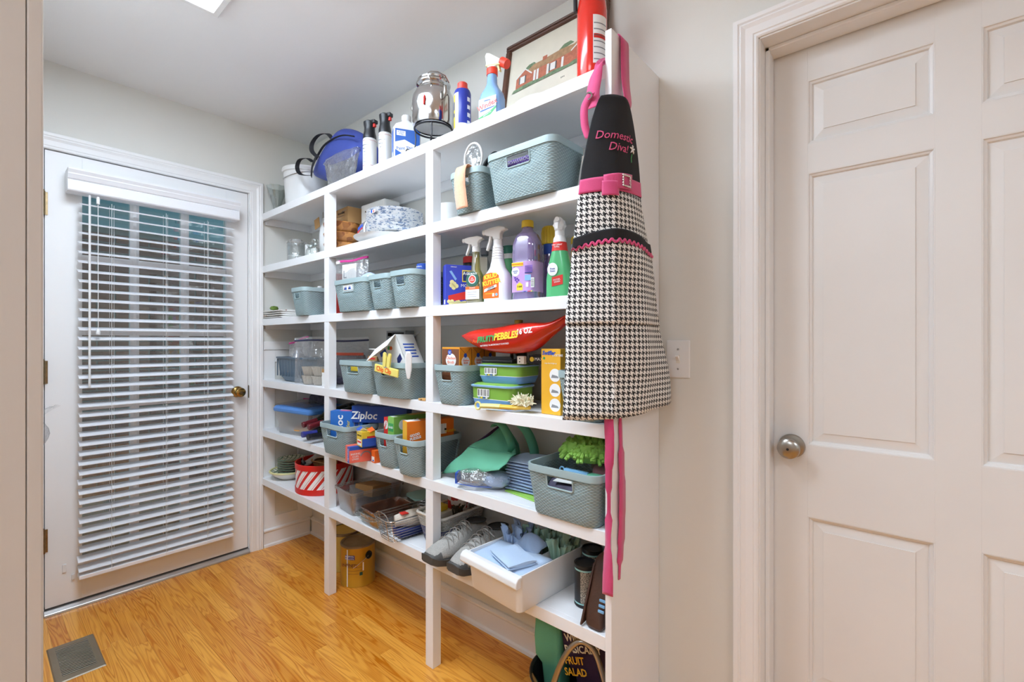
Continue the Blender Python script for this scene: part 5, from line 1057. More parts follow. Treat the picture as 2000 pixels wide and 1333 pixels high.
ft(t, 'Ziploc', .050, 'ink_white', .30, .56, bold=.001) .rotation_euler = (R(90), R(-90), 0); ft(t, 'Slider', .026, 'ink_yellow', .56, .62).rotation_euler = (R(90), R(-90), 0)
plate('print', 'ink_grey', t, 0, 0, 0, 0, -.025, .0004, poly=disc_pts(.052, .13, .020, 18, .7, 1.6)); plate('print', 'zip_deep', t, 0, 0, 0, 0, -.0254, .0004, poly=disc_pts(.052, .13, .014, 18, .7, 1.6))
MB().box(-.083, -.0825, -.025, .025, 0, .186).build('end_print', 'zip_deep', t); MB().box(-.0836, -.083, .008, .025, 0, .186).build('end_print', 'ink_red', t); text('Ziploc', .018, 'ink_white', t, (-.0839, -.010, .10), (90, -90, -90)); tp(t, 'print', 'ink_pink', .25, .75, .2, .7); tp(t, 'print', 'ink_white', .15, .95, .75, .98)
t = boxed('bag_carton', 'long dark blue plastic bag carton resting across the left basket', 'box', (-1.828, 1.222, Z + .145), (.26, .060, .075), 'zip_deep', 32)
ft(t, 'Ziploc', .048, 'ink_white', .22, .42, bold=.001, shear=.15); text('Ziploc', .020, 'ink_white', t, (-.03, 0, .0756), (0, 0, 0)); MB().box(-.1306, -.13, -.03, .03, 0, .075).build('end_print', 'zip_blue', t); text('Ziploc', .012, 'ink_yellow', t, (-.1309, 0, .04), (90, -90, -90)); tp(t, 'print', 'ink_pink', .7, .9, .2, .7)
basket('narrow teal basket of foil and wrap boxes on second shelf', -1.625, 1.086, Z, .150, .250)
basket('narrow teal basket with orange puzzle box beside the middle post', -1.462, 1.066, Z, .154, .250)
mk('foil_red', 'd8302c', .4); mk('wrap_green', '86bf5a', .45)
t = boxed('foil_box', 'red foil wrap box standing out of the narrow basket', 'box', (-1.654, 1.212, Z + .010), (.034, .17, .186), 'foil_red', -3); plate('badge', 'ink_white', t, 0, 0, 0, 0, -.085, .0004, poly=disc_pts(.0, .155, .015, 14, 1, 1.2)); text('BEST', .015, 'foil_red', t, (.0, -.0862, .155), (90, -65, 0)); tp(t, 'print', 'ink_white', .1, .9, .1, .3)
t = boxed('wrap_box', 'green plastic wrap box standing out of the narrow basket', 'box', (-1.604, 1.212, Z + .010), (.046, .19, .194), 'wrap_green', -4); plate('badge', 'ink_green', t, -.018, .020, .135, .168, -.095, .0005); text('GLAD', .013, 'ink_white', t, (.001, -.0961, .151)); stx(t, 'CLING', .03, 'ink_white', .4, .86); MB().prism(disc_pts(-.05, .16, .022, 16), .023, .0235, 'x').build('badge', 'ink_white', t); tp(t, 'print', 'ink_white', .2, .8, .02, .12); tp(t, 'print', 'gold_yellow', .1, .95, .45, 1)
mk('puzzle_orange', 'ea7a1e', .45)
t = boxed('puzzle_box', 'orange crossword puzzle box in the basket beside the middle post', 'box', (-1.462, 1.192, Z + .008), (.195, .050, .194), 'puzzle_orange', 72)
plate('grid', 'ink_white', t, -.01, .065, .135, .175, -.025, .0005)
for i in range(9): plate('grid_line', 'ink_grey', t, -.01 + .0083*i, -.0096 + .0083*i, .135, .175, -.0255, .0003)
for x, z in ((0, 0), (4, 0), (5, 1), (4, 2), (0, 2), (8, 1)): plate('grid_cell', 'ink_black', t, -.01 + .0083*x, -.0017 + .0083*x, .140 + .0083*z, .148 + .0083*z, -.0256, .0003)
text('puzzle', .018, 'ink_yellow', t, (.082, -.0256, .146)); text('GOOD\nPUZZLE', .013, 'ink_white', t, (-.065, -.0256, .135), (90, -10, 0), bold=.0005); MB().box(-.0980, -.0975, -.025, .025, 0, .194).build('end_print', 'swiffer_yellow', t); tp(t, 'print', 'ink_white', .02, .3, .1, .9)
mk('coral', 'ef6f5c', .45)
t = boxed('wrap_carton', 'small coral and blue carton on shelf edge under the yellow box', 'box', (-1.800, 1.098, Z), (.058, .115, .068), 'coral', -14)
fp(t, 'print', 'ink_blue', .55, .95, 0, 1); text('REYNOLDS', .010, 'ink_white', t, (.015, -.0586, .034), (90, -90, 0)); sp(t, 'print', 'ink_blue', 0, 1, .78, 1); tp(t, 'print', 'ink_blue', .7, 1, 0, 1); stx(t, 'BAKING\nCUPS\nLINER', .011, 'ink_white', .22, .38)
MB().tube([(.0294, .012 + .024*math.cos(R(a)), .016 + .026*math.sin(R(a))) for a in range(10, 175, 15)], .0028, 5, flat=.5).build('print_arc', 'ink_grey', t)
t = boxed('yellow_carton', 'small yellow and blue carton with torn top stacked on coral carton', 'box', (-1.762, 1.100, Z + .069), (.060, .060, .064), 'cap_yellow', -10); fp(t, 'print', 'ink_white', .15, .85, .08, .45, 1); fp(t, 'print', 'ink_red', .18, .82, .25, .36, 2); ft(t, 'STOVE TOP', .008, 'ink_black', .5, .72); sp(t, 'print', 'ink_blue', 0, 1, 0, .55); sp(t, 'print', 'ink_red', .35, 1, .55, .68)
for i, (x, y, a) in enumerate(((-.018, -.02, 30), (.012, -.015, -35), (.02, .012, 25), (-.01, .015, -20))): MB().box(-.016, .016, -.012, .012, 0, .001).build('torn_flap', ['ink_blue', 'ink_white', 'ink_orange', 'cap_yellow'][i], t, loc=(x, y, .068), rot=(R(a), R(a*.7), 0))
t = boxed('orange_carton', 'tiny orange carton between coral carton and narrow basket', 'box', (-1.722, 1.128, Z), (.030, .040, .052), 'ink_orange', -6); fp(t, 'print', 'ink_white', .1, .9, .12, .5); fp(t, 'print', 'ink_blue', .4, .8, .14, .25, 2)
# ---- right bay
mk('tote_green', '63ac8c', .8, bump=.15, bs=400, var=.04); mk('tote_purple', '3c2148', .8)
t = thing('tote_bag', 'folded green tote bag with purple side slumped on second shelf', 'bag', (-1.2, 1.25, Z))
def lerp(a, b, k): return Vector(a) + (Vector(b) - Vector(a)) * k
def quad_sheet(c00, c10, c01, c11, bulge=(0, 0, 0), wr=.004, ph=0, nu=14, nv=12):
    def fn(a, b_):
        p = lerp(lerp(c00, c10, a), lerp(c01, c11, a), b_); e = math.sin(math.pi*a)*math.sin(math.pi*b_)
        return p + Vector(bulge)*e + Vector((0, -.7, .7)) * wr*math.sin(7*a + 5*b_ + ph)*math.sin(3*b_ + 2*a)
    return MB().sheet(fn, nu, nv)
quad_sheet((-.165, -.075, .006), (.165, -.11, .085), (-.035, -.06, .125), (.175, -.045, .125), (0, -.02, -.018), .006).build('front_panel', 'tote_green', t, smooth=60, solid=.0015)
quad_sheet((-.035, -.055, .125), (.175, -.04, .125), (.045, .045, .20), (.10, .05, .13), (.02, 0, -.05), .008, 2).build('gusset', 'tote_green', t, smooth=60, solid=.0015)
quad_sheet((-.155, -.06, .012), (-.035, -.05, .125), (-.075, .09, .012), (.045, .055, .212), (0, 0, -.01), .003, 1).build('side_panel', 'tote_purple', t, smooth=60, solid=.0015)
quad_sheet((-.10, .06, .006), (.12, .075, .006), (.04, .06, .205), (.10, .065, .135), (0, .01, 0), .004, 4).build('back_panel', 'tote_green', t, smooth=60, solid=.0015)
ribbon([(.03, .04, .20), (.075, .02, .222), (.115, .015, .235), (.15, .05, .19), (.165, .075, .12), (.15, .09, .07)], .034, (.5, .6, .2)).build('handle', 'tote_green', t, smooth=60, solid=.002)
ribbon([(.02, .02, .195), (.06, -.01, .215), (.10, -.02, .21), (.12, .0, .15), (.10, .02, .10)], .03, (.3, .8, .1)).build('handle', 'tote_green', t, smooth=60, solid=.002)
text('recycle', .02, 'ink_white', t, (-.02, .0, .135), (60, -42, 15))
t = thing('clear_wrap', 'clear plastic wrapper with blue zip and blue cloth in front of tote', 'wrapper', (-1.130, 1.172, Z), 30)
mk('cloth_blue', 'a3bbdc', .85, bump=.3, bs=500, sheen=.3)
rs = []
for x, r in ((-.105, .004), (-.098, .020), (-.07, .030), (-.03, .036), (.02, .038), (.06, .036), (.085, .024), (.095, .006)): rs.append([(x, r*1.2*math.cos(2*math.pi*k/18)*(1+.06*math.sin(3*k)), .036 + r*.92*math.sin(2*math.pi*k/18)) for k in range(18)])
MB().rings(rs).build('film', 'bag_film', t, smooth=60)
rs = []
for x, r in ((-.005, .012), (.02, .030), (.055, .032), (.08, .020), (.088, .004)): rs.append([(x + .006*math.sin(4*k), r*1.1*math.cos(2*math.pi*k/14), .034 + r*.85*math.sin(2*math.pi*k/14)) for k in range(14)])
MB().rings(rs).build('cloth_roll', 'cloth_blue', t, smooth=60); MB().box(-.104, -.096, -.02, .02, .018, .052).build('zip', 'ink_blue', t); MB().tube([(-.10, -.03, .02), (-.03, -.036, .014), (.03, -.036, .015)], .003, 5, flat=.3).build('seam', 'ink_blue', t); MB().lathe([(0, 0), (.028, 0), (.026, .005), (0, .007)], 24).build('end_cap', 'clear_pet', t, loc=(-.02, -.02, .04), rot=(R(70), 0, R(-10)))
zz = Z + .004; t0 = None
for i, nm in enumerate(('bottom', 'second', 'third', 'fourth', 'top')):
    folded_cloth('folded_cloth', f'folded blue cleaning cloth, {nm} of the stack beside big basket', 'cloth', (-.985 + .003*(i % 2), 1.275, zz), .165, .145, .0205, 'cloth_blue', 2, rz=(3, -2, 2, 0, 4)[i], group='folded blue cloths', seed=20 + i); zz += .0208
mk('lime', '9fd15c', .5); t = boxed('lime_card', 'lime green card lying under the folded cloths', 'card', (-.975, 1.235, Z), (.15, .11, .0035), 'lime', -8, bevel=.0008)
basket('big teal basket with green chenille mitt at right of second shelf', -.760, 1.084, Z, .254, .255, .148)
mk('chenille', '93c45c', .9)
t = thing('chenille_mitt', 'bright green chenille cleaning mitt on top of the big basket', 'cleaning mitt', (-.742, 1.225, Z + .150))
MB().lathe([(.0, .0), (.05, .002), (.078, .03), (.065, .058), (0, .068)], 20, sx=1.12, sy=.9, cap0=False, cap1=False).build('base', 'chenille', t, smooth=True)
fb = MB(); rg3 = random.Random(8)
for i in range(190):
    a = rg3.uniform(0, 2*math.pi); e = math.asin(rg3.uniform(-.25, 1)); d_ = Vector((math.cos(a)*math.cos(e), math.sin(a)*math.cos(e), math.sin(e))); p0 = Vector((d_.x*.076, d_.y*.062, .028 + d_.z*.030)); L = .022; dr = Vector((0, 0, -.010 if d_.z < .6 else 0)); p2 = p0 + d_*L + dr
    if p2.z > .098: p2.z = .098
    fb.tube([p0, p0 + d_*L*.5, p2], [.0056, .0062, .0050], 7)
o = fb.build('noodles', 'chenille', t, smooth=True); o['kind'] = 'stuff'
t = thing('dish_brush', 'light blue brush handle lying in the big basket', 'brush', (-.755, 1.165, Z + .118)); mk('sky_blue', '7fb6e0', .35); MB().box(-.04, .045, -.008, .008, 0, .014).build('grip', 'sky_blue', t, bevel=.005); MB().tube([(-.048 + .008*math.cos(2*math.pi*i/14), 0, .007 + .008*math.sin(2*math.pi*i/14)) for i in range(14)], .002, 5, closed=True).build('loop', 'sky_blue', t)
MB().box(.045, .09, -.014, .014, -.004, .012).build('bristles', 'tote_green', t, bevel=.003)
t = boxed('leaflet', 'white printed leaflet lying in the big basket', 'paper', (-.740, 1.175, Z + .098), (.15, .08, .002), 'paper_white', 10, bevel=.0004); tp(t, 'print', 'label_green', .5, .95, .1, .9)
t = thing('rag_pile', 'dark rags filling the big basket', 'cloth', (-.76, 1.215, Z + .006)); loft([(0, .19, .19, .05), (.05, .20, .20, .06), (.082, .18, .17, .06), (.09, .12, .12, .05)]).build('rags', 'dark_stuff', t, smooth=60)
t = thing('pink_cloth', 'dusty pink cloth under the green mitt', 'cloth', (-.70, 1.265, Z + .098)); mk('dusty_pink', 'b07f86', .9); loft([(0, .09, .10, .03), (.03, .085, .09, .035), (.045, .05, .05, .02)]).build('cloth', 'dusty_pink', t, smooth=60)
# ================================================================ BOTTOM SHELF
Z = SZ[0]
def lattice_mat():
    m, nt, b = _new('green_lattice'); N, Lk = nt.nodes, nt.links
    sx = N.new('ShaderNodeSeparateXYZ'); Lk.new(_coord(nt), sx.inputs[0])
    def ln(s): 
        q = math_node(nt, 'ADD', math_node(nt, 'MULTIPLY', sx.outputs[0], 1.0), math_node(nt, 'MULTIPLY', sx.outputs[1], s))
        return math_node(nt, 'LESS_THAN', math_node(nt, 'ABSOLUTE', math_node(nt, 'SUBTRACT', math_node(nt, 'FRACT', math_node(nt, 'MULTIPLY', q, 34.0)), .5)), .1)
    g = math_node(nt, 'MAXIMUM', ln(.8), ln(-.8))
    Lk.new(mix_col(nt, g, lin('d9dcc6'), lin('3f5d49')), b.inputs['Base Color']); b.inputs['Roughness'].default_value = .25; return m
M['green_lattice'] = lattice_mat(); mk('rope_yellow', 'd9d49a', .45); mk('china_cream', 'ece8de', .25); mk('china_green', '5d7a62', .3)
t = thing('serving_bowl', 'shallow serving bowl with yellow roped rim under the green plates', 'bowl', (-2.762, 1.222, Z))
MB().lathe([(.055, 0), (.060, .003), (.088, .022), (.104, .042), (.102, .045), (.085, .028), (.05, .010), (0, .009)], 48, cap1=False).build('bowl', 'china_cream', t, smooth=True)
MB().lathe([(.103, .0455), (.078, .028), (0, .012)], 48, cap0=False, cap1=False).build('lattice', 'green_lattice', t, smooth=True, loc=(0, 0, .0012))
MB().tube([(.104*math.cos(2*math.pi*i/48), .104*math.sin(2*math.pi*i/48), .045) for i in range(48)], [.0055 + .0008*(i % 2) for i in range(48)], 8, closed=True).build('roped_rim', 'rope_yellow', t, smooth=True)
for i in range(7):
    t = thing('lattice_plate', f'green lattice china plate, {["lowest", "second", "third", "fourth", "fifth", "sixth", "uppermost"][i]} of the stack in the serving bowl', 'plate', (-2.752, 1.228, Z + .019 + .0135*i), 15*i, 'stacked green plates')
    MB().lathe([(.042, 0), (.048, .001), (.070, .010), (.074, .013), (.071, .0145), (.046, .005), (0, .0045)], 40, cap1=False).build('plate', 'china_cream', t, smooth=True)
    MB().lathe([(.0745, .0115), (.0745, .0145), (.071, .0152)], 40, cap0=False, cap1=False).build('rim_band', 'china_green', t, smooth=True)
    if i == 6: MB().lathe([(.072, .0155), (.046, .0062), (0, .0056)], 40, cap0=False, cap1=False).build('lattice', 'green_lattice', t, smooth=True)
# red and white striped drum
def stripe_mat():
    m, nt, b = _new('candy_stripe'); N, Lk = nt.nodes, nt.links
    sx = N.new('ShaderNodeSeparateXYZ'); Lk.new(_coord(nt), sx.inputs[0])
    at = math_node(nt, 'MULTIPLY', math_node(nt, 'ARCTAN2', sx.outputs[1], sx.outputs[0]), .146)
    q = math_node(nt, 'FRACT', math_node(nt, 'MULTIPLY', math_node(nt, 'SUBTRACT', at, math_node(nt, 'MULTIPLY', sx.outputs[2], .8)), 19.62))
    g = math_node(nt, 'MAXIMUM', math_node(nt, 'LESS_THAN', q, .36), math_node(nt, 'LESS_THAN', math_node(nt, 'ABSOLUTE', math_node(nt, 'SUBTRACT', q, .82)), .025))
    Lk.new(mix_col(nt, g, lin('f2f0ee'), lin('d5261f')), b.inputs['Base Color']); b.inputs['Roughness'].default_value = .35; return m
M['candy_stripe'] = stripe_mat(); mk('drum_red', 'd5261f', .35)
t = thing('gift_drum', 'round red and white candy-striped gift drum behind the left post', 'box', (-2.424, 1.261, Z))
MB().lathe([(.145, .026), (.146, .026), (.146, .130), (.145, .130)], 64, cap0=False, cap1=False).build('wall', 'candy_stripe', t, smooth=30)
MB().lathe([(0, .002), (.147, 0), (.1485, .002), (.1485, .028), (.146, .029)], 64, cap0=False, cap1=False).build('base_band', 'drum_red', t, smooth=30)
MB().lathe([(.146, .124), (.1490, .125), (.1490, .152), (.1475, .154), (.144, .152), (.143, .01), (0, .008)], 64, cap0=False, cap1=False).build('rim_band', 'drum_red', t, smooth=30)
t = thing('bubble_wrap', 'crumpled grey bubble wrap spilling from the striped drum', 'packaging', (-2.475, 1.262, Z + .115)); mk('bubble', 'b9b3ab', .35, bump=1, bs=130, var=.1, vs=50)
quad_sheet((-.075, -.105, -.02), (.10, -.06, .06), (-.055, .09, .075), (.13, .09, .06), (.0, .0, .055), .012, 1, 18, 14).build('sheet', 'bubble', t, smooth=60, solid=.006)
t = thing('wicker_tray', 'small wicker tray standing in the striped drum', 'tray', (-2.375, 1.240, Z + .118), 8, rx=10); mk('wicker', 'b58a58', .8, bump=.8, bs=200, var=.2, vs=60); loft([(0, .12, .05, .01), (.045, .15, .07, .014)]).build('body', 'wicker', t, smooth=30); MB().tube([(x, y, .046) for x, y in rrect(.15, .07, .014, 4)], .004, 6, closed=True).build('rim', 'wicker', t, smooth=True)
t = thing('kitchen_tool', 'black and steel kitchen tools in the striped drum', 'utensil', (-2.490, 1.175, Z + .070)); MB().tube(sm([(0, 0, 0), (-.005, -.008, .06), (.01, -.012, .10)]), .006, 8, flat=.4).build('blade', 'chrome_wire', t, smooth=True); MB().tube(sm([(.02, -.01, .03), (.03, -.02, .085), (.07, -.028, .084)]), .008, 8).build('handle', 'black_plastic', t, smooth=True)
# clear bin with odds and ends
t = thing('clear_bin', 'open clear plastic bin of odds and ends beside the left post', 'bin', (-1.985, 1.258, Z), -6)
rs = [[(x, y, z) for x, y in rrect(w, d, .025, 6)] for z, w, d in ((0, .165, .235), (.004, .17, .24), (.098, .19, .262), (.099, .202, .274), (.108, .202, .274), (.108, .19, .262), (.10, .186, .258), (.006, .166, .236))]
b = MB(); b.rings(rs); b.build('bin', 'frosted', t, smooth=30)
MB().prism(disc_pts(.055, .065, .020, 18, 1, 1), .0985, .1000, 'x').build('grip', 'frosted', t)
t = boxed('small_box', 'brown cardboard box tilted in the clear bin', 'box', (-1.985, 1.275, Z + .055), (.11, .13, .05), 'kraft', 14, rx=-8)
t = boxed('grey_box', 'grey printed box lying in the clear bin', 'box', (-2.02, 1.215, Z + .048), (.09, .06, .045), 'ink_grey', -18, ry=8)
t = thing('odds_bundle', 'dark odds and ends at the bottom of the clear bin', 'bundle', (-1.985, 1.26, Z + .010), -6); loft([(0, .14, .20, .03), (.03, .15, .21, .04), (.045, .10, .14, .04)]).build('bundle', 'dark_stuff', t, smooth=60)
t = thing('clear_pouch', 'clear glinting pouch on top of the clear bin', 'pouch', (-1.95, 1.325, Z + .115), 20); loft([(0, .13, .05, .02), (.02, .14, .06, .025), (.035, .09, .03, .012)]).build('pouch', 'bag_film', t, smooth=60)
# baking dishes
M['amber_glass'] = film('amber_glass', 'd2a084', clear=.84, rough=.04, milky=.14)
def dish(nm, lb, x, y, z, w, d, h, m, rz, handles=True):
    t = thing(nm, lb, 'baking dish', (x, y, z), rz)
    rs = [[(px_, py_, zz) for px_, py_ in rrect(ww, dd, .03, 6)] for zz, ww, dd in ((0, w*.86, d*.9), (.003, w*.9, d*.93), (h*.94, w*.99, d*.99), (h, w, d), (h, w*.965, d*.975), (h*.9, w*.95, d*.965), (.006, w*.87, d*.9))]
    MB().rings(rs).build('dish', m, t, smooth=30)
    MB().tube([(px_, py_, h) for px_, py_ in rrect(w, d, .03, 6)], .0032, 6, closed=True).build('rim', m, t, smooth=True)
    if handles:
        for sg in (-1, 1): MB().tube(sm([(-w*.42, sg*d*.49, h*.95), (-w*.38, sg*(d*.5+.02), h*.95), (0, sg*(d*.5+.026), h*.95), (w*.38, sg*(d*.5+.02), h*.95), (w*.42, sg*d*.49, h*.95)], 4), .0045, 6).build('handle', m, t, smooth=True)
    return t
dish('glass_baking_dish', 'clear glass baking dish overhanging the shelf edge', -1.765, 1.232, Z, .185, .245, .048, 'clear_glass', -3)
dish('amber_baking_dish', 'amber brown glass baking dish stacked in the clear one', -1.762, 1.205, Z + .010, .150, .190, .058, 'amber_glass', -6, False)
mk('aqua_lid', '9ccfca', .4); t = thing('snap_container', 'clear glass container with aqua snap lid at back of bottom shelf', 'container', (-1.705, 1.345, Z + .050), -12); loft([(0, .10, .08, .02), (.035, .12, .10, .024)]).build('bowl', 'clear_glass', t, smooth=30); loft([(.036, .124, .104, .026), (.044, .124, .104, .026), (.046, .10, .08, .02)]).build('lid', 'aqua_lid', t, smooth=30)
for sg in (-1, 1): MB().box(sg*.060, sg*.070, -.02, .02, .024, .044).build('latch', 'clear_pet', t, bevel=.002)
# wire basket
t = thing('wire_basket', 'chrome wire basket holding cloths, overhanging the shelf edge', 'basket', (-1.590, 1.180, Z), -6)
W0, D0, W1, D1, H1 = .112, .190, .142, .235, .088
for k in range(9):
    f = k/8; MB().tube([(x, y, .002 + f*H1) for x, y in rrect(W0+(W1-W0)*f, D0+(D1-D0)*f, .028, 5)], .0028 if k == 8 else .0012, 6, closed=True).build('hoop', 'chrome_wire', t, smooth=True)
n_ = 18; r0_, r1_ = rrect(W0, D0, .028, 5), rrect(W1, D1, .028, 5)
for k in range(0, len(r0_), 3): MB().tube([(*r0_[k], .002), (*r1_[k], .002 + H1)], .0014, 5).build('upright', 'chrome_wire', t)
for k in range(11): yy = -D0/2 + D0*(k+.5)/11; MB().tube([(-W0/2+.004, yy, .002), (W0/2-.004, yy, .002)], .0011, 5).build('floor_wire', 'chrome_wire', t)
for sg in (-1, 1): MB().tube(sm([(-.05, sg*D1*.46, H1), (-.03, sg*D1*.48, H1 + .022), (.03, sg*D1*.48, H1 + .022), (.05, sg*D1*.46, H1)]), .0022, 6).build('handle', 'chrome_wire', t, smooth=True)
t = thing('dish_towel', 'cream towel rolled in the wire basket', 'cloth', (-1.568, 1.20, Z + .030), -12); mk('towel', 'd8cdbd', .95, bump=.8, bs=160); MB().tube([(-.02, -.075, .03), (-.005, -.02, .034), (.0, .04, .034), (.0, .085, .03)], [.022, .034, .034, .026], 14).build('roll', 'towel', t, smooth=True); MB().box(-.012, .018, -.06, -.03, .0625, .064).build('red_patch', 'ink_red', t)
t = boxed('blue_packet', 'blue packet at the bottom of the wire basket', 'packet', (-1.575, 1.19, Z + .006), (.08, .13, .028), 'ink_navy', -8, bevel=.004)
# woven white and blue basket
def woven_mat():
    m, nt, b = _new('rope_weave'); N, Lk = nt.nodes, nt.links
    sx = N.new('ShaderNodeSeparateXYZ'); Lk.new(_coord(nt), sx.inputs[0]); z = sx.outputs[2]
    no = N.new('ShaderNodeTexNoise'); no.inputs['Scale'].default_value = 120; Lk.new(_coord(nt), no.inputs['Vector'])
    row = math_node(nt, 'SINE', math_node(nt, 'MULTIPLY', z, 2*math.pi/.0062)); st = math_node(nt, 'SINE', math_node(nt, 'MULTIPLY', math_node(nt, 'ADD', sx.outputs[0], sx.outputs[1]), 900.0))
    blue = math_node(nt, 'MULTIPLY', math_node(nt, 'LESS_THAN', z, .066), math_node(nt, 'GREATER_THAN', math_node(nt, 'ADD', row, math_node(nt, 'MULTIPLY', no.outputs['Fac'], 1.6)), .2))
    Lk.new(mix_col(nt, blue, lin('e2ddd2'), lin('2f3f86')), b.inputs['Base Color']); b.inputs['Roughness'].default_value = .85
    bp = N.new('ShaderNodeBump'); bp.inputs['Distance'].default_value = .003; Lk.new(math_node(nt, 'ADD', row, math_node(nt, 'MULTIPLY', st, .4)), bp.inputs['Height']); Lk.new(bp.outputs[0], b.inputs['Normal']); return m
M['rope_weave'] = woven_mat(); mk('rope_white', 'e8e3d9', .9, bump=.8, bs=200)
t = thing('rope_basket', 'white and blue woven rope basket behind the middle post', 'basket', (-1.425, 1.279, Z), 0)
rs = [[(x, y, z) for x, y in rrect(w, d, .022, 5)] for z, w, d in ((0, .115, .19), (.004, .12, .195), (.115, .165, .245), (.115, .152, .232), (.006, .108, .184))]
MB().rings(rs).build('body', 'rope_weave', t, smooth=30); MB().tube([(x, y, .117) for x, y in rrect(.16, .24, .022, 5)], .0055, 6, closed=True).build('rim', 'rope_white', t, smooth=True)
def blossom_mat():
    m, nt, b = _new('blossom_print'); N, Lk = nt.nodes, nt.links
    vo = N.new('ShaderNodeTexNoise'); vo.inputs['Scale'].default_value = 34; vo.inputs['Detail'].default_value = 1; Lk.new(_coord(nt), vo.inputs['Vector'])
    Lk.new(mix_col(nt, math_node(nt, 'GREATER_THAN', vo.outputs['Fac'], .53), lin('e9ddd6'), lin('c8342f')), b.inputs['Base Color']); b.inputs['Roughness'].default_value = .5; return m
M['blossom_print'] = blossom_mat()
t = boxed('gift_bag', 'red and white flower print packet standing in the rope basket', 'packet', (-1.425, 1.318, Z + .010), (.085, .040, .165), 'blossom_print', 12, bevel=.006)
t = boxed('wood_tray', 'small pale wooden tray with slot handle in the rope basket', 'tray', (-1.445, 1.228, Z + .060), (.085, .085, .056), 'cream_plastic', 0); plate('slot', 'ink_grey', t, -.016, .016, .032, .042, -.0425)
t = thing('yellow_sponge', 'yellow sponge in the small wooden tray', 'sponge', (-1.442, 1.235, Z + .1165)); MB().box(-.025, .025, -.02, .02, 0, .022).build('sponge', 'cap_yellow', t, bevel=.004)
t = thing('twig_bundle', 'dark dried twig bundle in the rope basket', 'decoration', (-1.378, 1.275, Z + .02)); b = MB(); rg3 = random.Random(4)
for i in range(26): b.tube([(rg3.uniform(-.012, .012), rg3.uniform(-.012, .012), 0), (rg3.uniform(-.02, .02), rg3.uniform(-.02, .02), .08), (rg3.uniform(-.02, .022), rg3.uniform(-.03, .02), .118)], .0022, 4)
mk('twig', '4a3c28', .9); b.build('twigs', 'twig', t)
# trail shoes
mk('shoe_mesh', 'b9b6b0', .85, bump=1, bs=420, var=.12, vs=220); mk('shoe_trim', 'c9c8c4', .6); mk('shoe_rubber', '4a4845', .6, bump=.2, bs=90); mk('lace', '8f8a84', .7); mk('shoe_lining', '3e3a36', .9)
def shoe(lb, x, y, rz, flip):
    t = thing('trail_shoe', lb, 'shoe', (x, y, Z), rz, 'grey trail shoes')
    st_ = [(-.135, .030, .020, .050), (-.120, .040, .012, .062), (-.09, .046, .006, .074), (-.05, .047, .004, .086), (-.01, .043, .004, .100), (.04, .038, .004, .112), (.085, .036, .004, .108), (.12, .034, .006, .104), (.138, .024, .016, .090)]
    up = []; so = []
    for yy, hw_, zb, zt in st_:
        c_ = flip*.010*math.sin((yy + .135)*11); n_ = 16
        up.append([(c_ + hw_*.94*math.copysign(abs(math.cos(q))**.7, math.cos(q)), yy, zb + .018 + (zt - zb - .018)*max(0, math.sin(q))**.75) for q in [math.pi*k/(n_-1) for k in range(n_)]])
        so.append([(c_ + sx*hw_*1.04, yy*1.03, zz) for sx, zz in ((-1, zb + .004), (-.7, zb), (.7, zb), (1, zb + .004), (1.02, zb + .026), (-1.02, zb + .026))])
    b = MB(); b.rings(up, True, True, True); b.build('upper', 'shoe_mesh', t, smooth=50, sub=1)
    MB().rings(so).build('sole', 'shoe_rubber', t, smooth=30)
    toe = [[(c2 + .94*1.06*hw_*math.copysign(abs(math.cos(q))**.7, math.cos(q)), yy - .003, zb + .012 + (zt*.72 - zb)*max(0, math.sin(q))**.8) for q in [math.pi*k/11 for k in range(12)]] for (yy, hw_, zb, zt), c2 in ((st_[0], flip*.0), (st_[1], flip*.0015), (st_[2], flip*.004))]
    toe[2] = [(x_, yy - .012, z_) for x_, yy, z_ in toe[2]]
    MB().rings(toe, True, True).build('toe_cap', 'shoe_rubber', t, smooth=50)
    cx = flip*.009
    for i in range(5):
        yy = -.062 + .022*i; z0 = .083 + .0075*i + (.004 if i > 1 else 0); w2 = .026 - .001*i
        MB().tube(sm([(cx - w2*1.3, yy + .012, z0 - .022), (cx - w2*.6, yy + .006, z0 + .004), (cx + w2*.6, yy - .006, z0 + .004), (cx + w2*1.3, yy - .012, z0 - .022)]), .0016, 5).build('lace', 'lace', t); MB().tube(sm([(cx + w2*1.3, yy + .012, z0 - .022), (cx + w2*.6, yy + .006, z0 + .005), (cx - w2*.6, yy - .006, z0 + .005), (cx - w2*1.3, yy - .012, z0 - .022)]), .0016, 5).build('lace', 'lace', t)
    MB().tube(sm([(cx - .030, .035, .095), (cx, .020, .118), (cx + .030, .035, .095)]), .009, 8, flat=.35).build('tongue', 'shoe_trim', t, smooth=True)
    MB().lathe([(0, 0), (.027, 0), (.030, .002), (.031, .006), (.028, .008)], 24, sy=1.5, cap0=False, cap1=False).build('collar', 'shoe_lining', t, smooth=True, loc=(cx, .082, .108), rot=(R(-6), 0, 0)); MB().lathe([(0, 0), (.009, 0), (.008, .005), (0, .006)], 14).build('lace_lock', 'shoe_rubber', t, loc=(cx, -.004, .104), rot=(R(20), 0, 0))
    return t
shoe('grey trail running shoe nearer the middle post', -1.277, 1.178, -3, 1)
shoe('grey trail running shoe nearer the white drawer bin', -1.158, 1.190, -3, -1)
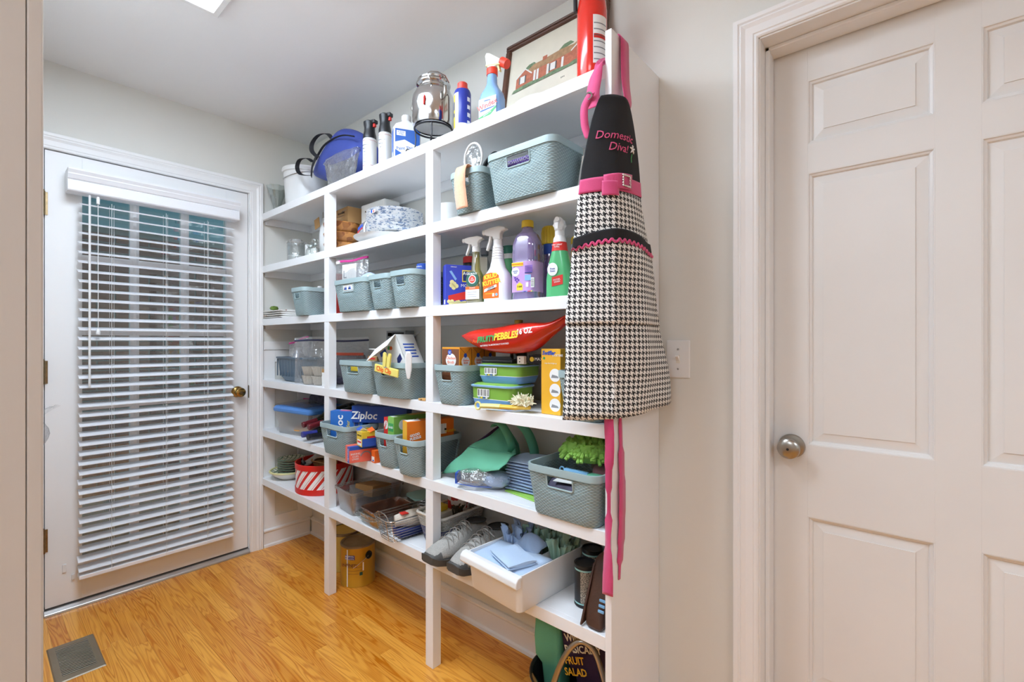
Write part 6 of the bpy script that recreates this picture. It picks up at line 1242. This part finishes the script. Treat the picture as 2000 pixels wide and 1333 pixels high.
# white drawer bin with cloths
t = thing('drawer_bin', 'white plastic drawer bin of blue and green cloths overhanging bottom shelf', 'bin', (-.962, 1.190, Z), -5)
rs = [[(x, y, z) for x, y in rrect(w, d, .016, 5)] for z, w, d in ((0, .216, .282), (.003, .22, .286), (.108, .240, .306), (.115, .240, .306), (.115, .232, .298), (.004, .212, .278))]
MB().rings(rs).build('bin', 'white_plastic', t, smooth=30)
MB().prism([(-.153, .088), (-.172, .086), (-.176, .092), (-.174, .108), (-.164, .118), (-.148, .119), (-.148, .112), (-.153, .108)], -.128, .128, 'x').build('front_lip', 'white_plastic', t, bevel=.003)
MB().box(-.001, .001, -.085, .145, .006, .108).build('divider', 'white_plastic', t, loc=(.058, 0, 0))
mk('cloth_pale', 'bcd3ee', .9, bump=.3, bs=500, sheen=.3); mk('cloth_green', '9fc4ae', .9, bump=.3, bs=500, sheen=.3)
t = thing('folded_cloth', 'pale blue cloth lying flat at the front of the drawer bin', 'cloth', (-.985, 1.115, Z + .098), -5); quad_sheet((-.10, -.068, .0), (.135, -.078, .006), (-.10, .07, .010), (.13, .075, .016), (0, 0, .010), .003, 1).build('sheet', 'cloth_pale', t, smooth=60, solid=.007)
t = folded_cloth('folded_cloth', 'blue cloth folded to a corner on the pale cloth', 'cloth', (-.940, 1.098, Z + .116), .13, .10, .018, 'cloth_pale', 2, -22, seed=31)
t = thing('folded_cloth', 'light blue cloth draped up behind in the drawer bin', 'cloth', (-.96, 1.20, Z + .012)); quad_sheet((-.065, -.02, .092), (.055, -.03, .105), (-.03, .05, .128), (.055, .03, .118), (0, 0, .03), .005, 3).build('sheet', 'cloth_blue', t, smooth=60, solid=.006)
for i, (x, y, m_, nm) in enumerate(((-1.045, 1.215, 'cloth_blue', 'blue cloth bundle against the left side of the drawer bin'), (-1.03, 1.26, 'cloth_blue', 'blue cloth bundle standing at the back left of drawer bin'), (-.985, 1.262, 'cloth_green', 'green cloth bundle in the middle of the drawer bin'), (-.935, 1.285, 'cloth_green', 'green cloth bundle at the back middle of drawer bin'), (-.872, 1.245, 'cloth_green', 'pale green cloth bundle behind the bin divider'), (-.865, 1.305, 'cloth_green', 'green cloth bundle in the far right corner of drawer bin'))):
    t = thing('cloth_bundle', nm, 'cloth', (x, y, Z + .010), 12*i, 'cloth bundles in the drawer bin'); ph = i*1.7; rgb_ = random.Random(40 + i); rs = []
    for z_, r_ in ((.0, .014), (.03, .020), (.075, .024), (.11, .030), (.135, .036)):
        ring = []
        for k in range(44):
            a = 2*math.pi*k/44; q = r_*(.72 + .34*(1 if k % 4 < 2 else -.55)*(.5 + .5*z_/.135) + .12*math.sin(3*a + ph + 20*z_)); ring.append((q*math.cos(a)*1.1, q*math.sin(a)*.75, z_ + (.016*math.sin(2*a + ph) + .008*math.sin(5*a) if z_ > .1 else 0)))
        rs.append(ring)
    b = MB(); b.rings(rs, True, False); b.build('bundle', m_, t, smooth=30, solid=.0012)
# black cans and leather bag
def can_label_mat():
    m, nt, b = _new('can_print'); N, Lk = nt.nodes, nt.links
    mp = N.new('ShaderNodeMapping'); mp.inputs['Scale'].default_value = (400, 400, 900); Lk.new(_coord(nt), mp.inputs[0]); no = N.new('ShaderNodeTexNoise'); no.inputs['Scale'].default_value = 1; Lk.new(mp.outputs[0], no.inputs['Vector'])
    Lk.new(mix_col(nt, math_node(nt, 'GREATER_THAN', no.outputs['Fac'], .5), lin('3a3330'), lin('c4b6a2')), b.inputs['Base Color']); b.inputs['Roughness'].default_value = .4; return m
M['can_print'] = can_label_mat()
for x, y, nm in ((-.752, 1.215, 'front'), (-.788, 1.315, 'rear')):
    t = thing('food_can', f'black printed food can, {nm} one beside the brown leather bag', 'can', (x, y, Z), 10, 'black food cans'); r = .034
    MB().lathe([(r*.95, 0), (r, .002), (r, .005), (r*.97, .007), (r*.97, .119), (r, .121), (r, .125), (r*.93, .125), (r*.92, .120), (0, .120)], 32, cap1=False).build('can', 'black_plastic', t, smooth=25)
    MB().sheet(lambda a, b_: (r*.975*math.sin(R(-5+60*a)), -r*.975*math.cos(R(-5+60*a)), .015 + .095*b_), 10, 1).build('print', 'can_print', t, smooth=True); MB().lathe([(r*.98, .108), (r*.98, .113)], 32, cap0=False, cap1=False).build('band', 'aqua_lid', t, smooth=True); MB().lathe([(r*.98, .010), (r*.98, .014)], 32, cap0=False, cap1=False).build('band', 'aqua_lid', t, smooth=True)
mk('leather', '4a2f22', .38, bump=.25, bs=120, var=.12, vs=20)
t = thing('leather_bag', 'slouching dark brown leather pouch at right end of bottom shelf', 'bag', (-.672, 1.185, Z), 0)
rs = []
for z, w, d, ox, oy in ((0, .050, .115, .004, -.012), (.004, .056, .125, .004, -.012), (.04, .056, .115, .002, -.002), (.08, .058, .105, 0, .012), (.12, .060, .095, -.002, .026), (.150, .058, .085, -.004, .036), (.172, .046, .07, -.004, .046), (.178, .03, .05, -.002, .052)): rs.append([(x + ox + .005*math.sin(45*z + 70*y), y + oy, z) for x, y in rrect(w, d, .016, 5)])
MB().rings(rs).build('body', 'leather', t, smooth=50, sub=1)
MB().prism([(-.078, .003), (-.040, .006), (.005, .06), (.03, .150), (-.005, .150), (-.030, .10)], -.0335, -.0265, 'x').build('fold', 'leather', t, bevel=.003); MB().tube([(-.0345, -.058, .012), (-.0345, -.022, .05), (-.0345, .0, .1), (-.0345, .012, .145)], .0009, 4).build('stitching', 'ink_white', t)
for i in range(3): MB().box(.016, .033, -.062 + .004*i, -.058 + .004*i, .050 + .013*i, .056 + .013*i).build('stripe', 'sky_blue', t)
t = boxed('green_folder', 'green plastic folder standing behind the leather bag', 'folder', (-.682, 1.375, Z), (.10, .03, .215), 'gel_green', 0)
# ================================================================ ON THE FLOOR UNDER THE SHELVES
mk('can_gold', 'c79a2e', .3, .35, var=.05); mk('can_rim', '8b8680', .4, .8); mk('can_lid', '8f8472', .5, .4, var=.15, vs=25)
t = thing('paint_can', 'gold paint can with drips on the floor under the shelves', 'paint can', (-2.132, 1.284, 0), 12); r = .0825
MB().lathe([(r, .0), (r*1.015, .003), (r, .006), (r, .186), (r*1.015, .189), (r*1.015, .196), (r*.96, .198)], 44, cap1=False).build('can', 'can_gold', t, smooth=25); MB().lathe([(r*1.018, .190), (r*1.028, .193), (r*1.028, .199), (r*.99, .201), (r*.9, .199), (r*.88, .193), (r*.5, .193)], 44, cap0=False, cap1=False).build('rim', 'can_rim', t, smooth=25); MB().lathe([(0, .1945), (r*.84, .1945), (r*.87, .198), (r*.9, .1955)], 44, cap0=False, cap1=False).build('lid', 'can_lid', t, smooth=25)
def carc(nm, m_, a0, a1, z0, z1, k=1): return MB().sheet(lambda a, b_: (r*(1.004 + .003*k)*math.sin(R(a0+(a1-a0)*a)), -r*(1.004 + .003*k)*math.cos(R(a0+(a1-a0)*a)), z0+(z1-z0)*b_), 10, 1).build(nm, m_, t, smooth=True)
carc('label', 'capsule_blue', 2, 36, .136, .158); o = text('SHERWIN\nWILLIAMS', .0105, 'ink_white', t, (.027, -.0795, .147), (90, 0, 19)); carc('print', 'label_green', 52, 62, .058, .074); carc('spill', 'ink_white', 8, 12, .004, .185, 2); carc('spill', 'ink_white', 62, 66, .08, .12, 2)
text('INFINITY', .021, 'broth_brown', t, (.030, -.0795, .110), (90, 0, 20), bold=.0003)
for i in range(3): carc('print_line', 'broth_brown', 8, 60, .098 - .016*i, .0995 - .016*i)
MB().lathe([(.004, 0), (.019, 0), (.019, .004), (.012, .005), (.011, .002), (0, .002)], 20, cap0=False, cap1=False).build('bail_ear', 'black', t, loc=(r*math.sin(R(84)), -r*math.cos(R(84)), .148), rot=(R(90), 0, R(84)))
MB().tube(sm([(r*math.sin(R(84))*1.03, -r*math.cos(R(84)) - .004, .146), (r*.95, -.06, .125), (r*.7, -.085, .105)]), .0016, 5).build('bail', 'chrome_wire', t)
t = thing('paint_can', 'pale yellow paint can half hidden behind the left post', 'paint can', (-2.318, 1.318, 0)); mk('can_pale', 'd8bd62', .4); MB().lathe([(.078, 0), (.08, .004), (.08, .19), (.078, .195), (.07, .193), (0, .192)], 40, cap1=False).build('can', 'can_pale', t, smooth=25); MB().lathe([(.081, .186), (.082, .19), (.081, .198), (.075, .199)], 40, cap0=False, cap1=False).build('rim', 'can_rim', t, smooth=25)
t = thing('round_bucket', 'black round bucket with curved metal handle under the right end of shelving', 'bucket', (-.822, 1.258, 0)); MB().lathe([(.10, 0), (.105, .003), (.138, .145), (.142, .150), (.138, .152), (.132, .146), (.10, .008), (0, .008)], 44, cap1=False).build('body', 'black_plastic', t, smooth=30)
MB().tube(sm([(-.10, -.09, .14), (.02, -.165, .16), (.035, -.158, .22), (.062, -.142, .30), (.10, -.125, .350), (.135, -.105, .33), (.150, -.080, .25), (.141, -.035, .150)]), .0085, 10).build('handle', 'nickel', t, smooth=True)
mk('tote_wine', '35203f', .8, bump=.3, bs=500, var=.08)
t = thing('wine_tote', 'dark purple wine tote with slogan lettering in the floor bucket', 'bag', (-.764, 1.268, .0095), 10)
loft([(0, .04, .05, .015), (.02, .05, .055, .02), (.156, .080, .075, .015), (.20, .150, .09, .015), (.30, .165, .105, .015), (.345, .16, .09, .012)]).build('bag', 'tote_wine', t, smooth=40)
for s_, z_, m_ in (('WINE IS', .277, 'cream_plastic'), ('BASICALLY', .242, 'cream_plastic'), ('FRUIT', .207, 'swiffer_yellow'), ('SALAD', .172, 'swiffer_yellow')): text(s_, .031, m_, t, (-.066, -.0535, z_), (90, -15, 0), bold=.0007, align='LEFT', xs=.80)
t = thing('green_tote', 'green fabric tote bag standing in the floor bucket', 'bag', (-.888, 1.258, .0095), 6)
rs = []
for z, w, d in ((0, .05, .07), (.05, .055, .08), (.15, .075, .085), (.19, .095, .13), (.25, .098, .14), (.33, .09, .13), (.352, .08, .12)): rs.append([(x*(1 + .05*math.sin(60*y + 9*z)), y*(1 + .04*math.sin(80*x)), z) for x, y in rrect(w, d, .012, 5)])
MB().rings(rs).build('bag', 'tote_green', t, smooth=50)
# clear plastic bag hung inside the pantry beside the opening, and the door stop
t = thing('carrier_bag', 'clear plastic bag hanging on the wall left of the glass door', 'plastic bag', (-2.50, .060, .72)); 
quad_sheet((-.09, .0, 0), (.09, .06, .0), (-.07, .0, .27), (.07, .03, .27), (.02, .12, 0), .012, 2).build('bag', 'bag_film', t, smooth=60); quad_sheet((.05, .03, .19), (.09, .06, .16), (.075, .135, .245), (.115, .16, .25), (0, .01, .01), .006, 1, 6, 6).build('ear', 'bag_film', t, smooth=60)
t = thing('door_stop', 'spring door stop at the base of the wall by the register', 'door stop', (-2.62, .051, .05)); MB().tube([(0, 0, 0), (0, .07, 0)], .0045, 8).build('spring', 'chrome_wire', t, smooth=True); MB().tube([(0, .07, 0), (0, .082, 0)], .007, 10).build('tip', 'white_plastic', t, smooth=True)
# ================================================================ APRON ON THE END PANEL
def houndstooth():
    m, nt, b = _new('houndstooth'); N, Lk = nt.nodes, nt.links
    uv = N.new('ShaderNodeUVMap'); uv.uv_map = 'UVMap'; sp_ = N.new('ShaderNodeSeparateXYZ'); Lk.new(uv.outputs[0], sp_.inputs[0])
    u = math_node(nt, 'FLOOR', math_node(nt, 'MULTIPLY', sp_.outputs[0], 8/.0150)); v = math_node(nt, 'FLOOR', math_node(nt, 'MULTIPLY', sp_.outputs[1], 8/.0150))
    A = math_node(nt, 'LESS_THAN', math_node(nt, 'FLOORED_MODULO' if False else 'MODULO', math_node(nt, 'ADD', u, 8000.0), 8.0), 3.5); B = math_node(nt, 'LESS_THAN', math_node(nt, 'MODULO', math_node(nt, 'ADD', v, 8000.0), 8.0), 3.5)
    T = math_node(nt, 'LESS_THAN', math_node(nt, 'MODULO', math_node(nt, 'ADD', math_node(nt, 'ADD', u, v), 8000.0), 4.0), 1.5)
    g = math_node(nt, 'ADD', math_node(nt, 'MULTIPLY', T, A), math_node(nt, 'MULTIPLY', math_node(nt, 'SUBTRACT', 1.0, T), B))
    Lk.new(mix_col(nt, g, lin('f1eee9'), lin('1e1d20')), b.inputs['Base Color']); b.inputs['Roughness'].default_value = .9; b.inputs['Sheen Weight'].default_value = .2
    no = N.new('ShaderNodeTexNoise'); no.inputs['Scale'].default_value = 900; Lk.new(uv.outputs[0], no.inputs['Vector']); bp = N.new('ShaderNodeBump'); bp.inputs['Strength'].default_value = .3; bp.inputs['Distance'].default_value = .001; Lk.new(no.outputs['Fac'], bp.inputs['Height']); Lk.new(bp.outputs[0], b.inputs['Normal'])
    return m
M['houndstooth'] = houndstooth(); mk('apron_black', '1e1e21', .9, bump=.3, bs=600, sheen=.05, var=.1, vs=30); mk('apron_pink', 'd9497f', .7, bump=.3, bs=500, sheen=.3, var=.08, vs=14); mk('rhinestone', 'e8e6e0', .12, .8)
AX, AY, AZ = -.60, 1.08, 2.045
ap_ = thing('apron', 'black, pink and houndstooth apron hanging over the shelving end panel', 'apron', (AX, AY, AZ))
KZ = [1.000, 1.27, 1.46, 1.60, 1.66, 1.70, 1.745, 1.78, 1.81, 1.83, 1.846]; KL = [-.716, -.705, -.685, -.667, -.660, -.652, -.642, -.634, -.625, -.617, -.606]; KR = [1.395, 1.305, 1.253, 1.212, 1.199, 1.188, 1.174, 1.163, 1.150, 1.138, 1.118]
def ip(z, K):
    if z <= KZ[0]: return K[0]
    for i in range(len(KZ)-1):
        if z <= KZ[i+1]: f_ = (z-KZ[i])/(KZ[i+1]-KZ[i]); return K[i] + (K[i+1]-K[i])*f_
    return K[-1]
_cache = {}
def row_curve(z):
    k = round(z, 4)
    if k in _cache: return _cache[k]
    xl, yr = ip(z, KL), ip(z, KR)
    k_ = max(0, min(1, (xl + .665)/.06)); p0 = Vector((xl, 1.046 + .018*k_, 0)); c0 = Vector((-.594, 1.081, 0)); c1 = Vector((-.580, 1.100, 0))
    p1 = lerp(p0, c0, .5) + Vector((0, -.006, 0))*(1-k_); lo2 = max(0, min(1, (1.62 - z)/.5)); e_ = Vector((-.571 + .016*lo2, yr - .012*lo2, 0))
    P0 = [p0, p1, c0, c1, lerp(c1, e_, .5) + Vector((.004 + .022*lo2, 0, 0)), e_]
    q = sm(P0, 8); L = [0]
    for i in range(len(q)-1): L.append(L[-1] + (q[i+1]-q[i]).length)
    _cache[k] = (q, L); return q, L
def apt(s, z, off=0):
    """point on the draped cloth: s = signed arc length from the panel corner, z = height"""
    q, L = row_curve(z); cor = L[len(L)//2]; d = max(0, min(L[-1], s + cor)); i = 0
    while i < len(L)-2 and L[i+1] < d: i += 1
    f_ = (d - L[i]) / max(1e-9, L[i+1]-L[i]); p = q[i] + (q[i+1]-q[i])*f_; tn = (q[i+1]-q[i]).normalized(); nr = Vector((tn.y, -tn.x, 0))
    lo = max(0, min(1, (1.62 - z)/.6)); w_ = .007*lo*math.sin(34*s + 1.2*math.sin(4*z)) + .0025*math.sin(22*z + 9*s)*min(1, (1.85-z)*4)
    p = p + nr*(w_ + off); return Vector((p.x - AX, p.y - AY, z - AZ))
def ext(z): q, L = row_curve(z); c = L[len(L)//2]; return -c, L[-1]-c
def panel(name, m, z0, z1, off=0, nu=44, nv=30, top=None, bot=None, solid=.0012):
    def zz(a, b_):
        lo = z0 + (bot(a) if bot else 0); hi = z1 + (top(a) if top else 0); return lo + (hi-lo)*b_
    def fn(a, b_): z = zz(a, b_); e0, e1 = ext(z); return apt(e0 + (e1-e0)*a, z, off)
    def uvf(a, b_): z = zz(a, b_); e0, e1 = ext(z); return (e0 + (e1-e0)*a, z)
    return MB().sheet(fn, nu, nv, uv=uvf).build(name, m, ap_, smooth=60, solid=solid)
hem = lambda a: .030*a
panel('skirt', 'houndstooth', 1.0, 1.600, 0, bot=lambda a: -.006 + .03*a)
panel('bib', 'apron_black', 1.600, 1.838, .0012, top=lambda a: .006*math.sin(math.pi*a))
panel('waistband', 'apron_pink', 1.590, 1.628, .0030, nv=6, top=lambda a: .012*a, bot=lambda a: .012*a)
panel('pocket', 'houndstooth', 1.270, 1.452, .0045, nv=20, top=lambda a: .02*math.sin(math.pi*min(1, a*1.1)), bot=lambda a: -.02)
panel('pocket_band', 'apron_black', 1.447, 1.476, .0062, nv=6, top=lambda a: .02*math.sin(math.pi*min(1, a*1.1)), bot=lambda a: .02*math.sin(math.pi*min(1, a*1.1)))
def rick(a): z = 1.445 + .02*math.sin(math.pi*min(1, a*1.1)); e0, e1 = ext(z); return apt(e0 + (e1-e0)*a, z + .0042*math.sin(a*2*math.pi*17), .0085)
MB().tube([rick(i/170) for i in range(171)], .0034, 5, flat=.5).build('rickrack', 'apron_pink', ap_, smooth=True)
# knot flaps and buckle
def patch(name, m, pts, off): return MB().sheet(lambda a, b_: apt(pts[0][0] + (pts[1][0]-pts[0][0])*a, (pts[0][1] + (pts[1][1]-pts[0][1])*b_) + (pts[2]*a if len(pts) > 2 else 0), off + .003*math.sin(math.pi*a)), 8, 8).build(name, m, ap_, smooth=60, solid=.0015)
patch('bow_flap', 'apron_pink', ((-.030, 1.594), (.060, 1.634), .012), .0075); patch('bow_tail', 'apron_pink', ((-.034, 1.580), (.006, 1.618)), .0095)
bc = [apt(.030 + .0135*x, 1.622 + .0135*y, .0135) for x, y in ((-1, -1), (1, -1), (1, 1), (-1, 1))]
MB().tube(bc, .0026, 6, closed=True).build('buckle', 'rhinestone', ap_)
for i in range(16):
    k = i/4; a_, b_ = bc[int(k) % 4], bc[(int(k)+1) % 4]; p = a_ + (b_-a_)*(k % 1); MB().lathe([(0, -.003), (.0026, -.001), (.0026, .001), (0, .003)], 6, cap0=False, cap1=False).build('stone', 'rhinestone', ap_, loc=tuple(p))
# embroidery
def stitched(s, size, s0, z0, m='ink_pink', name='lettering'):
    cu = bpy.data.curves.new('t', 'FONT'); cu.body = s; cu.size = size; cu.align_x = 'CENTER'; cu.align_y = 'CENTER'; cu.extrude = .0004; cu.resolution_u = 2; cu.shear = .25; ob = bpy.data.objects.new('t', cu)
    me = bpy.data.meshes.new_from_object(ob); bpy.data.objects.remove(ob); me.materials.clear(); me.materials.append(M[m])
    for v in me.vertices: v.co = apt(s0 + v.co.x, z0 + v.co.y, .0035 + v.co.z)
    o = bpy.data.objects.new(name, me); C.objects.link(o); o.parent = ap_; return o
stitched('Domestic', .029, .005, 1.738); stitched('Diva!', .029, .012, 1.708)
for i in range(5):
    a = R(72*i + 18); MB().tube([apt(.062, 1.714, .004), apt(.062 + .007*math.cos(a), 1.714 + .007*math.sin(a), .005), apt(.062 + .012*math.cos(a), 1.714 + .012*math.sin(a), .004)], [.0012, .0026, .0008], 5).build('petal', 'ink_white', ap_)
MB().tube([apt(.061, 1.702, .004), apt(.058, 1.690, .004), apt(.060, 1.680, .004)], .0012, 5).build('stem', 'ink_green', ap_)
# straps
def loc(p): return (p[0]-AX, p[1]-AY, p[2]-AZ)
ribbon([loc(p) for p in ((-.634, 1.165, 1.985), (-.632, 1.170, 2.030), (-.617, 1.172, 2.040), (-.601, 1.170, 2.031), (-.598, 1.168, 1.98), (-.592, 1.160, 1.91), (-.580, 1.150, 1.850), (-.5785, 1.142, 1.830))], .046, [(0, 1, 0)]*6 + [(-.05, 1, .2)]*2).build('neck_strap', 'apron_pink', ap_, smooth=60, solid=.0014)
ribbon([loc(p) for p in ((-.634, 1.165, 1.985), (-.638, 1.13, 1.962), (-.640, 1.100, 1.945), (-.644, 1.088, 1.90), (-.640, 1.070, 1.85), (-.628, 1.062, 1.815))], .036, [(0, 1, 0), (.1, .9, -.4), (.5, .2, .5), (.9, .2, .1), (.9, .3, .1), (.9, .4, .2)]).build('neck_strap', 'apron_pink', ap_, smooth=60, solid=.0014)
ribbon([loc(p) for p in ((-.640, 1.062, 1.855), (-.654, 1.052, 1.82), (-.652, 1.050, 1.77), (-.642, 1.054, 1.735))], .020, (.9, .4, 0)).build('strap_tail', 'apron_pink', ap_, smooth=60, solid=.0014)
MB().tube([loc((-.645 + .009*math.cos(2*math.pi*i/14), 1.058, 1.848 + .009*math.sin(2*math.pi*i/14))) for i in range(14)], .0022, 6, closed=True).build('ring', 'chrome_wire', ap_, smooth=True)
def tie(pts, ws, tw): return ribbon([loc(p) for p in pts], ws, tw).build('waist_tie', 'apron_pink', ap_, smooth=60, solid=.0014)
tie([(-.608, 1.098, 1.06), (-.6085, 1.098, 1.0), (-.607, 1.100, .93), (-.610, 1.100, .85), (-.609, 1.100, .77), (-.611, 1.098, .68), (-.611, 1.098, .60), (-.612, 1.098, .535)], [.022, .026, .024, .018, .010, .020, .028, .030], [(1, 0, 0), (1, .1, 0), (1, .3, 0), (.7, .6, 0), (.4, .5, 0), (.8, -.3, 0), (1, 0, 0), (1, .1, 0)])
tie([(-.602, 1.150, 1.06), (-.602, 1.150, .98), (-.601, 1.155, .88), (-.600, 1.158, .78), (-.602, 1.157, .68), (-.603, 1.150, .61), (-.604, 1.148, .56)], [.010, .014, .030, .042, .036, .024, .010], [(0, 1, 0), (.2, 1, 0), (0, 1, 0), (-.1, 1, 0), (0, 1, 0), (.2, 1, 0), (0, 1, 0)])
# ================================================================ PRINT AND LETTERING BELONG TO THE PART THEY ARE PRINTED ON
BODY = ('carton', 'body', 'can', 'bag', 'pouch', 'jar', 'bottle', 'cylinder', 'base', 'sleeve', 'jaw', 'plate', 'bib', 'bin', 'wall')
PRINT = ('lettering', 'print', 'print_line', 'print_block', 'label', 'label_band', 'label_panel', 'label_line', 'logo', 'logo_ring', 'badge', 'barcode', 'bar', 'picture', 'popcorn', 'stripe', 'swoosh', 'grid', 'grid_line', 'grid_cell', 'flower', 'leaf', 'band', 'sticker', 'end_print', 'side_label', 'stitching', 'dot', 'colour_dot', 'lavender_print', 'petal', 'stem', 'spill', 'fold_line', 'print_arc', 'slot', 'screw')
bpy.context.view_layer.update()
for top in [o for o in S.objects if o.parent is None and 'category' in o]:
    st_ = lambda o: o.name.split('.')[0]
    body = next((c for n in BODY for c in top.children if st_(c) == n and c.location.length < 1e-6 and abs(c.rotation_euler.x) + abs(c.rotation_euler.y) + abs(c.rotation_euler.z) < 1e-6), None)
    if not body: continue
    if sum(1 for c in top.children if st_(c) not in PRINT) < 2: continue
    for c in list(top.children):
        if c is not body and st_(c) in PRINT and not c.children: c.parent = body
for o in S.objects:
    if 'd' in o.keys(): del o['d']
